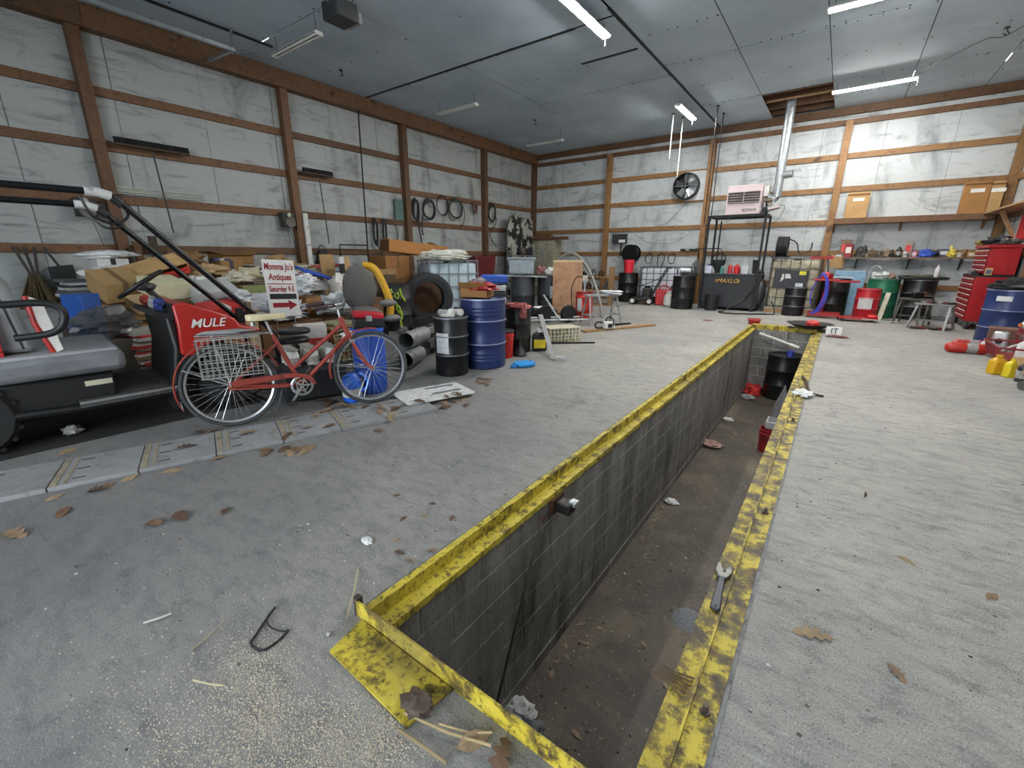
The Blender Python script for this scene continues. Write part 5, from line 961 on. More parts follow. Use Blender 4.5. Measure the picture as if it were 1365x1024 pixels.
for k in range(5): P(crg, 'spider_arm', MB().bar((.545, -.055, .28), (.545+.08*math.cos(k*1.257), -.055, .28+.08*math.sin(k*1.257)), .004, .014), BCHR)
for s, a in ((-1, 232), (1, 52)):
    ex, ez = .545+.165*math.cos(R(a)), .28+.165*math.sin(R(a))
    P(bi, 'crank_arm', MB().bar((.545, s*.075, .28), (ex, s*.08, ez), .014, .02), BCHR)
    pd = P(bi, 'pedal', MB().box((ex, s*.13, ez), (.085, .07, .022)), BLK, bev=.004); P(pd, 'reflector', MB().box((ex+.044, s*.13, ez), (.004, .05, .014)), mat('#d08a2a', .3))
P(bi, 'seat_post', MB().cyl((.375, 0, .74), (.345, 0, .85), .012, n=10), BCHR)
sdl = P(bi, 'saddle', MB().prism([(.20, .045), (.20, -.0), (.22, -.09), (.30, -.095), (.40, -.04), (.49, -.018), (.50, 0), (.49, .018), (.40, .04), (.30, .095), (.22, .09)], 'z', .865, .915), mat('#cfc39a', .55, var=.1), bev=.018)
for s in (-1, 1): P(sdl, 'spring', MB().tube([(.25+.018*math.cos(t*.9), s*.05+.018*math.sin(t*.9), .82+.0025*t) for t in range(18)], .004, 5), BCHR)
P(bi, 'stem', MB().cyl((.935, 0, .85), (.925, 0, .93), .012, n=10).cyl((.925, 0, .925), (.96, 0, .94), .014, n=10), BCHR)
hb = P(bi, 'handlebar', MB().tube(smoothpts([(.74, .27, .955), (.86, .26, .97), (.95, .16, .975), (.965, 0, .94), (.95, -.16, .975), (.86, -.26, .97), (.74, -.27, .955)], 5), .011, 8), BCHR)
for s in (-1, 1):
    P(hb, 'grip', MB().cyl((.86, s*.26, .97), (.70, s*.272, .95), .017, n=12), mat('#3b2526', .6)); P(hb, 'brake_lever', MB().tube(smoothpts([(.93, s*.2, .965), (.87, s*.22, .93), (.78, s*.24, .92)]), .006, 6), BCHR)
P(hb, 'brake_cable', MB().tube(smoothpts([(.93, -.2, .97), (1.02, -.12, 1.0), (1.05, -.04, .85), (1.02, -.02, .66)]), .004, 5), BLK)
P(bi, 'tail_reflector', MB().box((-.17, 0, .70), (.02, .06, .05)), mat('#8e2a22', .3))
rack = P(bi, 'rear_rack', MB().tube([(-.16, -.06, .775), (.30, -.06, .76), (.36, 0, .755), (.30, .06, .76), (-.16, .06, .775)], .006, 6, True).cyl((-.05, -.06, .77), (.02, -.06, .36), .006, n=6).cyl((-.05, .06, .77), (.02, .06, .36), .006, n=6), BCHR)
for k in range(4): P(rack, 'rack_slat', MB().bar((-.15, -.04+.027*k, .775), (.29, -.04+.027*k, .762), .018, .006), BCHR)
P(rack, 'wrapped_bag', MB().blob((.06, -.01, .79), (.2, .06, .02), 4, .25, (16, 8)), mat('#8b8c8c', .6))
bkt = P(bi, 'wire_basket', MB(), BCHR) if False else None
bm = MB(); x0_, x1_, ya, yb2, z0_, z1_ = -.15, .27, -.075, -.215, .46, .755
for y in (ya, yb2):
    for k in range(12): x = x0_+(x1_-x0_)*k/11; bm.cyl((x, y, z0_), (x, y, z1_), .0026, n=5, cap=False)
    for k in range(6): z = z0_+(z1_-z0_)*k/5; bm.cyl((x0_, y, z), (x1_, y, z), .003 if k % 5 else .005, n=5, cap=False)
for x in (x0_, x1_):
    for k in range(6): z = z0_+(z1_-z0_)*k/5; bm.cyl((x, ya, z), (x, yb2, z), .003 if k % 5 else .005, n=5, cap=False)
    for k in range(4): y = ya+(yb2-ya)*k/3; bm.cyl((x, y, z0_), (x, y, z1_), .0026, n=5, cap=False)
for k in range(12): x = x0_+(x1_-x0_)*k/11; bm.cyl((x, ya, z0_), (x, yb2, z0_), .0026, n=5, cap=False)
P(bi, 'pannier_basket', bm, mat('#b9bab6', .35, .7, dirt=.15))
P(bi, 'kickstand', MB().cyl((.40, .04, .29), (.33, .20, .0), .008, n=8), BCHR)

# ---------------- just behind the bicycle ----------------
lz = T('yard_sign', 'white yard sign reading Momma Jo\'s Antiques Saturday 9-5', 'sign', (-5.0, 2.50, 0)); SIGNRED = mat('#8c1822', .5, var=.06)
su, sr_ = Vector((0, -.02, 1)), Vector((.10, .99, -.05)).normalized(); n_ = sr_.cross(su).normalized()
def sgnbox(name, u0, u1, v0, v1, m, d=.004, off=0):
    o0 = Vector((0, 0, 1.03)); vs = []
    for k in (off, off+d):
        for (u, v) in ((u0, v0), (u1, v0), (u1, v1), (u0, v1)): vs.append(tuple(o0+sr_*u+su*v+n_*k))
    return P(lz, name, MB().add(vs, [(3, 2, 1, 0), (4, 5, 6, 7), (0, 1, 5, 4), (1, 2, 6, 5), (2, 3, 7, 6), (3, 0, 4, 7)]), m, smooth=False)
sgnbox('panel', -.165, .165, -.30, .31, mat('#d7d6d2', .5, var=.05))
for s, zz, v in (('Momma Jo\'s', .098, .235), ('Antiques', .098, .125), ('Saturday 9-5', .084, -.005)):
    text(lz, s, zz, SIGNRED, Vector((0, 0, 1.03))+su*v+n_*.005+sr_*.0, sr_, su, ext=.001, xs=.62 if s != 'Antiques' else .68, bold=.022)
sgnbox('rule_line', -.15, .14, .048, .056, SIGNRED, .002, .004); sgnbox('black_bar', -.14, .145, -.115, -.055, mat('#202124', .6), .002, .004)
ar = [(-.12, -.205), (.05, -.205), (.05, -.235), (.14, -.18), (.05, -.125), (.05, -.155), (-.12, -.155)]
P(lz, 'arrow', MB().add([tuple(Vector((0, 0, 1.03))+sr_*u+su*v+n_*k) for k in (.004, .006) for u, v in ar], [tuple(range(7)), tuple(range(13, 6, -1))]+[(i, (i+1) % 7, 7+(i+1) % 7, 7+i) for i in range(7)]), SIGNRED, smooth=False)
for s in (-.1, .1): P(lz, 'stake', MB().cyl(tuple(Vector((0, 0, .8))+sr_*s-n_*.004), tuple(sr_*s-n_*.004), .004, n=6), GALV)
gb = T('black_tub', 'large black rubber tub of white cans behind the bicycle frame', 'tub', (-4.2, 2.28, 0), 68)
P(gb, 'tub', MB().box((0, 0, .17), (.56, .44, .34), taper=1.12), mat('#1d1e20', .6), bev=.04)
for i in range(9):
    r_ = bottle('white can packed in the black tub behind the bicycle', -4.2+.13*((i % 3)-1)*.9+.05*(i//3-1), 2.28+.17*(i//3-1)-.03*((i % 3)-1), .345, .055, .17, mat(('#c9c6bd', '#b5b1a5', '#d6d5d0')[i % 3], .5, dirt=.2), mat('#8f8d86', .5), name='paint_can', cat='can', neck=.8, group='white cans in the black tub', lab=mat('#a9a49a', .5, var=.4, scale=40))
for i, (x, y, z, hx, lb) in enumerate(((-4.72, 2.42, 0, '#1c1d1f', 'stack of black round plastic pots under the bicycle saddle'),)):
    o = T('black_pots', lb, 'pots', (x, y, z))
    for k in range(7): P(o, 'pot', MB().lathe([(.16, .0), (.165, .03), (.15, .045), (.02, .05)], 26, ce=(.01*math.sin(k), .012*math.cos(k*2), .095*k)), mat(hx, .45))
rw = carton('red and white bag of salt standing behind the bicycle', -5.15, 2.85, 0, .34, .22, .58, 70, mat('#cfc9c4', .6), flaps=False, name='salt_bag', tape=False); P(rw, 'red_print', MB().bb((-.171, -.111, .14), (.171, .111, .42)), mat('#b6352f', .6))
wc = T('wire_rack', 'black wire rack standing behind the front bicycle wheel', 'rack', (-4.22, 2.86, 0), 68)
for k in range(9): P(wc, 'upright_wire', MB().cyl((-.2+.05*k, -.12, 0), (-.2+.05*k, -.12, .62), .005, n=5), BLKM)
for k in range(7): P(wc, 'shelf_wire', MB().tube([(-.2, -.12, .04+.095*k), (.2, -.12, .04+.095*k), (.2, .14, .04+.095*k), (-.2, .14, .04+.095*k)], .005, 5, True), BLKM)
bb_ = T('blue_barrel', 'bright blue plastic barrel standing behind the front bicycle wheel', 'barrel', (-3.82, 2.72, 0)); P(bb_, 'body', MB().lathe([(.14, 0), (.16, .04), (.165, .28), (.17, .30), (.165, .32), (.165, .58), (.15, .66)], 28), mat('#1c4fb4', .4, var=.1)); P(bb_, 'rim', MB().lathe([(.15, .64), (.165, .65), (.165, .68), (.14, .68), (.13, .6)], 28, cap=False), mat('#2259c0', .4)); P(bb_, 'label', MB().sheet(6, 1, lambda u, v: (.171*math.cos(R(-95)+.5*u), .171*math.sin(R(-95)+.5*u), .08+.10*v)), mat('#bdbdb6', .5, var=.3, scale=40))
b2 = T('blue_jug', 'small blue plastic jug in front of the blue barrel', 'jug', (-3.69, 2.39, 0), 30); P(b2, 'body', MB().lathe([(.075, 0), (.09, .03), (.09, .2), (.07, .26), (.03, .29)], 20), mat('#1f63c9', .4)); P(b2, 'handle', MB().tube(arc((.08, 0, .2), .09, -80, 80, 10, 'xz'), .014, 8), mat('#2a6fd2', .4)); P(b2, 'label', MB().lathe([(.0915, .06), (.0915, .14)], 20, cap=False), mat('#c4c3bb', .5))
rb = T('red_box', 'red and black plastic box lying on the blue barrel', 'box', (-3.82, 2.74, .682), 60); P(rb, 'base', MB().box((0, 0, .05), (.30, .2, .1)), BLK, bev=.015); P(rb, 'lid', MB().box((.0, .0, .125), (.30, .2, .06), (0, 6, 0)), mat('#b01a2c', .4), bev=.015); P(rb, 'latch', MB().bb((-.03, -.11, .07), (.03, -.1, .13)), CHROME)
rag('white crumpled paper beside the red box on the barrel', -3.86, 2.53, .60, .08, .06, .04, mat('#d6d5cf', .7), 120, 'paper_scrap', 'paper')
# grey seat on yellow frame
yt = T('tractor_seat', 'grey tractor seat with armrests on a yellow frame', 'seat', (-5.6, 3.93, 0), 60)
SG = mat('#5f5d59', .75, var=.12); YF_ = mat('#d3a022', .45, var=.1)
P(yt, 'backrest', MB().blob((0, .05, .92), (.24, .09, .34), 1, .06, (20, 12)), SG); P(yt, 'cushion', MB().blob((0, -.16, .60), (.26, .26, .09), 2, .06, (20, 10)), SG); P(yt, 'seat_base', MB().box((0, -.1, .25), (.42, .42, .5)), mat('#26272a', .6), bev=.02)
P(yt, 'yellow_frame', MB().tube(smoothpts([(.08, .16, 1.25), (.22, .15, 1.22), (.32, .12, 1.05), (.42, .08, .72), (.40, .05, .50)], 6), .055, 8), YF_)
for s, z in ((1, .72), (1, .50)): P(yt, 'armrest', MB().blob((.36+.04*(z < .6), -.12-.06*(z < .6), z), (.13, .09, .055), 3, .05, (16, 8)), mat('#75736f', .7)); 
P(yt, 'suspension', MB().box((.15, -.3, .35), (.3, .2, .12)), BLKM)
# spray lettering on the drum: three wavy green strokes
pd_ = T('spray_lettering', 'green spray painted letters on the black drum', 'lettering', (-6.87, 5.6, 0)) if False else None
def spray(strokes, a0, r, z0):
    mb = MB()
    for st_ in strokes:
        mb.tube([((r+.003)*math.cos(R(a0)+u/r), (r+.003)*math.sin(R(a0)+u/r), z0+v) for u, v in st_], .020, 6)
    return mb
dr_ = [o for o in bpy.data.objects if o.get('label') == 'black steel drum spray painted with green letters'][0]
GS = mat('#a9c53a', .6, var=.2)
spl = [[(-.15, .0), (-.14, .16), (-.08, .17), (-.06, .12), (-.13, .08)], [(.0, .10), (-.03, .04), (.02, .0), (.05, .05), (.03, .12)], [(.08, .18), (.10, .06), (.14, .0), (.17, -.06)], [(-.10, -.12), (-.06, -.20), (-.12, -.24), (-.14, -.18)], [(.0, -.08), (.0, -.2), (.03, -.28), (.06, -.18), (.02, -.12)], [(.07, -.22), (.09, -.36), (.05, -.42), (.08, -.55)], [(.06, -.28), (.1, -.3)]]
P(dr_, 'spray_lettering', spray(spl, -38, .29, .62), GS)
tr_ = T('truck_tire', 'large black truck tire leaning on the caged tank', 'tire', (-6.98, 6.55, 0))
Mx = Matrix.Translation((0, 0, .53)) @ Euler((R(-8), 0, R(-30))).to_matrix().to_4x4() @ Euler((0, R(90), 0)).to_matrix().to_4x4()
P(tr_, 'carcass', MB().lathe([(.33, -.12), (.43, -.14), (.50, -.12), (.53, -.08), (.53, .08), (.50, .12), (.43, .14), (.33, .12), (.33, .09), (.41, .10), (.48, .05), (.48, -.05), (.41, -.10), (.33, -.09), (.33, -.12)], 40, M=Mx, cap=False), mat('#1e2024', .75, var=.15, bump=.2))
P(tr_, 'bead', MB().lathe([(.325, .10), (.34, .125), (.35, .11)], 36, M=Mx, cap=False), mat('#33363b', .6))
O('tire_backing', 'rusty brown board seen through the truck tire', 'board', MB().bb((-.03, -.35, 0), (.03, .35, .9)), mat('#5a3a22', .8, dirt=.45, scale=3), loc=(-7.22, 6.75, 0), rot=(0, -4, -30))
# rails and ducts in front of the drum row
for i, (a, b, w_, h_, z, hx, lb) in enumerate((((-5.04, 4.45), (-5.64, 6.4), .10, .12, .42, '#26272a', 'upper dark steel rail lying over the ducts'), ((-4.84, 4.42), (-5.44, 6.37), .09, .08, .30, '#8d8f90', 'middle grey steel rail under the dark rail'), ((-4.62, 4.25), (-5.22, 6.2), .14, .10, .16, '#5d6062', 'lower wide grey steel rail near the floor'))):
    o = T('steel_rail', lb, 'rail', (a[0], a[1], 0)); P(o, 'rail', MB().bar((0, 0, z), (b[0]-a[0], b[1]-a[1], z), w_, h_), mat(hx, .5, .5, dirt=.2))
    for s in (.12, .88): P(o, 'support', MB().box(((b[0]-a[0])*s, (b[1]-a[1])*s, (z-h_/2)/2), (.12, .08, z-h_/2)), mat('#4a4742', .7))
for i, (x, y, z, L, r, rz, lb) in enumerate(((-4.25, 3.55, .11, .5, .10, 118, 'lower grey duct pipe with its open end facing out'), (-4.42, 3.72, .32, .55, .11, 112, 'upper grey duct pipe stacked behind the lower one'))):
    o = T('duct_pipe', lb, 'duct', (x, y, z), rz); P(o, 'sleeve', MB().lathe([(r, 0), (r, L), (r-.006, L), (r-.006, 0), (r, 0)], 24, M=Euler((0, R(90), 0)).to_matrix().to_4x4(), cap=False), mat('#8b8d8c', .5, .3, dirt=.2)); P(o, 'end_band', MB().lathe([(r+.004, 0), (r+.008, .01), (r+.004, .03)], 24, M=Euler((0, R(90), 0)).to_matrix().to_4x4(), cap=False), GALV); P(o, 'inner_dark', MB().cyl((.3, 0, 0), (.31, 0, 0), r-.008, n=20), DARK)
for i in range(6): rag('small greasy casting piled under the truck tire', -6.35+.05*i, 5.3+.2*i, .0, .09, .08, .09+.02*(i % 3), mat(('#8f8d88', '#3a3936', '#6b5d4c')[i % 3], .5, .5, dirt=.2), 130+i, 'metal_casting', 'casting', .6)['group'] = 'castings under the tire'
O('casting_bench', 'low dark workbench carrying the castings before the tire', 'bench', MB().bb((-.2, -.7, .0), (.2, .7, .02)), mat('#2a2a2a', .7), loc=(-5.9, 5.7, 0), rot=(0, 0, -25)) if False else None

# ---------------- heap of cartons along the left wall ----------------
PAL = [('brown carton', '#8f6a42'), ('pale tan carton', '#b5976b'), ('dark brown carton', '#6a4a2c'), ('white printed carton', '#c9c8c3'), ('red and white carton', '#b04038'), ('grey dusty carton', '#8a8681'), ('cream paper carton', '#cfc7a6'), ('blue printed carton', '#3f5f9c')]
def hX(x, y): 
    pts = [(-6.0, .40), (-6.5, .62), (-7.0, .80), (-7.5, .98), (-8.1, 1.12), (-8.7, 1.25), (-9.3, 1.30)]
    for (a, ha), (b, hb_) in zip(pts, pts[1:]):
        if b <= x <= a: return (ha+(hb_-ha)*(a-x)/(a-b))*(1.0 if y < 4.2 else .86)
    return .4 if x > -6 else 1.3
rnd = random.Random(11)
def sheaf(label, x, y, z, sx, sy, n, rz, cols, group=None, tilt=(0, 0)):
    """stack of flattened cartons and papers: every layer its own sheet"""
    z = z+abs(math.sin(R(tilt[0])))*sy/2+abs(math.sin(R(tilt[1])))*sx/2
    r_ = T('flattened_cartons', label, 'carton stack', (x, y, z), group=group, rot=(tilt[0], tilt[1], rz))
    zz = 0
    for k in range(n):
        t = rnd.uniform(.018, .045); dx, dy = rnd.uniform(-.03, .03), rnd.uniform(-.04, .04)
        P(r_, 'layer', MB().box((dx, dy, zz+t/2), (sx*rnd.uniform(.9, 1.03), sy*rnd.uniform(.9, 1.03), t*.94), (rnd.uniform(-1.5, 1.5), rnd.uniform(-1.5, 1.5), rnd.uniform(-5, 5))), mat(cols[k % len(cols)], .75, var=.15)); zz += t
    return zz
DPS = [(-8.55, 1.42, .0, .30, .28), (-8.6, 1.86, 0, .2, .21), (-7.45, 1.62, .80, .27, .27), (-7.7, 2.15, 1.05, .22, .42), (-7.05, 2.0, .82, .26, .26), (-6.75, 1.72, .53, .22, .24), (-6.05, 1.5, 0, .25, .27), (-8.85, 3.6, 1.22, .28, .34), (-8.5, 3.28, 1.10, .15, .17), (-8.2, 3.25, 1.03, .2, .2), (-7.45, 2.55, .93, .22, .28), (-6.95, 2.5, .70, .26, .30), (-6.5, 2.42, .54, .24, .26), (-7.0, 3.12, .54, .24, .26), (-7.45, 4.35, .80, .2, .32), (-6.35, 3.12, .48, .26, .34), (-6.35, 4.0, .48, .26, .34), (-6.75, 3.6, .76, .22, .3), (-7.9, 4.95, 0, .09, .18), (-7.6, 5.12, 0, .09, .16), (-7.1, 4.72, 0, .08, .10), (-7.0, 4.48, .70, .16, .17), (-7.6, 5.75, 0, .28, .52), (-5.6, 3.93, 0, .5, .5), (-6.87, 5.6, 0, .31, .31)]
PAPER = [('white', '#d4d4d0'), ('cream', '#c9c0a2'), ('pale blue', '#9fb0c8'), ('grey', '#9a9894'), ('tan', '#a88c62'), ('red', '#a83a34')]
y = 1.45
while y < 5.5:
    dy = rnd.uniform(.36, .50); x = -6.2-(.25 if y > 4.3 else 0)
    while x > -8.92:
        dx = rnd.uniform(.36, .48); xc, yc = x-dx/2, y+dy/2; H_ = hX(xc, yc)+rnd.uniform(-.04, .12)
        hit = [d for d in DPS if abs(xc-d[0]) < d[3]+dx*.5 and abs(yc-d[1]) < d[4]+dy*.5]
        lim = min([d[2] for d in hit], default=9)
        if lim > .1:
            base = max(.12, lim-.012 if hit else H_-rnd.uniform(.26, .48)); nm, hx = rnd.choice(PAL[:3]+PAL[5:6]); wh_ = ('behind the buggy' if yc < 2.2 else 'behind the yard sign' if yc < 3.2 else 'beside the clear bags' if yc < 4.3 else 'beyond the striped roll')+(', front row' if xc > -7.0 else ', middle rows' if xc > -8.1 else ', wall row')
            carton('%s low in the heap %s' % (nm, wh_), xc, yc, 0, dx*.95, dy*.95, base, rnd.uniform(-2, 2), mat(hx, .8, var=.15), flaps=False, group='low %s of the heap %s' % (nm, wh_), tape=False)
            z = base+.006; k = rnd.random()
            if not hit:
                if k < .45:
                    nm, hx = rnd.choice(PAL); h1 = H_-z
                    carton('%s lying on top of the heap %s' % (nm, wh_), xc, yc, z, dx*rnd.uniform(.7, .88), dy*rnd.uniform(.7, .88), h1*rnd.uniform(.82, .95), 0, mat(hx, .75, var=.15), flaps=rnd.random() < .3, group='top %s of the heap %s' % (nm, wh_), rot=(rnd.uniform(-9, 9), rnd.uniform(0, 14), rnd.uniform(-12, 12)), band=mat('#3e3429', .6))
                elif k < .78:
                    ci = rnd.randint(0, 3); cols = (('#b99c72', '#8f6a42', '#cfcac0'), ('#b5352f', '#d4d0c8', '#9b7b52', '#cfcdc8'), ('#c9c6bb', '#a98a5e', '#d6d5d1'), ('#8a8681', '#c4b48e'))[ci]; nm = ('tan', 'red and white', 'cream', 'dusty grey')[ci]
                    sheaf('%s stack of flattened cartons in the heap %s' % (nm, wh_), xc, yc, z, dx*.84, dy*.84, max(3, int((H_-z)/.032)), rnd.uniform(-10, 10), cols, '%s flattened cartons %s' % (nm, wh_), (rnd.uniform(-4, 4), rnd.uniform(0, 7)))
                else:
                    mi = rnd.randint(0, 2); m_b = (mat('#c8cccd', .4, var=.1, alpha=.75), mat('#d8d6cc', .6), mat('#b0a58e', .8))[mi]; nm = ('clear plastic', 'white paper', 'brown paper')[mi]
                    O('crumpled_wrap', 'crumpled %s wrap in the heap %s' % (nm, wh_), 'wrap', MB().blob((0, 0, (H_-z)*.5), (dx*.45, dy*.45, (H_-z)*.62), rnd.randint(0, 99), .45, (22, 13), freq=3.4, flat=.8), m_b, loc=(xc, yc, z), group='crumpled %s %s' % (nm, wh_))
                # loose sheets slid over the top
                for q in range(1):
                    nm, hx = rnd.choice(PAPER); s_ = rnd.uniform(.20, .30); t_ = rnd.uniform(.1, .4)
                    O('loose_sheet', 'loose %s sheet of packing over the heap %s' % (nm, wh_), 'paper', MB().sheet(5, 5, lambda u, v: ((u-.5)*s_, (v-.5)*s_*1.3, .05*math.sin(4*u+q*3)*v+.04*math.cos(5*v)*t_), .004), mat(hx, .6, var=.12), loc=(xc+rnd.uniform(.02, .14), yc+rnd.uniform(-.1, .1), H_+.04), rot=(rnd.uniform(-14, 14), rnd.uniform(4, 26), rnd.uniform(-40, 40)), group='loose %s sheets %s' % (nm, wh_))
        x -= dx
    y += dy
# distinctive pieces of the heap
def top(x, y): return hX(x, y)-.02
sheaf('neat stack of grey and white trays near the shovel', -8.55, 1.42, .55, .38, .30, 15, 8, ('#3a3b3d', '#c9cacb', '#5d5e60', '#d7d7d6'))
carton('dark crate under the stack of grey trays', -8.55, 1.42, 0, .45, .40, .545, 5, mat('#4a4038', .8), flaps=False, tape=False)
carton('white carton with a thin black line under the plastic sleeve', -8.6, 1.86, 1.17, .34, .36, .17, 4, mat('#cfcfcb', .6), flaps=False, band=BLK); carton('brown carton under the white carton by the first post', -8.6, 1.86, 0, .38, .38, 1.165, 0, mat('#7d5f3c', .8), flaps=False, tape=False)
O('white_plastic_sheet', 'long white plastic sleeve lying on the white carton by the first post', 'plastic sheet', MB().blob((0, 0, .05), (.14, .34, .06), 3, .3, (18, 10), flat=.6), mat('#d9dcdd', .4), loc=(-8.62, 1.86, 1.345), rot=(2, 0, 5))
carton('big tan carton tilted toward the steering wheel', -7.45, 1.62, .80, .42, .42, .26, 0, mat('#a98a5c', .75, var=.1), flaps=False, rot=(6, 24, 12), band=mat('#7a6040', .7))
lt = T('long_carton', 'long open tan carton with red inside slanting across the heap', 'box', (-7.7, 2.15, 1.10), rot=(16, 10, 8)); P(lt, 'carton', MB().bb((-.16, -.36, 0), (.16, .36, .012)).bb((-.16, -.36, 0), (-.15, .36, .16)).bb((-.16, .35, 0), (.16, .36, .16)), mat('#b8935f', .75)); P(lt, 'red_flap', MB().bar((.16, -.36, .01), (.16, .36, .03), .015, .09).bar((.17, -.3, .06), (.2, .3, .05), .1, .008), mat('#c0362c', .6), label='red inner flap'); P(lt, 'top_flap', MB().box((.02, 0, .17), (.36, .72, .008), (0, 12, 0)), mat('#bf9c68', .75))
carton('cream paper sack lying above the buggy hood', -7.05, 2.0, .84, .40, .40, .20, 15, mat('#cfcbaa', .7, var=.12, scale=5), flaps=False, name='paper_sack', tape=False, rot=(0, 16, 15))
sheaf('corrugated brown bundle standing behind the steering column', -6.75, 1.72, .55, .36, .38, 9, 5, ('#9b7a50', '#7d5d38', '#b59a70'), None, (0, 14))
sheaf('tall red and white layered stack between seat and hood', -6.05, 1.50, .02, .36, .40, 18, 10, ('#b23b36', '#cfcac2', '#8f7a5c', '#d3d2ce', '#c44a40', '#b9b4a8'))
carton('blue printed carton standing behind the buggy seat', -6.5, 1.10, 0, .24, .20, .99, 30, mat('#22509a', .5, var=.1), flaps=False, tape=False)
O('smoky_wrap', 'smoky clear plastic wrap bunched behind the buggy seat', 'plastic wrap', MB().blob((0, 0, .14), (.2, .26, .16), 17, .4, (20, 12), flat=.8), mat('#5f6266', .25, alpha=.7), loc=(-6.1, 1.15, .55)); carton('grey carton under the smoky plastic wrap', -6.1, 1.15, 0, .36, .34, .545, 0, mat('#6a6258', .8), flaps=False, tape=False)
carton('open brown carton with raised flaps at the heap top', -8.85, 3.6, 1.24, .45, .55, .18, 8, mat('#96703f', .75), flaps=True)
carton('blue and white printed box near the strapped carton', -8.5, 3.28, 1.12, .2, .26, .22, -5, mat('#2f4a8c', .5), flaps=False, band=WHITE)
carton('brown carton with a dark strap across its front', -8.2, 3.25, 1.05, .32, .34, .26, 4, mat('#9c7548', .75), flaps=False, band=mat('#3c3f44', .6))
O('white_bag', 'white paper bag lying above the grey printed carton', 'bag', MB().blob((0, 0, .07), (.2, .26, .08), 23, .3, (18, 10), flat=.7), mat('#d9d9d5', .6), loc=(-7.45, 2.55, .95))
gc = carton('grey printed carton tilted over the red carton', -6.95, 2.5, .72, .40, .52, .20, 0, mat('#b9bbb9', .5, var=.1), flaps=False, tape=False, rot=(4, 22, 4)); P(gc, 'printed_band', MB().bb((.201, -.2, .03), (.203, .2, .10)), mat('#6c6e72', .5)); P(gc, 'brand_mark', MB().bb((.2035, .0, .045), (.2045, .12, .085)), mat('#2a2b2e', .5))
carton('red carton with white lettering under the grey printed one', -6.5, 2.42, .56, .34, .44, .18, 0, mat('#c23430', .5), flaps=False, rot=(3, 12, 6), band=WHITE)
lb_ = carton('taped carton with a large white shipping label', -7.0, 3.12, .56, .38, .40, .40, -12, mat('#a58a62', .75), flaps=False, band=mat('#6f7a4a', .6)); P(lb_, 'shipping_label', MB().bb((.191, -.14, .06), (.194, .16, .30)), mat('#dbdde2', .5, var=.1, scale=20)); P(lb_, 'green_tape', MB().bb((.191, -.2, .32), (.193, .2, .40)), mat('#7d8a54', .6))
carton('white paper carton propping the slanting blue lid', -7.5, 4.35, .80, .26, .34, .17, 0, mat('#cfd0d0', .6), flaps=False, tape=False)
bc = T('blue_crate_lid', 'blue flat plastic lid slanting over white papers in the heap', 'lid', (-7.45, 4.35, 1.06), rot=(-18, 12, -4)); P(bc, 'panel', MB().bb((-.16, -.30, 0), (.16, .30, .03)), mat('#2a4fb0', .45), bev=.01); P(bc, 'rim', MB().tube([(-.16, -.3, .03), (.16, -.3, .03), (.16, .3, .03), (-.16, .3, .03)], .014, 6, True), mat('#3560c4', .45))
for i, (x, y, z, s) in enumerate(((-6.35, 3.12, .50, .26), (-6.35, 4.0, .50, .26), (-6.78, 3.6, .78, .24))): O('plastic_bag', ('clear crumpled plastic bag beneath the yard sign arrow side', 'clear crumpled plastic bag behind the bicycle handlebar', 'white frosted plastic bag on top of the two clear bags')[i], 'bag', MB().blob((0, 0, s*.5), (s*.8, s*1.1, s*.6), 30+i, .55, (26, 15), freq=4, flat=.7), mat('#d3d9de', .25, var=.08, alpha=.8), loc=(x, y, z))
for i, (x, y, h, w_, hx, lb) in enumerate(((-7.9, 4.95, 1.42, .30, '#a5875c', 'tall brown cardboard sheet standing behind the striped roll'), (-7.6, 5.12, 1.38, .24, '#b08f60', 'narrow cardboard sheet standing beside the tractor seat'))): O('cardboard_sheet', lb, 'cardboard', MB().bb((-.01, -w_/2, 0), (.01, w_/2, h)), mat(hx, .8, var=.12), loc=(x, y, 0), rot=(0, -5, 4))
sp2 = T('striped_roll', 'tall black roll with white bands standing in the heap', 'roll', (-7.1, 4.72, 0), rot=(3, 0, 0)); P(sp2, 'tube', MB().cyl((0, 0, 0), (0, 0, 1.36), .05, n=16), mat('#1c1c20', .5))
for z in (.70, .98, 1.26): P(sp2, 'white_band', MB().cyl((0, 0, z), (0, 0, z+.11), .052, n=16), mat('#d9d9d9', .4))
O('patterned_bag', 'white bag with grey flecks next to the striped roll', 'bag', MB().blob((0, 0, .16), (.14, .15, .2), 44, .3, (16, 10), flat=.7), mat('#d5d0ca', .6, var=.3, scale=30), loc=(-7.0, 4.48, .72)); 
sheaf('brown and olive boxes stacked behind the bicycle handlebar', -5.3, 3.29, .02, .38, .40, 16, 8, ('#8a6238', '#7a7a58', '#a58a60', '#8f8a6c'))
pl_ = O('wood_plank', 'weathered plank resting behind the tractor seat', 'plank', MB().bb((-.06, -.5, 0), (.06, .5, .11)), WOODR, loc=(-7.6, 5.75, 1.02), rot=(0, 0, 3)); carton('dark carton holding up the weathered plank', -7.6, 5.75, 0, .5, .6, 1.015, 0, mat('#4a3a2a', .8), flaps=False, tape=False)
carton('big brown carton behind the spray painted drum', -8.2, 6.6, .9, .50, .75, .50, 6, mat('#8a5f33', .75, var=.12), flaps=False, band=mat('#6d4a26', .7)); carton('brown carton supporting the big carton behind the drum', -8.2, 6.6, 0, .52, .78, .895, 4, mat('#6b4a2a', .8), flaps=False, tape=False)
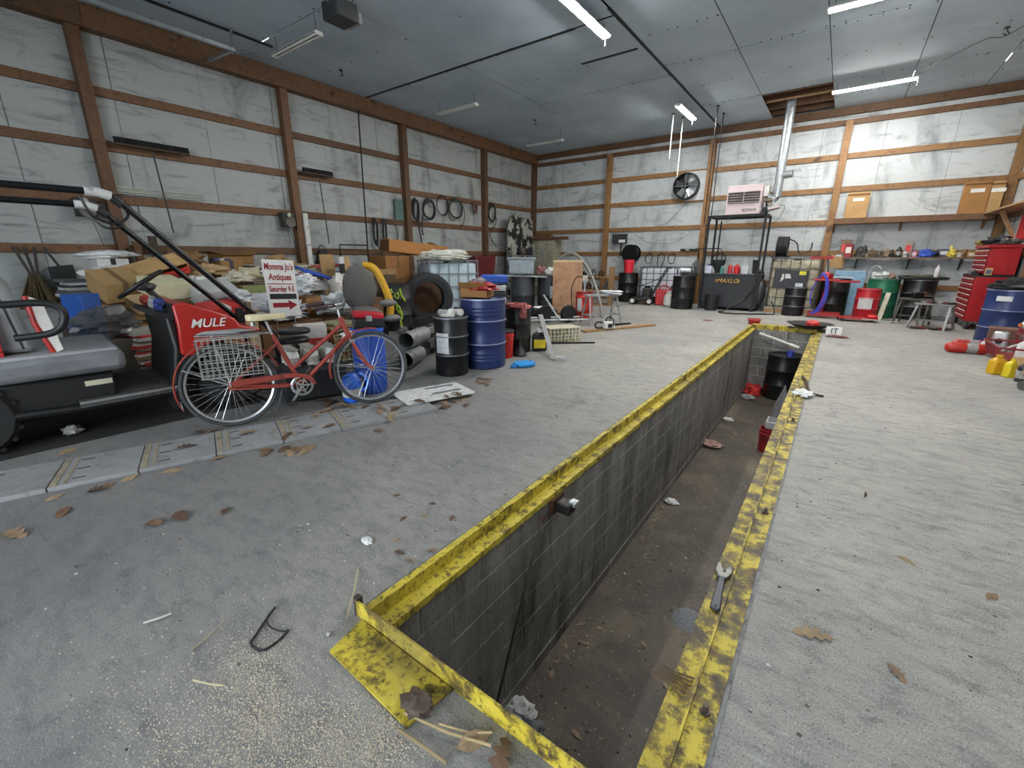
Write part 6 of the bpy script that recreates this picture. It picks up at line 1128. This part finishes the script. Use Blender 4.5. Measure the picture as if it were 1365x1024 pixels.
lc = T('long_carton', 'long narrow brown carton slanting down toward the blanket', 'box', (-8.1, 7.3, 1.42), rot=(-4, 0, 3)); P(lc, 'carton', MB().bb((-.15, -.95, 0), (.15, .95, .26)), mat('#a5723c', .75, var=.1), bev=.005); P(lc, 'open_end', MB().bb((-.14, -.955, .01), (.14, -.95, .25)), mat('#5c3a1c', .8)); P(lc, 'torn_flap', MB().box((.0, .55, .28), (.26, .16, .01), (10, 20, 0)), CARDD)
rw_ = T('red_cart', 'dark red cart tub standing by the fourth wall post', 'cart', (-9.05, 10.7, 0)); P(rw_, 'tub', MB().box((0, 0, 1.05), (.5, .85, .7), taper=1.15), mat('#5d1a1e', .5, dirt=.2), bev=.03); P(rw_, 'leg_frame', MB().tube([(.2, -.35, .72), (.2, -.35, .0)], .025, 8).tube([(.2, .35, .72), (.2, .35, .0)], .025, 8).tube([(-.2, 0, .72), (-.2, 0, 0)], .025, 8), BLKM)
rag('dark clothing bundle on the floor before the red cart', -8.45, 10.6, .0, .2, .3, .22, mat('#1c2233', .8), 140, 'clothing', 'clothes')
for i, (x, y, z, sx, sy, sz, hx, lb) in enumerate(((-6.55, 2.0, .62, .17, .2, .08, '#d2d0c8', 'crumpled white newspaper above the buggy hood'), (-7.35, 3.05, 1.0, .2, .22, .10, '#c9c2ad', 'cream paper bundle behind the taped carton'), (-7.75, 2.75, 1.08, .2, .25, .12, '#b39870', 'torn brown carton piece behind the white bag'), (-6.55, 2.72, .78, .15, .14, .09, '#c7cacb', 'clear film bunch beneath the taped carton'), (-8.1, 2.65, 1.22, .25, .25, .14, '#8f7048', 'brown paper bundle near the heap top'), (-7.6, 3.75, 1.02, .22, .26, .14, '#cfd3d6', 'white film bunch below the blue lid'), (-8.3, 4.15, 1.20, .2, .2, .13, '#a88c60', 'tan paper bundle behind the blue lid'), (-8.15, 1.65, 1.08, .2, .2, .10, '#d4d4cf', 'white paper wad behind the big tan carton'), (-6.35, 2.15, .50, .16, .18, .10, '#b8403a', 'red plastic wad at the foot of the heap'), (-7.2, 4.0, .90, .2, .2, .12, '#dadcdc', 'white foam pieces under the blue lid'))):
    rag(lb, x, y, z, sx, sy, sz, mat(hx, .6, var=.25, scale=12), 300+i, 'packing_wad', 'packing', .45)
# blue tub with papers behind the navy drum
bt = T('blue_tub', 'blue plastic lid over stacked white trays behind the navy drum', 'tub stack', (-4.55, 5.75, 0), 40)
for k in range(9): P(bt, 'tray', MB().box((0, 0, .05+.105*k), (.36, .30, .09), taper=1.08), mat(('#c5c6c4', '#3b3d3f')[k % 2], .5), bev=.012)
P(bt, 'blue_lid', MB().box((0, 0, 1.03), (.44, .36, .13)), mat('#2450a8', .45), bev=.03)
rgs = T('parts_shelf', 'cluttered low shelf of machine parts in the corner by the mottled panel', 'shelf', (-8.3, 12.3, 0))
for z in (.5, .95, 1.4): P(rgs, 'shelf_board', MB().bb((-.5, -.3, z), (.4, .3, z+.03)), GALV)
for x in (-.48, .38):
    for y_ in (-.28, .28): P(rgs, 'post', MB().bb((x-.02, y_-.02, 0), (x+.02, y_+.02, 1.75)), GALV)
for i in range(7): rag('greasy machine part on the low metal shelf', -8.66+.09*i, 12.1+.08*(i % 3), 1.43 if i % 2 else .98, .09, .09, .14, mat(('#4a3a2e', '#25262a', '#8f7f4a', '#5c5550')[i % 4], .6, .3), 150+i, 'machine_part', 'part', .6)['group'] = 'parts on the low metal shelf'
# ---------------- ramp plank, flat sign ----------------
PLK = mat('#8f9091', .6, .25, var=.12, dirt=.22, dirtc='#6d6658', scale=5); SLOT = mat('#2a2826', .8)
rm = T('ramp_plank', 'long grey metal ramp plank with slots lying beside the bicycle', 'ramp', (-3.52, 1.32, 0), 70.7)
n_seg = 9
for k in range(n_seg):
    x = -2.35+.43*k
    P(rm, 'deck_plate', MB().bb((x+.003, -.24, .0), (x+.427, .24, .030)), PLK, smooth=False, bev=.003)
    P(rm, 'cross_rib', MB().bb((x+.01, -.235, .030), (x+.04, .235, .033)).bb((x+.07, -.235, .030), (x+.085, .235, .0325)), mat('#8d8470', .7, dirt=.3), smooth=False)
    for s in (-.16, .0, .16): P(rm, 'slot', MB().bb((x+.10, s-.008, .0302), (x+.165, s+.008, .0312)), SLOT, smooth=False)
fs = T('flat_sign', 'dirty white sign board lying flat on the floor by the front wheel', 'sign', (-3.15, 2.96, .036), 70)
m = NT('worn_sign'); v = m.coord(False, (3, 9, 1)); nn = m.noise(v, 3.2, 5, .7)
cc = m.ramp(nn, [(.36, c('#55595f')), (.45, c('#c9c9c6')), (.8, c('#d9d9d6'))]); cc = m.mix(m.ramp(m.noise(m.coord(), 6, 6, .7), [(.55, g(0)), (.7, g(.6))]), cc, c('#8a7350')); m.col(cc); m.b.inputs['Roughness'].default_value = .55
P(fs, 'panel', MB().prism([(-.36, -.235), (.34, -.235), (.37, -.21), (.37, .21), (.34, .235), (-.36, .235)], 'z', 0, .006), m.m)
DK = mat('#5f646b', .6, var=.3, scale=30)
for r0 in range(4): P(fs, 'lettering_row', MB().bb((-.02, .14-.1*r0, .006), (.30-.05*(r0 % 2), .19-.1*r0, .0068)), m.m if r0 % 2 else DK, smooth=False)
# ---------------- leaves ----------------
def leaf_mesh(kind, seed, hx):
    rr = random.Random(seed)
    if kind == 'oak':
        half = [(0, .0), (.06, .012), (.12, .10), (.18, .16), (.22, .10), (.27, .06), (.34, .16), (.42, .24), (.46, .15), (.50, .08), (.58, .19), (.66, .26), (.70, .16), (.74, .09), (.82, .15), (.90, .12), (1.0, 0)]
    else: half = [(0, 0), (.08, .02), (.2, .12), (.4, .20), (.6, .19), (.8, .11), (1.0, 0)]
    cu, tw = rr.uniform(.2, .9), rr.uniform(-.6, .6)
    def z(x, y): return .10*cu*math.sin(PI*x)*1.0+.9*cu*y*y+tw*y*(x-.5)+.03
    mb = MB(); n = len(half)
    vs = [(x, 0, z(x, 0)-.03*0) for x, y in half]+[(x+rr.uniform(-.01, .01), y, z(x, y)) for x, y in half]+[(x+rr.uniform(-.01, .01), -y, z(x, -y)) for x, y in half]
    fs_ = []
    for i in range(n-1): fs_ += [(i, i+1, n+i+1, n+i), (i+1, i, 2*n+i, 2*n+i+1)]
    mb.add(vs, fs_); zm = min(p[2] for p in vs)
    mb.v = [(x-.5, y, zz-zm) for x, y, zz in mb.v]
    mb.tube([(-.62, 0, z(0, 0)-zm+.01), (-.5, 0, z(0, 0)-zm), (0, 0, z(.5, 0)-zm+.004)], .010, 4)
    return mb.mesh('leaf', mat(hx, .7, var=.25, scale=8))
LM = {(k, i): leaf_mesh(k, 5*i+(0 if k == 'oak' else 90), hx) for k in ('oak', 'oval') for i, hx in enumerate(('#77624a', '#634b38', '#8a7659', '#513c2d'))}
def leaf(label, x, y, z, s, rz, kind, i, group=None, tilt=(0, 0)):
    o = link('dry_leaf', LM[(kind, i)], None, (x, y, z), (tilt[0], tilt[1], rz)); o.scale = (s, s, s); return tag(o, label, 'leaf', group)
leaf('large tan oak leaf lying on the bare concrete beside the pit', .15, 1.74, 0, .145, 200, 'oak', 2)
leaf('small tan oak leaf with pointed lobes further out from the large one', .39, 1.72, 0, .085, 120, 'oak', 0)
leaf('small dark folded leaf standing on the concrete far from the large oak leaf', .35, 3.14, 0, .10, 80, 'oval', 1, None, (55, 0))
leaf('straight pale leaf stem piece on the bare concrete', .48, 2.5, 0, .09, -30, 'oval', 2, None, (70, 0))
leaf('curled brown leaf on the concrete farthest from the pit', .75, 2.42, 0, .09, 60, 'oval', 0)
LV = [(-3.19, .06), (-3.27, .25), (-3.53, .25), (-3.44, .42), (-3.46, .48), (-2.75, .51), (-3.37, .79), (-3.98, 1.16), (-3.33, 1.04), (-4.13, 1.69), (-3.01, 1.39), (-2.56, .79), (-3.5, 1.87), (-3.19, 1.82), (-3.67, 2.25), (-3.91, 2.21), (-3.43, 2.21), (-2.84, 2.04), (-2.94, 2.24), (-3.03, 2.67), (-2.92, 2.86), (-2.86, 2.96), (-2.83, 3.07), (-3.09, 2.54), (-3.37, 3.08), (-3.1, 3.64), (-3.1, 3.84), (-2.96, 3.6), (-1.38, 1.23), (-1.7, 1.33), (-1.63, 1.42), (-1.68, 1.53), (-1.92, 1.48), (-1.49, 1.49), (-1.59, 1.18), (-1.49, 1.13), (-1.41, 1.12), (-1.84, 3.21), (-1.4, 3.04), (-3.23, 1.47), (-3.57, 1.35), (-3.92, 1.24), (-3.46, .58), (-3.65, .97), (-3.21, 1.32), (-3.03, 1.45), (-4.35, .45), (-2.7, .62), (-3.25, 2.35), (-3.55, 2.05), (-3.3, 1.7), (-3.08, 2.42), (-3.15, 2.3), (-3.72, 1.75), (-3.6, 2.3)]+[(random.gauss(-3.55, .12), random.gauss(2.2, .12)) for _ in range(10)]+[(random.gauss(-3.15, .12), random.gauss(1.45, .12)) for _ in range(7)]+[(random.gauss(-2.88, .06), random.gauss(2.95, .14)) for _ in range(8)]+[(random.gauss(-3.1, .08), random.gauss(3.72, .12)) for _ in range(6)]
from math import sin, cos
pa = R(70.7)
for i, (x, y) in enumerate(LV):
    dx, dy = x+3.52, y-1.32; u = dx*cos(pa)+dy*sin(pa); v = -dx*sin(pa)+dy*cos(pa)
    on = abs(v) < .25 and -2.4 < u < 1.55; sg_ = abs((x+3.15)*cos(R(70))+(y-2.96)*sin(R(70))) < .36 and abs(-(x+3.15)*sin(R(70))+(y-2.96)*cos(R(70))) < .23
    near = x > -2.4
    z = .043 if sg_ else (.034 if on else .001)
    kind = 'oak' if i % 5 in (0, 3) else 'oval'
    grp = 'leaves near the pit edging' if near else ('leaves on the ramp plank' if on else ('leaves on the flat sign' if sg_ else 'leaves on the floor around the ramp plank'))
    lb = {'leaves near the pit edging': 'small dry brown leaf on the floor next to the yellow pit edging', 'leaves on the ramp plank': 'dry brown leaf lying on the metal ramp plank', 'leaves on the flat sign': 'dry brown leaf lying on the flat white sign', 'leaves on the floor around the ramp plank': 'dry brown leaf on the concrete around the ramp plank'}[grp]
    if grp == 'leaves on the floor around the ramp plank':
        wh_ = 'on the floor behind the bicycle front wheel' if (x < -3.35 and y > 1.9) else 'on the floor past the flat white sign' if y > 3.3 else 'on the floor along the flat white sign' if (x > -3.2 and y > 2.4) else 'on the floor between bicycle and ramp plank' if v > 0 else 'on open concrete in front of the ramp plank'
        lb = '%s %s leaf %s' % (('tan', 'brown', 'pale tan', 'dark brown')[i % 4], 'lobed oak' if kind == 'oak' else 'narrow oval', wh_); grp = lb
    leaf(lb, x, y, z, random.uniform(.05, .075) if near else random.uniform(.09, .17), random.uniform(0, 360), kind, i % 4, grp, (random.uniform(-12, 12), random.uniform(-12, 12)))
for i, (x, y) in enumerate([(-1.05, 2.35), (-1.10, 2.18), (-1.14, 2.1), (-1.15, 2.25), (-1.12, 2.0), (-1.02, 2.54), (-1.15, 2.49), (-1.17, 4.5), (-1.16, 4.18), (-1.15, 5.24), (-1.15, 3.81), (-.47, 2.37), (-1.15, 1.71), (-.9, 1.5), (-.8, 1.75), (-.7, 2.6), (-.95, 3.2), (-.6, 1.4)]):
    leaf('pale dry leaf on the dark pit floor', x, y, PZ+.001, random.uniform(.05, .09), random.uniform(0, 360), 'oval', (0, 2)[i % 2], 'leaves on the pit floor', (random.uniform(-15, 15), 0))
leaf('yellow oval leaf leaning on the near yellow plate', -.64, .69, .012, .12, 60, 'oval', 2, None, (40, 0)); leaf('big brown oak leaf on the near yellow plate', -.545, .70, .012, .13, -70, 'oak', 1)
for i, (a, b, r, lb, hx) in enumerate((((-1.34, .74), (-1.55, .94), .0035, 'straight pale straw lying by the near pit corner', '#b3a684'), ((-1.66, .32), (-1.71, .45), .003, 'thin pale stick lying beside the cable loop', '#a79c80'), ((-.86, .62), (-.58, .70), .0042, 'dry reed stalk lying across the near yellow plate', '#a3916c'), ((-.84, .58), (-.66, .60), .005, 'flat dry stalk lying on the grit by the yellow plate', '#8d7b5c'), ((-1.52, .28), (-1.42, .33), .003, 'short straw in the grit patch', '#bfb594'), ((-1.95, .26), (-1.92, .34), .004, 'white bent twig on the concrete beside the grit', '#c3c2bc'), ((-.75, .66), (-.60, .73), .0035, 'second reed stalk by the yellow leaf', '#b09d76'))):
    O('dry_stalk', lb, 'stalk', MB().tube([(a[0], a[1], .012 if i not in (2, 6) else .02), ((a[0]+b[0])/2+.01, (a[1]+b[1])/2, r+.012), (b[0], b[1], .012 if i not in (2, 6) else .03)], r, 6), mat(hx, .8), at=(a[0], a[1], 0))
O('cable_loop', 'frayed black cable loop lying on the concrete', 'cable', MB().tube(smoothpts([(-1.62, .60, .012), (-1.60, .56, .006), (-1.555, .50, .006), (-1.52, .462, .006), (-1.46, .475, .006), (-1.455, .53, .006), (-1.47, .575, .008)], 7), .0045, 6).tube(smoothpts([(-1.595, .555, .01), (-1.55, .54, .01), (-1.50, .55, .008), (-1.47, .57, .006)], 6), .0035, 5), mat('#1b1b1c', .7), at=(-1.55, .5, 0))
O('pebble', 'single pale stone on the floor near the pit corner', 'stone', MB().blob((0, 0, .008), (.010, .009, .008), 2, .2, (10, 7)), mat('#9b9a96', .8), loc=(-1.33, .655, 0))
gv = MB(); rg = random.Random(3)
for cx, cy_, sx, sy, n in ((-1.42, .42, .10, .07, 1500), (-1.22, .36, .06, .05, 900), (-.98, .45, .10, .08, 2200), (-1.1, .25, .16, .10, 2200), (-1.35, .15, .2, .08, 900), (-.85, .55, .06, .05, 900), (-1.6, .7, .25, .25, 500)):
    for k in range(n):
        x, y = rg.gauss(cx, sx), rg.gauss(cy_, sy)
        if y > .60 and x > -1.34: continue
        s = rg.uniform(.0014, .0036); a = rg.uniform(0, 6.28); q = [(x+s*math.cos(a+t), y+s*math.sin(a+t), .0) for t in (0, 2.1, 4.2)]
        gv.add(q+[(x, y, s*rg.uniform(.8, 1.5))], [(0, 1, 3), (1, 2, 3), (2, 0, 3)])
go_ = link('grit', gv.mesh('grit', mat('#c2b9a6', .85, var=.55, scale=300, world=True), False)); go_['kind'] = 'stuff'; tag(go_, 'pale grit scattered over the concrete at the near pit corner', 'grit')
# paper scraps and small litter
for i, (x, y, z, s, hx, lb) in enumerate(((-1.69, 1.09, 0, .03, '#d2d3d2', 'small white paper scrap on the floor beside the pit edging'), (-1.14, 1.66, PZ, .10, '#b9bab8', 'crumpled newspaper ball at the foot of the pit wall'), (-1.02, 1.60, PZ, .09, '#55565a', 'grey plastic wrapper beside the newspaper in the pit'), (-1.12, 4.65, PZ, .07, '#c8c9c9', 'white paper scrap at the foot of the pit wall'), (-1.12, 6.6, PZ, .13, '#a9887c', 'pinkish heap of rags along the pit wall'), (-1.12, 7.9, PZ, .08, '#c0c1c0', 'pale tissue at the pit wall past the rags'), (-.85, .66, .012, .05, '#4d4036', 'dark clump of dead leaves on the near yellow plate'), (-2.22, 10.6, 0, .10, '#8c4a44', 'flat reddish rag on the floor between pit and tank'))):
    rag(lb, x, y, z, s, s*.8, s*(.35 if i not in (7,) else .08), mat(hx, .7, var=.3, scale=20), 160+i, 'litter_scrap', 'litter', .4)
for i, (x, y, hx) in enumerate(((-1.06, 10.08, '#b3201c'), (-1.02, 9.80, '#c22a22'))): rag(('bright red shop rag behind the pit drum', 'second red shop rag in front of the other in the pit')[i], x, y, PZ, .14, .11, .10, mat(hx, .7), 180+i)
rag('dirty white filter lump near the red pit rags', -1.06, 9.45, PZ, .12, .1, .05, mat('#8f8f8b', .7, var=.4, scale=15), 183, 'filter_scrap', 'scrap')
rag('white torn paper on the yellow edging by the strap', -.10, 5.25, .010, .08, .12, .03, mat('#d4d6d4', .6), 184, 'paper_scrap', 'paper')
O('leather_strap', 'dark strap lying over the yellow pit edging', 'strap', MB().tube(smoothpts([(-.14, 6.0, .03), (-.10, 5.8, .03), (-.06, 5.5, .014), (-.02, 5.35, .012), (.08, 5.3, .012)]), .014, 6), mat('#33261e', .7), at=(-.1, 5.6, .02))
bkx = T('bracket', 'small steel bracket box fixed on the pit wall under the yellow edging', 'bracket', (-1.20, 2.15, -.10)); P(bkx, 'box', MB().box((.05, 0, -.03), (.11, .09, .07)), mat('#2c2a28', .5, .5, dirt=.2), bev=.008); P(bkx, 'cap', MB().box((.10, .02, .0), (.05, .06, .03)), GALV, bev=.006); P(bkx, 'mount', MB().bb((-.022, -.07, -.08), (.0, .07, .02)), RUST)
pr2 = T('leaning_rod', 'thin dark rod leaning diagonally on the block wall in the pit', 'rod', (-1.18, 1.3, PZ)); P(pr2, 'rod', MB().cyl((.10, -.15, 0), (.0, .62, 1.2), .008, n=8), mat('#4a4641', .6, .4)); P(pr2, 'end_cap', MB().cyl((.0, .62, 1.2), (-.002, .64, 1.23), .016, n=8), RUST)
rdo = T('meter_box', 'small grey meter box hung on the pit wall above the red bucket', 'meter', (-.30, 6.2, -.72)); P(rdo, 'case', MB().bb((-.14, -.12, 0), (.065, .12, .10)), mat('#a8a9a8', .5), bev=.012); P(rdo, 'face', MB().bb((-.12, -.10, .10), (.04, .10, .104)), mat('#4b4d50', .4)); P(rdo, 'hanger', MB().bb((.03, -.02, .05), (.07, .02, .2)), GALV)
gcan = rag('grey bundle hanging on the pit edge by the torn paper', -.36, 7.4, PZ, .1, .1, .5, mat('#77777a', .7), 190, 'bundle', 'bundle', .3)
bottle('blue plastic cap jar on the pit drum lid', -.50, 9.85, PZ+.865, .06, .11, mat('#24348c', .4), mat('#2c3fa0', .4), name='jar', cat='jar', neck=.9)
tbk = T('hanging_tube', 'white tube lamp hanging slanted across the far end of the pit', 'tube lamp', (-.75, 10.1, -.22)); P(tbk, 'tube', MB().cyl((-.36, .05, .10), (.22, -.02, -.06), .030, n=14), mat('#c9c8bf', .5)); P(tbk, 'sleeve', MB().cyl((.20, -.018, -.055), (.36, -.04, -.10), .033, n=14), mat('#dcdbd2', .5)); P(tbk, 'cord', MB().tube([(-.36, .05, .10), (-.42, .1, .15), (-.5, .2, .22)], .006, 6), BLK)
pan = T('drain_pan', 'wide black drain pan with a red lump at the far pit corner', 'pan', (-.30, 10.40, .032)); P(pan, 'bowl', MB().lathe([(.16, 0), (.20, .005), (.38, .09), (.40, .10), (.38, .10), (.18, .015)], 30), BLK); P(pan, 'red_lump', MB().blob((.05, 0, .09), (.12, .11, .07), 5, .2, (16, 10)), mat('#c8332f', .5))
rc = T('red_cup', 'small red cup standing at the far pit corner opposite the drain pan', 'cup', (-1.30, 10.62, 0)); P(rc, 'cup', MB().lathe([(.10, 0), (.13, .10), (.12, .10), (.09, .01)], 20), mat('#9e1f22', .45)); P(rc, 'rim', MB().lathe([(.125, .095), (.138, .10), (.125, .11)], 20, cap=False), mat('#b52a2a', .45))
its = T('floor_marker', 'small white card with black letters IT on the floor past the pit', 'card', (.10, 9.98, 0), 0); P(its, 'card', MB().bb((-.12, -.01, 0), (.12, .01, .15)), mat('#d8d9d6', .5), rot=(-18, 0, 0)); tx = text(its, 'IT', .14, BLK, (.01, -.036, .072), (1, 0, 0), (0, .309, .951))
rag('reddish cord tangle next to the white card', -.0+.17, 9.72, 0, .14, .10, .02, mat('#7c4a44', .7, var=.4, scale=20), 195, 'cord_tangle', 'cord', .6)
# adjustable wrench on the sunk ledge
wrn = T('adjustable_wrench', 'adjustable wrench with black grip lying on the yellow ledge of the pit', 'wrench', (-.197, 1.86, -.0395), 94)
P(wrn, 'handle', MB().prism([(-.17, -.014), (-.16, -.02), (.04, -.013), (.06, -.018), (.06, .018), (.04, .013), (-.16, .02), (-.17, .014)], 'z', .001, .015), mat('#3a3f4b', .5), bev=.004)
P(wrn, 'jaw_head', MB().prism([(.05, -.018), (.09, -.035), (.15, -.035), (.155, -.022), (.115, -.010), (.11, .006), (.15, .018), (.15, .03), (.09, .034), (.05, .018)], 'z', .0, .018), mat('#83837e', .5, .5, dirt=.2), bev=.003); P(wrn, 'knurl', MB().cyl((.085, -.004, .009), (.105, -.004, .009), .011, n=12), BLKM); P(wrn, 'hang_hole', MB().cyl((-.155, 0, .0152), (-.155, 0, .016), .007, n=12), DARK)
sp_o = O('oil_dry', 'pale spot of absorbent powder on the pit floor under the wrench', 'powder spot', MB().lathe([(.13, 0), (.11, .004), (.03, .008), (.005, .008)], 26), mat('#6f7276', .9, var=.4, scale=60), loc=(-.49, 3.02, PZ))
tw = T('twig_bundle', 'bunch of dead twigs caught on the yellow pit ledge', 'twigs', (-.24, 1.27, -.04))
for k in range(6): P(tw, 'twig', MB().tube([(-.06+.006*k, -.02+.01*k, .006+.003*k), (.0, .01*k-.02, .012), (.05+.004*k, -.05+.02*k, .006)], .003, 5), mat('#5f4a35', .8))

def crumbs(name, label, boxes, z, hexs, smin, smax, seed):
    mb = MB(); rr = random.Random(seed)
    for x0, x1, y0, y1, n in boxes:
        for k in range(n):
            x, y = rr.uniform(x0, x1), rr.uniform(y0, y1); s = rr.uniform(smin, smax)*(.5+rr.random()); a = rr.uniform(0, 6.28); e = rr.uniform(.3, 1)
            q = [(x+s*math.cos(a+t), y+s*e*math.sin(a+t), z+.0005) for t in (0, 1.6, 3.1, 4.7)]
            mb.add(q+[(x, y, z+s*rr.uniform(.2, .7))], [(0, 1, 4), (1, 2, 4), (2, 3, 4), (3, 0, 4)], rr.randrange(len(hexs)))
    o = link(name, mb.mesh(name, [mat(h, .85) for h in hexs], False)); o['kind'] = 'stuff'; return tag(o, label, 'debris')
crumbs('pit_debris', 'crumbs and leaf bits strewn over the pit floor', [(-1.2, -.25, .9, 4, 900), (-1.2, -.25, 4, 8, 500), (-1.2, -1.0, 1, 8, 300)], PZ, ('#8a7a60', '#3a342c', '#a59a84', '#5f5140'), .004, .012, 5)
crumbs('floor_debris', 'small dark and pale crumbs strewn over the concrete', [(-2.75, -1.4, 0, 4, 350), (.0, 1.8, 1, 6, 160), (-3.0, -2.2, 3.5, 5.2, 120), (.0, .25, 1, 5, 90)], 0, ('#2f2d2b', '#55504a', '#b5b1a8', '#6d5a45'), .003, .008, 6)
